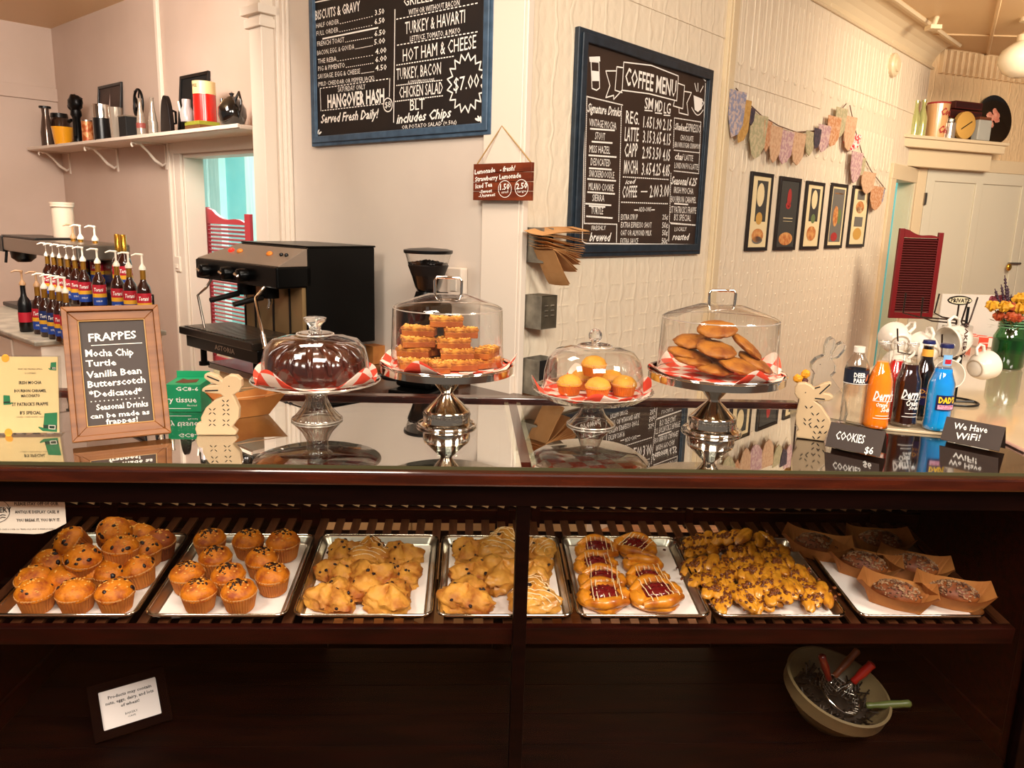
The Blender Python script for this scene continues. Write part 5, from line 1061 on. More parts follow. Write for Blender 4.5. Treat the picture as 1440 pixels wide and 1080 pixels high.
g = MB(); R_ = h*.27; c_ = V((.06, -.03, h*.72)); g.tube([c_+V((R_*.75*cos(i*pi/12), 0, R_*sin(i*pi/12))) for i in range(24)], .011, 8, closed=True)
for k in range(5): g.tube([c_, c_+V((R_*.75*cos(k*2*pi/5), 0, R_*sin(k*2*pi/5)))], .007, 6)
g.build('spoked_wheel', m_iron, r, smooth=60); g = MB(); g.tube([V((-.07, 0, h*.65))+V((.035*cos(i*pi/8), 0, .06*sin(i*pi/8))) for i in range(16)], .008, 6, closed=True); g.tube([(-.07, 0, h*.75), (-.07, 0, h)], .007, 6); g.tube([(-.07, 0, h*.55), (0, 0, h*.5), (.06, -.02, h*.7)], .014, 8); g.build('frame_yoke', m_iron, r, smooth=60)
for px, tp, nm in ((199, 138, 'embossed clear soda bottle with a faded red print, left of two on the shelf'), (216, 137, 'slim clear soda bottle, right of two on the shelf')):
    M, _ = on_shelf(px, -.29); h = szf(px, tp, -.29); w_ = .034; r = thing('empty_soda_bottle', M, nm, 'bottle', None)
    MB().lathe([(w_, 0), (w_*1.05, h*.3), (w_*.8, h*.5), (w_*.45, h*.75), (w_*.4, h*.95), (w_*.5, h)], 20).build('bottle', MATS['cut_glass'], r, smooth=60)
    MB().lathe([(w_*1.06, h*.2), (w_*1.06, h*.34)], 20, cap=False).build('print_band', mat('faded_red', '8a4038', .5) if px < 205 else MATS['cut_glass'], r, smooth=60)
M, _ = on_shelf(236, -.26); h = szf(236, 134, -.26); w_ = wpx(221, 251)/2; r = thing('flat_iron', M, 'dark oval flat iron standing upright on the shelf', 'flat iron')
MB().prism([(-w_, 0)]+[(-w_*cos(t*pi/2*.999)*1.0, h*sin(t*pi/2)) for t in [i/10 for i in range(1, 11)]]+[(w_*sin(t*pi/2), h*cos(t*pi/2)) for t in [i/10 for i in range(1, 10)]]+[(w_, 0)], -.02, .02).build('sole_plate', mat('rust_brown_iron', '140a08', .45, .4), r, bevel=.006); MB().tube([(0, .02, h*.25), (0, .07, h*.3), (0, .07, h*.6), (0, .02, h*.65)], .01, 8).build('handle', m_iron, r, smooth=60)
M, _ = on_shelf(287, -.22); w_ = wpx(258, 302)/2*.9; h = szf(287, 117, -.2); base = .06
r = thing('wooden_box', M, 'green and brown wooden cheese box under the red tin on the shelf', 'box'); MB().box(-w_*1.1, w_*1.05, -.09, .07, 0, base*.55).build('box_body', mat('brown_box_wood', '6b4420', .5), r, bevel=.002); MB().box(-w_*1.1, w_*1.05, -.091, .07, base*.55, base).build('green_label', mat('olive_label', '8a8a28', .5), r, bevel=.002)
M2 = M @ Matrix.Translation(V((.03, .0, base+.001))); r = thing('red_tin', M2, 'large red and cream coffee tin on top of the green box', 'tin'); w_ *= .78; hh = h-base
MB().lathe([(w_, 0), (w_, hh*.68)], 32, cap=False).lathe([(.001, 0), (w_, 0)], 32, cap=False).build('red_body', mat('tin_red', 'b81a10', .25, coat=.5), r, smooth=60); MB().lathe([(w_, hh*.68), (w_, hh), (.001, hh)], 32).build('cream_top', mat('tin_cream', 'dcc28a', .3), r, smooth=50)
MB().add([(w_*1.005*cos(a), w_*1.005*sin(a), z) for a, z in ((-2.4, hh*.68), (-1.9, hh*.85), (-1.3, hh*.8), (-.9, hh*.66), (-1.3, hh*.5), (-1.9, hh*.5))], [tuple(range(6))]).build('emblem', m_black, r)
T = MB(); wrap(T, 'COFFEE', w_*1.01, hh*.84, w_*1.2, .022, -1.7); T.build('lettering', m_black, r)
M, _ = on_shelf(266, -.28); r = thing('clear_pitcher', M @ Matrix.Translation(V((0, -.01, .061))), 'clear glass pitcher with a pale spout in front of the red tin', 'pitcher'); h = .16
MB().lathe([(.045, 0), (.05, .07), (.03, .11), (.032, h)], 24, cap=False).build('pitcher_body', mat('frosted_lilac', 'a59a98', .15, coat=.6), r, smooth=60); MB().tube([(-.04, -.01, .03), (-.075, -.015, .09), (-.085, -.02, .15)], [.012, .009, .007], 8).build('spout', m_cap, r, smooth=60)
M, _ = on_shelf(328, -.2); h = szf(326, 129, -.2); r = thing('black_teapot', M, 'glossy black patterned teapot at the right end of the antiques shelf', 'teapot'); m_tp = mat('teapot_glaze', '0c0a0a', .08, coat=1, col2='3a2c22', scale=22, ramp=(.55,.75))
MB().lathe([(.05, 0), (.075, .015), (.098, h*.35), (.095, h*.55), (.06, h*.78), (.04, h*.8)], 28).build('pot_body', m_tp, r, smooth=60); MB().lathe([(.045, h*.79), (.03, h*.86), (.01, h*.88), (.02, h*.95), (.001, h)], 20).build('pot_lid', m_tp, r, smooth=60)
MB().tube([(-.08, 0, h*.35), (-.13, 0, h*.55), (-.14, 0, h*.85)], [.022, .015, .012], 10).build('spout', m_tp, r, smooth=60)
MB().tube([(.05, 0, h*.78), (.10, 0, h*.95), (.125, 0, h*.7), (.10, 0, h*.3), (.07, 0, h*.2)], [.010, .010, .009, .009, .009], 8).build('handle', m_tp, r, smooth=60)
# ------------------------------------------------------------------ right shelf with antiques
Y_ = -.26; A = FW.hit(1269, 190, Y_); B = FW.hit(1421, 199, Y_); zz = (A.z+B.z)/2
r = thing('corner_shelf', FW.M, 'small white painted shelf above the far door, upper right', 'shelf')
MB().box(A.x, B.x, Y_, 0, zz-.03, zz).box(A.x+.02, B.x-.03, Y_+.02, 0, zz-.11, zz-.03).build('shelf_board', m_trimy, r, bevel=.006); MB().box(A.x+.06, B.x-.1, -.16, 0, zz-.28, zz-.11).build('shelf_apron', m_trimy, r, bevel=.006)
def RS(px, off=-.16): h = FW.hit(px, 190, off); return FW.M @ MRZ((h.x, off, zz+.001))
def rz_(px, py, off=-.16): return FW.hit(px, py, off).z-zz
def rw(a, b, off=-.16): return FW.hit(b, 180, off).x-FW.hit(a, 180, off).x
m_gb = mat('pale_green_bottle', 'b0b070', .1, .2, coat=.5)
for px, tp, s in ((1284, 141, 'left'), (1294, 140, 'right')):
    r = thing('green_glass_bottle', RS(px), 'pale green glass bottle on the corner shelf, ' + s + ' one', 'bottle'); h = rz_(px, tp); w_ = .045
    MB().lathe([(w_, 0), (w_, h*.5), (w_*.4, h*.78), (w_*.4, h)], 20).build('bottle', m_gb, r, smooth=50); MB().lathe([(w_*.5, h*.94), (w_*.5, h)], 16).build('lip', m_gb, r)
r = thing('drinking_glass', RS(1315), 'tall jar with red lettering on the corner shelf', 'jar'); h = rz_(1315, 144); w_ = rw(1304, 1326)/2
MB().lathe([(w_*.85, 0), (w_, h*.95)], 24).build('jar_body', mat('peach_jar', 'dca870', .2, coat=.5), r, smooth=50); MB().lathe([(w_*1.02, h*.95), (w_*1.02, h), (.001, h)], 24).build('red_rim', m_rd, r)
T = MB(); wrap(T, 'Coca', w_*1.02, h*.62, w_*1.3, h*.2, -1.5, .4, .03); wrap(T, 'Cola', w_*.96, h*.12, w_*1.2, h*.2, -1.5, .4, .03); T.build('lettering', m_rd, r)
for (a_, b_, t0, t1, s) in ((1328, 1373, 166, 154, 'lower'), (1336, 1374, 153, 142, 'upper')):
    o_ = FW.hit(a_, t0, -.1); w_ = FW.hit(b_, t0, -.1).x-o_.x; h = FW.hit(a_, t1, -.1).z-o_.z
    r = thing('old_book', FW.M @ MRZ((o_.x, -.1, o_.z)), 'dark red box lying on the corner shelf pile, ' + s + ' one', 'box'); MB().box(0, w_, -.06, .08, 0, h).build('cover', mat('dark_red_box', '4a1410', .4), r, bevel=.004); MB().box(.01, w_-.01, -.062, -.06, h*.2, h*.8).build('page_block', mat('dark_red_box2', '341010', .5), r)
o_ = FW.hit(1328, 190, -.1); h = FW.hit(1328, 166, -.1).z-zz
r = thing('stacking_block', FW.M @ MRZ((o_.x, -.1, zz+.001)), 'brown wooden block under the red boxes on the corner shelf', 'block'); MB().box(0, rw(1328, 1372, -.1), -.04, .08, 0, h-.004).build('block_body', mat('mid_brown', '6a4228', .5), r, bevel=.003); MB().box(0, rw(1328, 1372, -.1), -.045, .08, h-.02, h-.004).build('block_top', m_trimy, r)
r = thing('glass_jar', RS(1334, -.2), 'small clear jar on the corner shelf beside the round dial', 'jar'); h = rz_(1334, 168, -.2); MB().lathe([(.055, 0), (.055, h*.8), (.04, h*.86)], 20).build('jar', MATS['cut_glass'], r, smooth=50); MB().lathe([(.045, h*.86), (.045, h), (.001, h)], 20).build('jar_lid', m_steelb, r)
r = thing('round_dial', RS(1354, -.22), 'cream round dial with a dark needle on the corner shelf', 'dial'); R_ = rw(1341, 1368)/2; MR = Matrix.Translation(V((0, 0, R_+.002))) @ Matrix.Rotation(pi/2, 4, 'X')
MB().lathe([(R_, -.02), (R_, .02), (R_*.9, .026)], 32, MR).build('case', m_gd, r, smooth=30); MB().lathe([(R_*.88, .021), (.001, .0215)], 32, MR, cap=False).build('face', m_mt, r); MB().tube([(-R_*.5, -.029, R_*.7), (R_*.5, -.029, R_*1.3)], .005, 6).build('needle', m_black, r)
r = thing('grey_tin', RS(1379, -.22), 'pale grey tin in front of the black plate on the corner shelf', 'tin'); h = rz_(1379, 165, -.22); w_ = rw(1370, 1388)/2
MB().box(-w_, w_, -.04, .04, 0, h*.88).build('tin_body', mat('grey_tin_paint', 'a8a69c', .35), r, bevel=.01); MB().box(-w_*.9, w_*.9, -.035, .035, h*.88, h).build('tin_lid', mat('rust_lid', '6a3a24', .4), r, bevel=.004)
c_ = FW.hit(1405, 167, -.12); R_ = FW.hit(1429, 167, -.12).x-c_.x; M = FW.M @ MRZ((c_.x, -.09, zz+.001), 0, -.14); MR = Matrix.Translation(V((0, 0, R_))) @ Matrix.Rotation(pi/2, 4, 'X')
r = thing('black_plate', M, 'round black plate with a pink painted rose leaning on the corner shelf', 'plate')
MB().lathe([(.001, -.005), (R_*.75, -.005), (R_, .012), (R_*1.0, .018), (R_*.74, .002), (.001, .002)], 40, MR).build('plate_body', mat('gloss_black', '0a0808', .15, coat=.5), r, smooth=50)
rnd = random.Random(8); m_rose = mat('rose_pink', 'c4705c', .5, col2='e0a088', scale=30)
for k in range(11):
    a = rnd.uniform(0, 2*pi); q_ = R_*.34*rnd.random()**.5; MB().blob(R_*.17, .006, R_*.12, 10, 6, .3, 3, k, Matrix.Translation(V((q_*cos(a), -.006, R_+q_*sin(a)))) @ Matrix.Rotation(a, 4, 'Y')).build('rose_petal', m_rose, r, smooth=60)
# ------------------------------------------------------------------ light stone counter returning to the back right
A, B, C_, D, E_ = PZ(1135, 580, 1.055), PZ(1240, 603, 1.055), PZ(1405, 617, 1.055), PZ(1440, 634, 1.055), PZ(1262, 492, 1.055)
m_slab = mat('pale_polished_counter', 'd8c2a0', .06, col2='cdb592', scale=3, coat=1)
r = thing('pale_counter', MRZ((0, 0, 0)), 'pale glossy counter running back along the right wall under the mugs and vase', 'counter')
def dn(p, k): return (p.x, p.y+k)
MB().slab([dn(A, 0), (B.x, B.y), (C_.x, C_.y), (D.x, D.y), (2.6, 1.9), (3.6, 4.1), (E_.x, E_.y)], ZT+.0005, ZT+.008).build('countertop', m_slab, r, bevel=.001)
g = MB(); pts = [(A.x, A.y), (B.x, B.y), (C_.x, C_.y), (D.x, D.y)]
for i in range(2, 3): g.tube([(pts[i][0], pts[i][1]-.008, ZT+.004), (pts[i+1][0], pts[i+1][1]-.008, ZT+.004)], .006, 6)
g.build('counter_edge', mat('pink_edge', 'b89080', .25), r, smooth=60)
MB().slab([(1.62, 2.62), (2.5, 2.62), (3.5, 4.0), (2.25, 3.6)], FZ, ZT-.002).build('cabinet', mat('dark_red_cabinet', '4a1812', .4), r)
# ------------------------------------------------------------------ cake stands
m_check = check_paper('red_check_paper')
def circle(R, z, n=32): return [(R*cos(2*pi*i/n), R*sin(2*pi*i/n), z) for i in range(n)]
def lathe_shell(prof, seg, th, rf=None):
    return MB().lathe(prof + [(max(r_-th, .0001), z-th*.5) for r_, z in reversed(prof)], seg, rf=rf, cap=False)
def base_at(px, py): p = PZ(px, py, ZT); return p
def zpx(p, py): return PY(720, py-(0.03*(0)), p.y).z - ZT
def zat(p, px, py): return PY(px, py, p.y).z-ZT
def rpx(p, w): return w*((V((p.x, p.y, ZT))-CC).dot(_f))/FPX/2
def chrome_stand(px, py, plate_py, plate_w, label):
    p = base_at(px, py); r = thing('cake_stand', MRZ((p.x, p.y, ZT+.0005)), label, 'cake stand', 'two polished metal cake stands'); H = zat(p, px, plate_py); R = rpx(p, plate_w); k = H/.18
    MB().lathe([(.082, 0), (.084, .003), (.082, .006), (.074, .008), (.067, .014), (.066, .045*k), (.064, .050*k), (.060, .053*k), (.018, .098*k), (.017, .104*k), (.05, .150*k), (.06, H-.012), (.001, H-.012)], 48).build('pedestal', m_steel, r, smooth=35)
    MB().tube(circle(.083, .004, 40), .003, 6, closed=True).build('foot_ring', m_chrome, r, smooth=60)
    g = MB()
    for j in range(40):
        a = 2*pi*j/40; c = V((.0668*cos(a), .0668*sin(a), .036*k)); t = V((-sin(a), cos(a), 0)); s_ = .0038
        g.tube([c-t*s_-V((0,0,s_)), c-t*s_+V((0,0,s_)), c+t*s_+V((0,0,s_)), c+t*s_-V((0,0,s_*.3)), c-V((0,0,s_*.3))], .0009, 4)
    g.build('key_pattern_band', m_steelb, r, kind='stuff')
    MB().lathe([(.001, H-.012), (R*.95, H-.012), (R, H-.010), (R, H+.012), (R-.004, H+.012), (R-.006, H-.006), (.001, H-.006)], 64).build('plate', m_steel, r, smooth=40)
    MB().tube(circle(R, H+.012, 64), .0035, 6, closed=True).build('plate_rim', m_chrome, r, smooth=60)
    return p, H, R
def liner(p, H, R, rot, label, lift=.03, wv=7):
    def f(u, v):
        x, y = (u-.5)*2, (v-.5)*2; a = atan2(y, x); m_ = max(abs(x), abs(y)); rim = (R*.95)*(1+.10*abs(sin(2*a))**3+.03*sin(wv*a+rot)); q_ = m_*rim
        k = max(0, q_-R*.78)/(R*.22); return (q_*cos(a), q_*sin(a), .004+lift*min(k, 1.6)**1.5*(.7+.5*sin(wv*a)+.9*abs(sin(2*a))**6) + .001*sin(60*x*R)*cos(50*y*R))
    o = MB().sheet(f, 30, 30, .0008).build('check_liner', m_check, M=MRZ((p.x, p.y, ZT+H), rot), smooth=60)
    return tag(o, label, 'paper', None)
def handle_dome(p, H, R, top, hz, label):
    r = thing('cake_dome', MRZ((p.x, p.y, ZT+H+.006)), label, 'cake dome'); R1 = R*.965
    MB().lathe([(R, 0), (R1, top-.008), (R1-.004, top), (R1*.9, top+.007), (R*.35, top+.035), (.001, top+.036)], 64, cap=False).build('dome_shell', m_dome, r, smooth=25)
    MB().tube(circle(R1-.001, top-.004, 64), .0016, 6, closed=True).build('dome_edge', mat('clear_edge', 'c8bcae', .1, .4), r, smooth=60); MB().tube(circle(R, .001, 64), .0014, 6, closed=True).build('dome_rim', MATS['clear_edge'], r, smooth=60)
    z = top+.033; w_ = .036
    MB().tube([(-w_, 0, z-.002), (-w_-.001, 0, z+hz*.8), (-w_+.005, 0, z+hz), (w_-.005, 0, z+hz), (w_+.001, 0, z+hz*.8), (w_, 0, z-.002)], .0042, 10).build('handle', m_chrome, r, smooth=60); return r
# stand with oat bars
p2, H2, R2 = chrome_stand(628, 598, 517, 182, 'polished metal cake stand with a stack of golden oat bars, left of the center divider')
liner(p2, H2, R2, .5, 'red and white checked paper under the oat bars', .016)
r_d = rpx(p2, 155); topz = zat(p2, 628, 436)-H2; hz = zat(p2, 628, 389)-zat(p2, 628, 413)
handle_dome(p2, H2+.004, r_d, topz, hz, 'clear cylindrical dome with a metal handle over the golden oat bars')
m_bar = mat('oat_bar_crumb', 'cc8a30', .6, col2='8a4410', scale=45, ramp=(.40,.62), bump=.9, bscale=110)
m_bars = mat('oat_bar_side', 'b0601c', .6, col2='8a400e', scale=30, bump=.4, bscale=80)
def bar(seed):
    r = thing('oat_bar', MRZ((0,0,0)), 'b', 'bar cookie'); rnd = random.Random(seed); L, W, H = .040, .021, .026
    g = MB(); n = 10; m_ = 5; vs = []
    g.box(-L*.98, L*.98, -W*.98, W*.98, 0, H*.62); g.build('bar_base', m_bars, r, bevel=.002)
    g = MB(); g.box(-L*.97, L*.97, -W*.97, W*.97, H*.5, H*.9); g.sheet(lambda u, v: ((u-.5)*2*L*1.02, (v-.5)*2*W*1.03, H+.0022*noise.noise(V((u*9, v*5, seed)))+.002*noise.noise(V((u*30, v*16, seed)))-(.002 if u in (0, 1) or v in (0, 1) else 0)), 16, 10, H*.2).build('crumb_top', m_bar, r, smooth=60)
    g = MB()
    for k in range(26): g.blob(.0035, .0028, .002, 6, 4, .3, 3, k, Matrix.Translation(V((rnd.uniform(-L, L)*.95, rnd.uniform(-W, W)*.95, H+.001))))
    g.build('oat_crumbs', m_crumb, r, smooth=60, kind='stuff'); return Proto(r)
br = [bar(71), bar(72)]; GBR = 'oat bars stacked on the tall left stand'
def on_stand(p, H, px, py, dy, dz=0):  # point seen at px,py at depth offset dy from the stand centre
    q_ = PY(px, py, p.y+dy); return q_
BR = [(584,514,-.055,.25,0,'front left of the bottom layer'),(617,517,-.085,-1.35,0,'front, end-on, bottom layer'),(648,513,-.062,.15,0,'front right, bottom layer'),(682,507,-.02,.5,0,'right side, bottom layer'),(600,503,.02,.1,0,'back left, bottom layer'),(642,500,.04,0,0,'back, bottom layer'),
 (583,495,-.02,-.2,1,'left, second layer'),(617,492,.02,.5,1,'middle, second layer'),(643,497,-.045,.05,1,'front right, second layer'),(684,487,-.01,1.2,1,'far right, second layer, nearly upright'),
 (588,478,-.02,.2,2,'left, third layer'),(638,480,-.03,.05,2,'right, third layer'),(590,459,.0,-.15,3,'left, fourth layer'),(648,462,-.015,.12,3,'right, fourth layer'),(628,444,.0,.02,4,'topmost bar of the stack')]
for i, (x, y, dy, rz, lay, s) in enumerate(BR):
    q_ = on_stand(p2, H2, x, y, dy); z = ZT+H2+.007+lay*.0275
    br[i % 2].put(MRZ((q_.x, p2.y+dy, z), rz) @ Matrix.Diagonal((1.16, 1.16, 1.05, 1)), 'golden oat bar, ' + s, GBR)
# stand with cookies
p4_, H4, R4 = chrome_stand(1000, 606, 528, 186, 'polished metal cake stand with large brown cookies, right of the muffin stand')
liner(p4_, H4, R4, 1.1, 'red and white checked paper under the cookies', .018)
pm4 = PY(1013, 528, p4_.y); r_d = rpx(p4_, 163); topz = zat(p4_, 1013, 451)-H4; hz = zat(p4_, 1015, 403)-zat(p4_, 1015, 424)
handle_dome(p4_, H4+.004, r_d, topz, hz, 'clear cylindrical dome with a metal handle over the brown cookies')
m_ck = mat('cookie_crumb', 'a8681f', .6, col2='76380e', scale=18, ramp=(.4,.7), bump=.8, bscale=60)
def cookie(seed):
    r = MB().blob(.056, .053, .0135, 40, 12, .10, 3.2, seed, flat=.7, fn=lambda d, ph, th: 1+.05*noise.noise(d*9+V((seed,0,0)))).build('cookie', m_ck, smooth=60); tag(r, 'c', 'cookie'); return Proto(r)
ck = [cookie(81), cookie(82), cookie(83)]; GCK = 'brown cookies under the tall right dome'
for i, (x, y, dy, rx, ry, s) in enumerate(((1008,463,.0,.30,-.10,'topmost of the pile'),(1050,487,-.01,.25,.62,'leaning steeply down the right side'),(975,480,.02,.2,-.05,'upper left'),(1007,491,-.05,.30,.10,'in the middle under the topmost'),(966,497,-.01,.1,.15,'left, second from the bottom'),(975,505,-.03,.15,.1,'left, near the paper'),(1062,510,-.02,.2,.45,'lower right behind the front one'),(1038,514,-.085,.25,.22,'front, lowest and nearest'),(1005,518,-.06,.1,.08,'bottom front left'),(992,505,.03,.1,.05,'hidden bottom middle'))):
    q_ = on_stand(p4_, H4, x, y, dy); ck[i % 3].put(MRZ((q_.x, p4_.y+dy, max(q_.z, ZT+H4+.019)), i*.8, 0, 0) @ Matrix.Rotation(-i*.8, 4, 'Z') @ Matrix.Rotation(rx, 4, 'X') @ Matrix.Rotation(ry, 4, 'Y'), 'large brown cookie, ' + s, GCK)
# glass stand with chocolate cake
p1, = (base_at(446, 590),); H1 = zat(p1, 443, 537); R1_ = rpx(p1, 176)
r = thing('cake_stand', MRZ((p1.x, p1.y, ZT+.0005)), 'low pressed glass cake stand with a dark chocolate bundt cake, leftmost stand', 'cake stand')
m_stg = thin_glass('stand_glass', (.90,.88,.85), (.45,.42,.38), .10, 2.2)
flu = lambda a, z, i: 1+.035*cos(20*a)
MB().lathe([(.070, 0), (.071, .004), (.062, .012), (.042, .035), (.030, .060), (.030, H1-.02), (.045, H1-.008)], 80, rf=flu, cap=False).build('fluted_foot', m_stg, r, smooth=60)
MB().lathe([(.067, .001), (.055, .010), (.030, .040), (.022, H1-.02)], 40, cap=False).build('foot_inner', m_stg, r, smooth=60)
MB().lathe([(.001, H1-.008), (.06, H1-.008), (R1_*.85, H1-.004), (R1_, H1+.006), (R1_*.99, H1+.010), (R1_*.84, H1), (.001, H1-.003)], 64).build('glass_plate', m_stg, r, smooth=60)
MB().tube(circle(R1_, H1+.008, 64), .0022, 6, closed=True).build('plate_rim', MATS['clear_edge'], r, smooth=60); MB().tube(circle(.071, .003, 48), .002, 6, closed=True).build('foot_rim', MATS['clear_edge'], r, smooth=60)
liner(p1, H1+.002, R1_*1.0, .2, 'red and white checked paper under the chocolate cake', .020, 5)
r = thing('bundt_cake', MRZ((p1.x, p1.y, ZT+H1+.008)), 'dark glazed chocolate bundt cake under the leftmost glass dome', 'cake'); m_choc = mat('chocolate_glaze', '2e0f08', .18, col2='48190c', scale=10, coat=.7, bump=.5, bscale=35)
bf = lambda a, z, i: 1+(.055*abs(cos(7*a))*(1 if z > .02 else .4))
MB().lathe([(.035, .004), (.122, .0), (.128, .02), (.130, .045), (.122, .070), (.100, .092), (.075, .100), (.052, .096), (.038, .08), (.032, .05), (.035, .004)], 112, rf=bf, cap=False).build('cake_body', m_choc, r, smooth=60)
g = MB(); rnd = random.Random(6)
for k in range(16):
    a = k*2*pi/16; g.tube([(q_*cos(a+.02*j), q_*sin(a+.02*j), z) for j, (q_, z) in enumerate(((.06, .102), (.090, .100), (.114, .088), (.131+.003*(k % 2), .065), (.136, .045-.02*rnd.random())))], [.008, .010, .010, .009, .006], 8)
g.build('glaze_drips', m_choc, r, smooth=70)
def glass_dome(p, H, rb, zt_, knob_z, label, knob='flat'):
    r = thing('cake_dome', MRZ((p.x, p.y, ZT+H+.006)), label, 'cake dome')
    prof = [(rb, 0), (rb*1.01, .012), (rb*.99, zt_*.45), (rb*.93, zt_*.72), (rb*.78, zt_*.90), (rb*.50, zt_*.985), (rb*.32, zt_), (rb*.30, zt_+.006), (.001, zt_+.007)]
    MB().lathe(prof, 64, cap=False).build('dome_shell', m_glass, r, smooth=60)
    MB().tube(circle(rb*1.005, .002, 64), .002, 6, closed=True).build('dome_rim', MATS['clear_edge'], r, smooth=60); MB().tube(circle(rb*.34, zt_+.001, 40), .0025, 6, closed=True).build('collar_ring', MATS['clear_edge'], r, smooth=60)
    k = knob_z-zt_-.006
    if knob == 'flat': MB().lathe([(.020, zt_+.005), (.016, zt_+.005+k*.25), (.017, zt_+.005+k*.45), (.030, zt_+.005+k*.75), (.032, zt_+.005+k*.95), (.024, zt_+.005+k), (.001, zt_+.004+k)], 32).build('knob', m_crystal, r, smooth=50)
    else:
        MB().lathe([(.014, zt_+.004), (.010, zt_+.010), (.012, zt_+.014)], 24, cap=False).build('knob_stem', m_crystal, r, smooth=60); MB().blob(.020, .020, .020, 12, 8, 0, M=Matrix.Translation(V((0, 0, zt_+.012+.020)))).build('knob', m_crystal, r)
    return r
glass_dome(p1, H1+.002, rpx(p1, 146), zat(p1, 443, 471)-H1-.006, zat(p1, 441, 446)-H1-.006, 'clear glass dome with a flat knob over the chocolate cake')
# small glass stand with muffins
p3, = (base_at(831, 597),); H3 = zat(p3, 833, 556); R3 = rpx(p3, 166)
r = thing('cake_stand', MRZ((p3.x, p3.y, ZT+.0005)), 'small clear glass cake stand with plain yellow muffins, right of the center divider', 'cake stand')
MB().lathe([(.069, 0), (.070, .004), (.060, .012), (.040, .032), (.026, H3-.02), (.028, H3-.008)], 48, cap=False).build('glass_foot', m_stg, r, smooth=60); MB().tube(circle(.070, .003, 48), .0022, 6, closed=True).build('foot_rim', MATS['clear_edge'], r, smooth=60)
MB().lathe([(.001, H3-.008), (.05, H3-.008), (R3*.80, H3-.006), (R3, H3+.018), (R3*.985, H3+.021), (R3*.79, H3-.001), (.001, H3-.003)], 96, rf=lambda a, z, i: 1+(.012*cos(48*a) if z > H3-.005 else 0)).build('scalloped_plate', m_stg, r, smooth=50)
MB().tube([(R3*(1+.012*cos(48*i*pi/96))*cos(i*pi/96), R3*(1+.012*cos(48*i*pi/96))*sin(i*pi/96), H3+.019) for i in range(192)], .0018, 5, closed=True).build('plate_rim', MATS['clear_edge'], r, smooth=60)
liner(p3, H3+.003, R3*.98, .9, 'red and white checked paper under the plain muffins', .018, 9)
m_ym = mat('yellow_muffin_crumb', 'd89c34', .6, col2='c07a1c', scale=20, ramp=(.4,.75), bump=.5, bscale=110)
ym = muffin('muffin', 'm', mat('orange_muffin_paper', 'cf7018', .5, col2='b45a12', scale=20), m_ym, None, 91, .036, .034); GY = 'plain yellow muffins under the small dome'
for i, (x, y, dy, z, s) in enumerate(((801,533,-.03,0,'left front'),(841,536,-.065,0,'centre front'),(878,532,-.03,0,'right front'),(820,522,.05,0,'behind the front pair on the left'),(860,520,.05,0,'behind the front pair on the right'),(836,500,-.01,.052,'sitting on top of the others'))):
    q_ = on_stand(p3, H3, x, y, dy); ym.put(MRZ((q_.x, p3.y+dy, ZT+H3+.010+z), i) @ Matrix.Scale(1.0, 4), 'plain yellow muffin, ' + s, GY)
glass_dome(p3, H3+.004, rpx(p3, 138), zat(p3, 836, 489)-H3-.006, 0, 'small clear glass dome with a round faceted knob over the yellow muffins', 'ball')
# ------------------------------------------------------------------ Frappes chalkboard
A = PZ(102, 627, ZT); B = PZ(240, 613, ZT); yaw = atan2(B.y-A.y, B.x-A.x); M = MRZ((A.x, A.y, ZT+.006), yaw, -radians(22)); W = (B-A).length; H = .345
r = thing('frappes_board', M, 'pine framed chalkboard headed Frappes leaning on the glass top at left', 'chalkboard')
def frame4(W, H, fw, y0, y1, mt, r, nm='frame_rail', inset=0):
    i = inset
    for o in ([(i,i),(W-i,i),(W-fw,fw),(fw,fw)], [(W-i,i),(W-i,H-i),(W-fw,H-fw),(W-fw,fw)], [(W-i,H-i),(i,H-i),(fw,H-fw),(W-fw,H-fw)], [(i,H-i),(i,i),(fw,fw),(fw,H-fw)]): MB().prism(o, y0, y1).build(nm, mt, r, bevel=.0015)
frame4(W, H, .013, -.022, .0, m_pine, r); frame4(W, H, .035, -.014, -.001, m_pine, r, inset=.013); frame4(W, H, .0375, -.0125, -.002, mat('pale_bead', 'c0945a', .5), r, 'inner_bead', .035)
MB().box(.034, W-.034, -.006, .0, .034, H-.034).build('slate', m_boardb, r); MB().add([(W*.3, .002, H*.85), (W*.7, .002, H*.85), (W*.75, .13, H*.32), (W*.25, .13, H*.32)], [(0,1,2,3)]).build('easel_back', m_kraft, r)
NF = Frame(M); T = MB(); m_ch = m_text
def t(s, x0, y0, x1, y1, h, sh=0, bo=0.02): txt_px(T, NF, s, x0, y0, x1, y1, h, -.0068, sh, bo, (0, 420), 3.4286)
t('FRAPPES', 428, 208, 658, 190, 38); t('Mocha Chip', 413, 280, 645, 272, 34); t('Turtle', 415, 328, 562, 320, 30); t('Vanilla Bean', 418, 384, 683, 360, 32); t('Butterscotch', 424, 430, 702, 404, 32)
t('*Dedicated*', 430, 476, 687, 458, 30); t('Seasonal Drinks', 465, 538, 716, 518, 28); t('can be made as', 436, 580, 722, 556, 24); t('frappes!', 512, 606, 666, 592, 26)
stroke(T, [NF.hit(440/3.4286, 420+226/3.4286, -.0068), NF.hit(685/3.4286, 420+213/3.4286, -.0068)], .0016)
for k in range(13): T.blob(.0016, .0004, .0016, 6, 4, 0, M=Matrix.Translation(NF.hit((440+k*21)/3.4286, 420+(497-k*1.6)/3.4286, -.0068)))
lm = T.build('lettering', m_ch, None); lm.parent = r
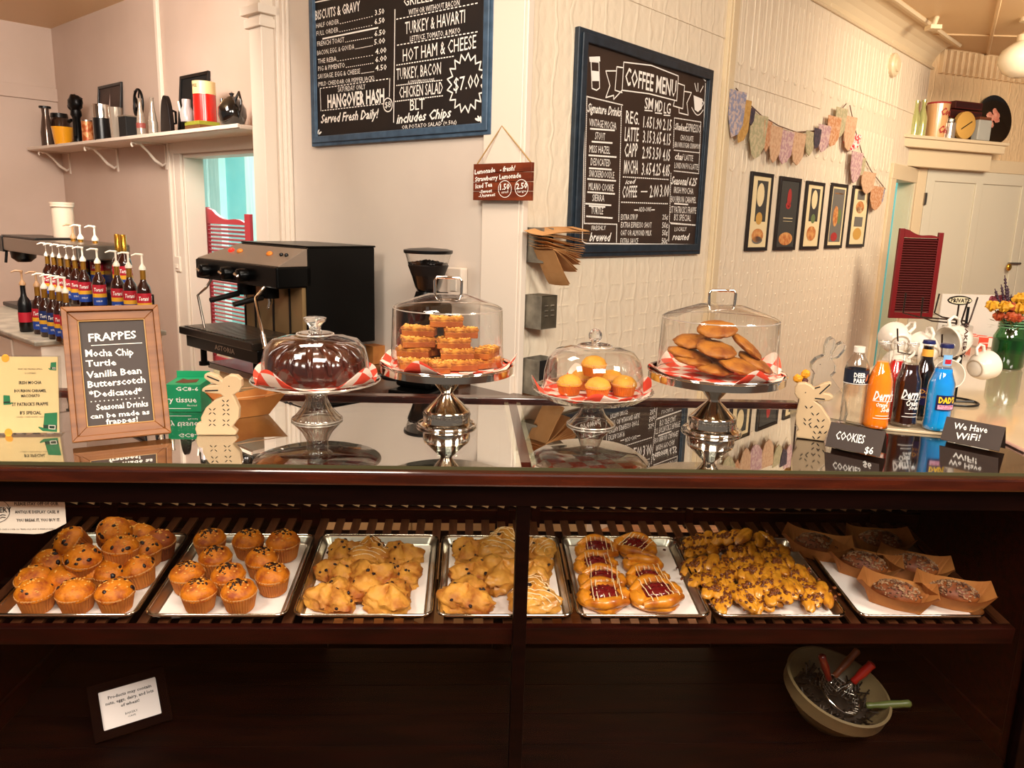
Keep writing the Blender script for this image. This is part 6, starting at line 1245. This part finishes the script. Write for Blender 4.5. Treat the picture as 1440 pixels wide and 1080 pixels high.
# ------------------------------------------------------------------ flyer in acrylic holder
A = PZ(-14, 612, ZT); B = PZ(88, 611, ZT); yaw = atan2(B.y-A.y, B.x-A.x); M = MRZ((A.x, A.y, ZT+.003), yaw, -radians(9)); W = (B-A).length; NF = Frame(M); H = NF.hit(60, 500, 0).z
r = thing('flyer_holder', M, 'clear stand with a cream spring drinks flyer and green hats, far left', 'flyer')
MB().box(0, W, -.0, .002, 0, H).box(0, W, -.006, -.005, 0, H).box(0, W, -.006, .06, -.002, 0).build('acrylic_stand', m_glass, r)
MB().box(.003, W-.006, -.0035, -.0015, .003, H-.003).build('flyer', mat('flyer_cream', 'eccf98', .6, col2='e8c68c', scale=3), r)
T = MB(); G = MB(); OGf = (0, 490); Sf = 8.0
def t(s, x0, y0, x1, y1, h, sh=0, bo=0.0): txt_px(T, NF, s, x0, y0, x1, y1, h, -.0042, sh, bo, OGf, Sf)
def qf(x, y, o=-.0042): return NF.hit(x/Sf, 490+y/Sf, o)
t('WHAT ARE THE IRISH SIPPING', 200, 240, 475, 240, 16); t('COFFEES', 275, 285, 405, 285, 14); t('IRISH MOCHA', 213, 403, 467, 400, 36, 0, .025); t('BOURBON CARAMEL', 160, 493, 522, 490, 32, 0, .025); t('MACCHIATO', 238, 550, 450, 546, 32, 0, .025); t("ST PATRICK'S FRAPPE", 135, 648, 542, 640, 36, 0, .025); t("B'S SPECIAL", 225, 742, 465, 740, 36, 0, .025); t('CARAMEL, COFFEE, WHIPPED CREAM', 180, 778, 500, 776, 12)
T.build('lettering', mat('flyer_ink', '2c2a1c', .7), r)
m_hat = mat('hat_green', '1f7a4a', .6); m_hatd = mat('hat_band', '12331f', .6)
for cx, cy, s_, tl in ((570, 830, 1.0, 1), (600, 200, .42, 1), (75, 580, .5, -1)):
    pt = lambda x, y, o: qf(cx+x*s_*tl, cy+y*s_, o)
    G.add([pt(x, y, -.0043) for x, y in ((-70, -100), (75, -110), (72, 110), (-90, 100), (-140, 60), (-135, 48), (-85, 62))], [tuple(range(7))])
G.build('green_hats', m_hat, r)
G = MB()
for cx, cy, s_, tl in ((570, 830, 1.0, 1), (600, 200, .42, 1), (75, 580, .5, -1)): G.add([qf(cx+x*s_*tl, cy+y*s_, -.0045) for x, y in ((-85, 30), (72, 35), (72, 75), (-80, 68))], [(0,1,2,3)])
G.build('hat_bands', m_hatd, r)
G = MB()
for cx, cy, s_, tl in ((570, 830, 1.0, 1), (600, 200, .42, 1)): stroke(G, [qf(cx+x*s_, cy+y*s_, -.0047) for x, y in ((-20, 35), (50, 38), (48, 78), (-20, 72))], .0016*s_+.0004, closed=True)
G.build('hat_buckles', m_paper, r)
G = MB()
for cx, cy in ((95, 945), (60, 110)): G.add([qf(cx+45*cos(k*pi/8), cy+45*sin(k*pi/8), -.0043) for k in range(16)], [tuple(range(16))])
G.build('gold_spots', mat('gold_spot', 'f0a830', .6), r)
# ------------------------------------------------------------------ tissue box
A = PZ(236, 582, ZT); M = MRZ((A.x-.01, A.y+.02, ZT+.0005), .05); NF = Frame(M); r = thing('tissue_box', M, 'green tissue box with white print behind the pine chalkboard', 'tissue box')
W = NF.hit(283, 575, 0).x; H = NF.hit(260, 541, 0).z; m_tis = mat('tissue_green', '0c8a58', .5)
MB().box(0, W, 0, .11, 0, H).build('carton', m_tis, r, bevel=.001); MB().slab([(W*.2, .03), (W*.5, .02), (W*.8, .035), (W*.75, .08), (W*.45, .07), (W*.25, .085)], H, H+.0008).build('opening', mat('opening_brown', '5a2c14', .7), r)
MB().box(0, W, .108, .11, H, H+.02).build('back_flap', m_tis, r); T = MB()
for s, u0, u1, z, h in (('GC8-6', .30, .95, .78, .14), ('ry tissue', .0, .88, .36, .20)): put_text(T, s, (W*u0, -.0008, H*z), (W*u1, -.0008, H*z), (0, 0, H*h), 0, .01)
put_text(T, 'facial', (W*.6, -.0008, H*.22), (W*.88, -.0008, H*.22), (0, 0, H*.06)); T.build('lettering', m_text, r)
MB().box(W*.05, W*.7, -.0006, 0, H*.12, H*.14).build('print_line', m_text, r)
# ------------------------------------------------------------------ kraft food boat
A = PZ(345, 589, ZT); M = MRZ((A.x-.01, A.y+.05, ZT+.001), .62); r = thing('kraft_boat', M, 'brown kraft paper food boat standing behind the left rabbit', 'paper tray'); g = MB(); a, b, h = .075, .048, .062
lo = [(-a*.72, -b*.7, 0), (a*.72, -b*.7, 0), (a*.72, b*.7, 0), (-a*.72, b*.7, 0)]; hi = [(-a*1.3, -b*1.25, h*1.05), (a*1.3, -b*1.25, h*1.05), (a*1.3, b*1.25, h*1.05), (-a*1.3, b*1.25, h*1.05)]
for i in range(4):
    j = (i+1) % 4; md = tuple((V(hi[i])+V(hi[j]))*.5*.97-V((0, 0, h*.14))); q0 = [lo[i], lo[j], hi[j], md, hi[i]]; g.add(q0, [(0,1,2,3,4)]); g.add([(x*.985, y*.985, z+.0006) for x, y, z in q0], [(4,3,2,1,0)])
g.slab([(x, y) for x, y, z in lo], 0, .0015); g.build('boat', m_kraft, r)
MB().tube([hi[i] for i in range(4)], .0012, 5, closed=False).build('rim_fold', mat('kraft_light', 'd8a878', .8), r)
# ------------------------------------------------------------------ rabbits
def rabbit(name, px0, py0, px1, py1, outline, slits, og, s, mt, label, th=.024, eye=None, dark=m_matblack, ears=()):
    A = PZ(px0, py0, ZT+.001); B = PZ(px1, py1, ZT+.001); yaw = atan2(B.y-A.y, B.x-A.x); M = MRZ((A.x, A.y, ZT+.001), yaw); f = Frame(M); r = thing(name, M, label, 'figurine')
    q = lambda x, y, o=0: f.hit(og[0]+x/s, og[1]+y/s, o)
    P = [q(x, y) for x, y in outline]; z0 = min(p.z for p in P)
    MB().prism([(p.x, max(p.z-z0, 0)) for p in P], 0, th).build('body', mt, r, bevel=.003)
    g = MB()
    for x, y, a, l in slits:
        c = q(x, y, -.0004); c.z -= z0; g.blob(l, .0008, l*.28, 10, 6, 0, M=Matrix.Translation(c) @ Matrix.Rotation(a, 4, 'Y'))
    g.build('leaf_slots', dark, r, smooth=60)
    for pts in ears:
        e = MB(); stroke(e, [V((q(x, y).x, -.0006, q(x, y).z-z0)) for x, y in pts], .0035); e.build('ear_groove', dark, r)
    if eye: c = q(*eye, -.0004); c.z -= z0; MB().blob(.0016, .001, .0016, 8, 6, 0, M=Matrix.Translation(c)).build('eye', dark, r)
    return r
def petals(cx, cy, d=21): return [(cx-d*.5, cy-d*.5, .75, .0045), (cx+d*.5, cy-d*.5, -.75, .0045), (cx-d*.5, cy+d*.5, -.75, .0045), (cx+d*.5, cy+d*.5, .75, .0045)]
OL = [(948,660),(1135,660),(1143,642),(1118,622),(1150,580),(1153,530),(1135,490),(1122,468),(1150,452),(1166,425),(1164,392),(1140,373),(1105,370),(1078,385),(1070,398),(1050,378),(1010,362),(985,366),(982,385),(1010,405),(1045,418),(1000,422),(974,436),(972,450),(1010,458),(1060,462),(1076,474),(1032,492),(990,530),(967,578),(970,600),(948,604),(940,630)]
SL = petals(1087, 505)[:4] + petals(1023, 545) + petals(1090, 548) + petals(1023, 600) + petals(1090, 600)
rabbit('wooden_rabbit', 282, 612, 330, 612, OL, SL, (0, 420), 3.4286, m_cream, 'cream cut-out rabbit figurine facing right, left of the chocolate cake', eye=(1104, 424), ears=([(1000,376),(1055,398)],[(990,446),(1050,444)]))
OR = [(925,885),(1060,905),(1225,928),(1255,860),(1303,740),(1290,690),(1245,625),(1190,540),(1130,492),(1180,490),(1280,490),(1322,465),(1318,440),(1285,415),(1225,405),(1290,345),(1312,308),(1290,286),(1220,298),(1130,345),(1115,352),(1085,322),(1020,292),(945,296),(908,345),(906,410),(930,455),(955,470),(935,560),(915,650),(920,745),(950,800),(922,830)]
SR = []
for cx, cy in ((1060,555),(1130,630),(1045,690),(1190,700),(1045,735),(1105,765),(1180,770),(1150,830),(1215,830),(1140,885)): SR += [(cx-28, cy, .85, .0055), (cx+28, cy, -.85, .0055)]
rabbit('wooden_rabbit', 1119, 616, 1160, 621, OR, SR, (1000, 500), 7.717, m_cream, 'cream cut-out rabbit figurine facing left, beside the cookie sign', eye=(1025, 397), ears=([(1130,350),(1180,335)],[(1180,410),(1290,310)],[(1130,460),(1230,470)]))
GR = [(285,900),(600,910),(625,820),(610,700),(560,600),(500,520),(470,470),(510,430),(515,370),(480,310),(540,290),(600,220),(612,170),(580,145),(530,170),(470,260),(500,190),(510,120),(480,100),(440,120),(410,190),(405,270),(330,300),(280,350),(275,400),(310,440),(290,520),(280,650),(300,780)]
r = rabbit('glass_rabbit', 1143, 594, 1190, 598, GR, [], (1100, 460), 6.75, m_crystal, 'clear glass standing rabbit jar behind the cream rabbit', th=.05, eye=(362, 350))
p = PZ(1133, 605, ZT); q0 = PY(1129, 531, p.y+.05); r = thing('flower_posy', MRZ((p.x-.01, p.y+.05, ZT+.001)), 'small stem with two orange blooms behind the cream rabbit head', 'flower'); hh = q0.z-ZT
for dx, dz, k in ((-.008, -.004, 0), (.014, .010, 1)):
    MB().blob(.014, .012, .012, 14, 10, .35, 4, k, Matrix.Translation(V((dx, 0, hh+dz)))).build('bloom', mat('bloom_orange', 'd9901c', .6), r, smooth=40)
MB().tube([(0, 0, 0), (.002, 0, hh*.6), (0, 0, hh)], .0025, 6).build('stem', mat('dark_stem', '3a2418', .7), r); MB().blob(.012, .01, .014, 10, 8, .3, 3, 5, Matrix.Translation(V((.012, .0, hh-.014)))).build('seed_head', mat('dark_bloom', '4a1812', .7), r, smooth=60)
# ------------------------------------------------------------------ bottled drinks
def bot_at(px, py, z=ZT+.0085): p = PZ(px, py, z); return MRZ((p.x, p.y, z), 0), p
M, p = bot_at(1196, 597); H = PY(1196, 487, p.y).z-p.z; r = thing('water_bottle', M, 'clear plastic water bottle with a dark label between the glass rabbit and orange soda', 'bottle')
R = .034; rib = [(R*(1-.05*(i % 2)), H*(.06+.038*i)) for i in range(12)]
MB().lathe([(R*.8, 0), (R, H*.03)] + rib + [(R, H*.54), (R, H*.72), (R*.92, H*.79), (R*.5, H*.90), (R*.40, H*.93), (R*.40, H*.97)], 28, cap=False).build('bottle_body', m_glass, r, smooth=40)
MB().lathe([(R*.93, H*.02), (R*.95, H*.5), (R*.95, H*.74)], 24, cap=False).build('water', m_glass, r, smooth=60)
MB().lathe([(R*.47, H*.93), (R*.47, H), (.001, H)], 20).build('cap', mat('clear_cap', 'ddd2c4', .3), r, smooth=40)
MB().lathe([(R*1.01, H*.54), (R*1.01, H*.72)], 28, cap=False).build('label', mat('label_black_navy', '1a2030', .4), r, smooth=60)
T = MB(); wrap(T, 'DEER', R*1.03, H*.635, R*1.0, H*.055, -1.75, 0, .03); wrap(T, 'PARK', R*1.03, H*.565, R*1.0, H*.055, -1.72, 0, .03); T.lathe([(R*1.02, H*.545), (R*1.02, H*.552)], 28, cap=False); T.build('lettering', m_text, r)
MB().add([(R*1.03*cos(a), R*1.03*sin(a), H*z) for a, z in ((-1.25, .58), (-1.0, .60), (-.9, .68), (-1.1, .66))], [(0,1,2,3)]).build('label_emblem', mat('deer_emblem', 'b0603a', .5), r)
def soda(px, py, top, liquid, fill, label, kind, capcol=None):
    M, p = bot_at(px, py); H = PY(px, top, p.y).z-p.z; R = .0365
    r = thing('soda_bottle', M, label, 'bottle', 'glass soda bottles on the counter edge')
    prof = [(R*.86, 0), (R, H*.02), (R*1.02, H*.06), (R*.98, H*.12), (R, H*.50), (R*.96, H*.56), (R*.72, H*.66), (R*.50, H*.74), (R*.42, H*.82), (R*.40, H*.94), (R*.45, H*.95), (R*.45, H*.985), (R*.38, H)]
    MB().lathe(prof, 32, cap=False).build('glass', m_glass, r, smooth=60)
    lp = [(a*.95, z) for a, z in prof if z < H*fill]; lp = [(lp[0][0], .002)]+lp[1:]
    last = lp[-1][0]; MB().lathe(lp+[(last*.92, H*fill), (.001, H*fill)], 32).build('drink', liquid, r, smooth=60)
    if kind == 'capless': MB().tube(circle(R*.44, H*.97, 24), .0022, 6, closed=True).build('lip', MATS['clear_edge'], r, smooth=60)
    if capcol: MB().lathe([(R*.50, H*.955), (R*.52, H*.965), (R*.46, H*1.0), (.001, H*1.003)], 24).build('crown_cap', capcol, r, smooth=40)
    return r, H, R
m_or_l = mat('orange_soda', 'ff9014', .08, coat=1, col2='f87808', scale=6); m_rd_l = mat('red_soda', 'c8100c', .08, coat=1); m_cr_l = mat('cream_soda_dark', '2a0c08', .06, coat=1); m_rt_l = mat('root_beer', '120808', .06, coat=1); m_bl_l = mat('blue_soda', '0c8ae0', .08, coat=1, col2='18a8e8', scale=8)
m_navy = mat('navy_label', '1c1648', .4); m_tl = mat('label_tan', 'd89a3a', .45)
soda(1251, 592, 479, m_rd_l, .76, 'red soda bottle half hidden behind the orange one', 'capless')
r, H, R = soda(1230, 601, 478, m_or_l, .76, 'bright orange soda bottle with white script, left of the row', 'capless')
T = MB(); wrap(T, "Derry's", R*1.05, H*.345, R*1.75, H*.10, -1.62, .35, .03); wrap(T, 'Orange', R*1.05, H*.27, R*.9, H*.05, -1.75, .35, .02); wrap(T, 'Soda', R*1.05, H*.215, R*.75, H*.05, -1.45, .35, .02)
for z, w_ in ((.33, 1.7), (.165, 1.1), (.135, 1.4)): T.add([(R*1.05*cos(-1.6+w_*(t-.5)), R*1.05*sin(-1.6+w_*(t-.5)), H*z+H*dz) for dz in (0, .006) for t in [i/8 for i in range(9)]], [(i, i+1, i+10, i+9) for i in range(8)])
T.build('lettering', m_text, r)
r, H, R = soda(1292, 588, 478, m_rt_l, .93, 'dark root beer bottle with a navy cap behind the cream soda', 'root', mat('cap_navy', '1c2050', .3))
MB().lathe([(R*1.02, H*.20), (R*1.02, H*.42)], 28, cap=False).build('label', m_navy, r, smooth=60); MB().lathe([(R*.46, H*.80), (R*.43, H*.89)], 20, cap=False).build('neck_label', m_tl, r, smooth=60)
T = MB(); wrap(T, "DAD'S", R*1.04, H*.35, R*1.6, H*.05, -1.5, 0, .03); wrap(T, 'ROOT BEER', R*1.04, H*.29, R*1.6, H*.03, -1.5, 0, .02); T.build('lettering', m_tl, r)
r, H, R = soda(1269, 598, 480, m_cr_l, .74, 'dark brown cream soda bottle with white script, middle of the row', 'capless')
T = MB(); wrap(T, "Derry's", R*1.05, H*.355, R*1.75, H*.10, -1.62, .35, .03); wrap(T, 'Cream', R*1.05, H*.27, R*1.0, H*.065, -1.58, .35, .02); wrap(T, 'Soda', R*1.05, H*.225, R*.8, H*.04, -1.45, .35, .02)
for z, w_ in ((.34, 1.7), (.175, .9), (.135, 1.3)): T.add([(R*1.05*cos(-1.6+w_*(t-.5)), R*1.05*sin(-1.6+w_*(t-.5)), H*z+H*dz) for dz in (0, .006) for t in [i/8 for i in range(9)]], [(i, i+1, i+10, i+9) for i in range(8)])
T.build('lettering', m_text, r)
r, H, R = soda(1315, 604, 483, m_bl_l, .72, 'vivid blue soda bottle with a navy label, right end of the row', 'blue', MATS['cap_navy'])
def patch(a0, a1, z0, z1, Rk, mt, nm): MB().add([(R*Rk*cos(a0+(a1-a0)*t), R*Rk*sin(a0+(a1-a0)*t), H*z) for z in (z0, z1) for t in [i/8 for i in range(9)]], [(i, i+1, i+10, i+9) for i in range(8)]).build(nm, mt, r, smooth=60)
patch(-2.35, -.75, .26, .43, 1.045, m_navy, 'label'); patch(-2.2, -.9, .27, .32, 1.055, mat('label_pink', 'd8a0b8', .5), 'label_band'); patch(-2.4, -.8, .76, .88, .50, mat('label_pale_blue', '7ab0e0', .5), 'neck_label'); patch(-2.1, -1.1, .78, .83, .52, m_lr, 'neck_band')
T = MB(); wrap(T, "DAD'S", R*1.065, H*.345, R*1.35, H*.065, -1.55, 0, .05); T.build('lettering', mat('label_yellow', 'f2c020', .5), r); T = MB(); wrap(T, 'BLUE CREAM', R*1.07, H*.30, R*1.1, H*.016, -1.55); wrap(T, 'SODA', R*1.07, H*.277, R*.6, H*.014, -1.55); T.build('small_print', m_lr, r)
# ------------------------------------------------------------------ little folded signs
for (bl, br_, tl, tr, label, lines) in (((1160,627),(1237,643),(1170,590),(1243,610),'small black tent card reading Cookies six dollars in front of the right rabbit', (('COOKIES', 378, 868, 538, 896, 48), ('$6', 540, 950, 588, 955, 40))),
        ((1322,618),(1405,635),(1332,586),(1413,600),'small black tent card saying We Have WiFi at the right end of the counter', (('We Have', 1042, 810, 1232, 836, 36), ('WiFi!', 1050, 868, 1190, 880, 38)))):
    zz = ZT+.009; A = PZ(*bl, zz); B = PZ(*br_, zz); yaw = atan2(B.y-A.y, B.x-A.x); M = MRZ((A.x, A.y, zz), yaw, -radians(22)); f = Frame(M); W = (B-A).length; H = (f.hit(*tl).z+f.hit(*tr).z)/2
    r = thing('tent_card', M, label, 'sign'); MB().box(0, W, 0, .003, 0, H).build('front_leaf', m_boardb, r, bevel=.0008)
    MB().add([(0, .003, H), (W, .003, H), (W, .003+H*.72, H*.3-H*.02), (0, .003+H*.72, H*.3-H*.02)], [(0,1,2,3)]).build('rear_leaf', m_boardb, r)
    T = MB()
    for s, x0, y0, x1, y1, h in lines: txt_px(T, f, s, x0, y0, x1, y1, h, -.0008, 0, .012, (1080, 400), 4.0)
    T.build('lettering', m_text, r)
# ------------------------------------------------------------------ mug tree with mugs
tb_ = PZ(1342, 566, ZT+.0085); r = thing('mug_tree', MRZ((tb_.x, tb_.y, ZT+.0085)), 'black wire mug tree holding white mugs beside the blue soda', 'mug tree')
MB().tube(circle(.072, .004, 36), .004, 6, closed=True).build('base_ring', m_black, r, smooth=60); MB().tube([(-.072, 0, .004), (.072, 0, .004)], .004, 6).build('base_bar', m_black, r); MB().tube([(0, 0, .004), (0, 0, .30), (.0, 0, .33)], .0045, 8).build('pole', m_black, r, smooth=60)
def rel(px, py, dy): q_ = PY(px, py, tb_.y+dy); return V((q_.x-tb_.x, dy, q_.z-ZT-.0085))
m_hook = mat('hook_wire', '3a2c26', .3, .7)
for k, (x0, y0, x1, y1, dy, zc) in enumerate(((1274,412,1270,440,.02,.30),(1298,418,1295,446,-.0,.30),(1321,413,1314,440,.06,.30),(1375,418,1365,448,.03,.28),(1361,424,1352,452,-.04,.28),(1262,462,1263,495,-.05,.20),(1325,470,1324,500,-.06,.18))):
    a, b = rel(x0, y0, dy), rel(x1, y1, dy); MB().tube([a, b, b+(V((0, 0, b.z))-b)*.25-V((0, 0, .012)), V((0, 0, min(zc, b.z-.02)))], .0028, 6).build('hook', m_hook, r, smooth=60)
def mug_proto():
    r = thing('mug', MRZ((0,0,0)), 'm', 'mug'); R, H = .052, .075
    MB().lathe([(R*.55, 0), (R*.72, .008), (R*.95, H*.45), (R, H), (R*.95, H), (R*.9, H*.45), (R*.65, .012), (.001, .010)], 36).build('mug_body', m_white, r, smooth=60)
    MB().tube([(R*.93, 0, H*.82), (R*1.35, 0, H*.85), (R*1.5, 0, H*.6), (R*1.3, 0, H*.32), (R*.85, 0, H*.3)], [.006, .0055, .005, .0055, .006], 10).build('handle', m_white, r, smooth=60)
    MB().tube(circle(R*.55, .001, 30), .003, 6, closed=True).build('foot_ring', mat('unglazed', 'a89680', .7), r, smooth=60); return Proto(r)
mp = mug_proto(); GM = 'white mugs on the wire tree'
def orient(z, x): z = V(z).normalized(); x = (V(x)-z*V(x).dot(z)).normalized(); y = z.cross(x); m = Matrix.Identity(4); [m.__setitem__(i, (x[i], y[i], z[i], 0)) for i in range(3)]; return m
for px, py, dy, zax, xax, sc, s in ((1261,478,.03,(.15,.95,.25),(.6,0,.8),1.0,'upper left, bottom to the viewer, handle up right'),(1300,492,-.01,(.0,.95,.3),(.05,0,1),1.0,'upper middle, handle straight up'),(1345,478,-.02,(-.75,-.2,-.15),(-.1,0,1),1.05,'upper right with brown lettering down its side'),
    (1381,515,.0,(.85,.35,.15),(-.5,0,.9),.95,'lower right, tipped on its side showing the foot'),(1330,528,-.03,(-.2,-.8,.3),(.5,0,.8),.95,'lower middle behind the blue soda'),(1262,512,-.02,(.3,.9,.1),(.6,0,.6),.85,'lower left, mostly behind the soda bottles')):
    q_ = PY(px, py, tb_.y+dy); R4_ = orient(zax, xax); mp.put(Matrix.Translation(q_) @ R4_ @ Matrix.Translation(V((0, 0, -.038))) @ Matrix.Scale(sc, 4), 'white mug, ' + s, GM)
mg = [o for o in bpy.data.objects if o.get('label', '').startswith('white mug, upper right')][0]
q_ = PY(1354, 478, tb_.y-.085); f = Frame(MRZ((q_.x, q_.y, 0))); T = MB(); a = f.hit(1358, 455, 0); b = f.hit(1352, 503, 0); d = (b-a)
vs, fs = glyphs('BAKERY', 0, .03); T.add([f.M @ (a+d*x+V((d.z, 0, -d.x)).normalized()*(-.012*y)) for x, y in vs], fs)
lm = T.build('lettering', mat('brown_print', '3a2018', .6), None); lm.parent = mg; lm.matrix_local = mg.matrix_world.inverted()
# ------------------------------------------------------------------ green jar vase with flowers
vb = PZ(1414, 517, ZT+.0085); r = thing('jar_vase', MRZ((vb.x, vb.y, ZT+.0085)), 'green glass jar vase on the pale counter at the right edge', 'vase'); H = PY(1414, 452, vb.y).z-vb.z; R = 21*((vb-CC).dot(_f))/FPX
MB().lathe([(R*.9, 0), (R, .012), (R, H*.68), (R*.80, H*.82), (R*.74, H*.86), (R*.76, H)], 36, cap=False).build('jar_glass', m_greenglass, r, smooth=60)
for zz in (.88, .94, 1.0): MB().tube(circle(R*.77, H*zz, 30), .003, 6, closed=True).build('thread_ring', mat('green_glass_solid', '5a8a60', .1, coat=.5), r, smooth=60)
MB().lathe([(.001, .006), (R*.9, .006), (R*.94, H*.62), (.001, H*.62)], 30).build('green_water', mat('dark_green_stems', '12401c', .3, col2='2a6a30', scale=30, stretch=(1,1,.15)), r, smooth=60)
fr_ = thing('bouquet', MRZ((vb.x, vb.y, ZT+.0085+H*.62+.002)), 'dried bouquet of yellow and rust flowers in the green jar', 'flowers'); dep = (vb-CC).dot(_f)
rnd = random.Random(12); m_y = mat('yellow_flower', 'b87c10', .6, col2='cc9820', scale=40); m_rf = mat('rust_flower', '8e2c12', .6, col2='a84c1c', scale=40); m_pf_ = mat('plum_flower', '7a3038', .7); m_lf = mat('olive_leaf', '5a5a22', .6); m_lav = mat('lavender_dark', '3a2430', .7)
z_o = ZT+.0085+H*.62+.002
for px, py, dy, sz_, mt in ((1395,430,-.03,.030,m_y),(1413,431,-.05,.030,m_y),(1434,420,-.02,.034,m_y),(1436,434,-.05,.034,m_y),(1422,432,-.03,.030,m_rf),(1421,445,-.07,.026,m_rf),(1398,421,.02,.024,m_pf_),(1446,430,.0,.03,m_y),(1405,444,-.02,.028,m_rf),(1430,447,-.06,.026,m_rf),(1410,420,.02,.025,m_pf_),(1450,445,-.02,.03,m_y)):
    q_ = PY(px, py, vb.y+dy); c = V((q_.x-vb.x, dy, q_.z-z_o)); k = rnd.randint(0, 99)
    MB().blob(sz_*.8, sz_*.75, sz_*.62, 16, 10, .55, 5, k, Matrix.Translation(c), fn=lambda d, ph, th: 1+.15*cos(8*ph)).build('bloom', mt, fr_, smooth=30); MB().tube([(rnd.uniform(-.01, .01), 0, 0), (c.x*.4, c.y*.4, c.z*.5), c], .0025, 5).build('stem', m_lf, fr_)
for px, py in ((1413,387),(1408,400),(1417,402),(1399,406),(1422,414)):
    q_ = PY(px, py, vb.y); c = V((q_.x-vb.x, 0, q_.z-z_o)); g = MB(); g.tube([(0, 0, 0), c*.55+V((-.003, 0, 0)), c], .002, 5)
    for j in range(8): g.blob(.006, .006, .007, 6, 5, .3, 3, j, Matrix.Translation(V((-.003, 0, 0)).lerp(V(c), 0)*0+V(c)*(.58+.05*j)))
    g.build('lavender_sprig', m_lav, fr_, smooth=60)
g = MB()
for k in range(46):
    a = rnd.uniform(0, 2*pi); q_ = rnd.uniform(.02, .10); z = rnd.uniform(.04, .14); c = V((q_*cos(a)*1.1-.01, q_*sin(a)*.7, z)); l = rnd.uniform(.018, .035); d = V((cos(a), sin(a)*.7, rnd.uniform(-.3, .6))).normalized(); s_ = d.cross(V((0, 0, 1))).normalized()*l*.22
    g.add([c, c+d*l*.5+s_, c+d*l, c+d*l*.5-s_], [(0,1,2,3)])
g.build('leaves', m_lf, fr_, kind='stuff')
# ------------------------------------------------------------------ private sign, white panel, checked bundle
q_ = PY(1318, 468, 4.0); b = PY(1402, 470, 4.0); t_ = PY(1320, 413, 4.0).z
r = thing('white_board', MRZ((q_.x, 4.0, ZT+.009)), 'white flat board standing on the pale counter behind the mugs', 'board'); MB().box(0, b.x-q_.x, 0, .02, 0, t_-ZT-.009).build('panel_face', m_white, r, bevel=.004)
MB().box(.02, (b.x-q_.x)*.55, -.02, 0, q_.z-ZT-.03+.02, q_.z-ZT+.035).build('panel_shelf', mat('grey_ledge', 'b0a898', .4), r, bevel=.004)
f = Frame(MRZ((0, 3.55, 0))); a, b = f.hit(1333, 421, 0), f.hit(1367, 424, 0); r = thing('private_sign', MRZ(((a.x+b.x)/2, 3.55, ZT+.009)), 'small oval black and cream sign reading Private above the mugs', 'sign'); W = (b.x-a.x)/2; zc = (a.z+b.z)/2-ZT-.009
ov = lambda k, y: [(W*k*(1.0 if abs(cos(t)) > .8 else .9)*cos(t), zc+.022*k*(1 if abs(sin(t)) > .5 else .6)*sin(t)) for t in [i*pi/10 for i in range(20)]]
MB().prism(ov(1.0, 0), -.002, .006).build('sign_plate', m_black, r); MB().prism([(x*.93, zc+(z-zc)*.72) for x, z in ov(1, 0)], -.003, -.002).build('sign_face', mat('sign_cream', 'dccba8', .5), r)
T = MB(); put_text(T, 'PRIVATE', (-W*.78, -.004, zc-.009), (W*.78, -.004, zc-.009), (0, 0, .019), 0, .03); T.build('lettering', m_black, r)
MB().tube([(0, .004, 0), (0, .004, zc-.01)], .004, 6).build('post', m_hook, r); MB().lathe([(.04, 0), (.04, .006), (.01, .01)], 20).build('foot', m_hook, r)
a = PZ(1376, 489, ZT+.009); r = thing('checked_bundle', MRZ((a.x, a.y, ZT+.009), .1), 'red and white checked paper bundle on the counter between mugs and vase', 'paper'); w_ = 30*((a-CC).dot(_f))/FPX
MB().box(0, w_, 0, .16, 0, .05).build('bundle', m_check, r, bevel=.006); MB().box(0, w_, -.001, .0, .022, .026).build('fold_edge', m_paper, r)

# ------------------------------------------------------------------ finer pieces hang under the part they belong to
UNDER = {'lettering': ('board', 'slate', 'label', 'upper_label', 'flyer', 'card', 'paper_sheet', 'front_leaf', 'carton', 'sign_face', 'mug_body', 'drink', 'red_body', 'jar_body', 'base', 'plank'), 'rolled_rim': ('pan',), 'crumbs': ('muffin_top',), 'blueberries': ('muffin_top',),
    'chocolate_chips': ('muffin_top',), 'liner_edge': ('paper_liner',), 'icing_drizzle': ('jam_filling', 'scone_crumb'), 'berries': ('scone_crumb',), 'streusel': ('loaf',), 'oat_crumbs': ('crumb_top',), 'foot_rim': ('glass_foot', 'fluted_foot'), 'foot_ring': ('pedestal', 'mug_body'),
    'plate_rim': ('plate', 'glass_plate', 'scalloped_plate'), 'key_pattern_band': ('pedestal',), 'dial_pointer': ('dial',), 'steam_tip': ('steam_wand',), 'pump_nozzle': ('pump',), 'neck_band': ('neck_label',), 'label_band': ('label',), 'hat_bands': ('green_hats',), 'hat_buckles': ('green_hats',), 'glaze_drips': ('cake_body',), 'drip_grate': ('drip_tray',), 'small_print': ('label',), 'print_line': ('carton',)}
byp = {}
for o in bpy.data.objects:
    if o.parent: byp.setdefault(o.parent, []).append(o)
base = lambda o: o.name.split('.')[0]
for root, ch in list(byp.items()):
    if root.parent: continue
    for o in ch:
        for want in UNDER.get(base(o), ()):
            sib = [c for c in ch if base(c) == want]
            if sib: o.parent = sib[0]; o.matrix_basis = sib[0].matrix_basis.inverted() @ o.matrix_basis; break
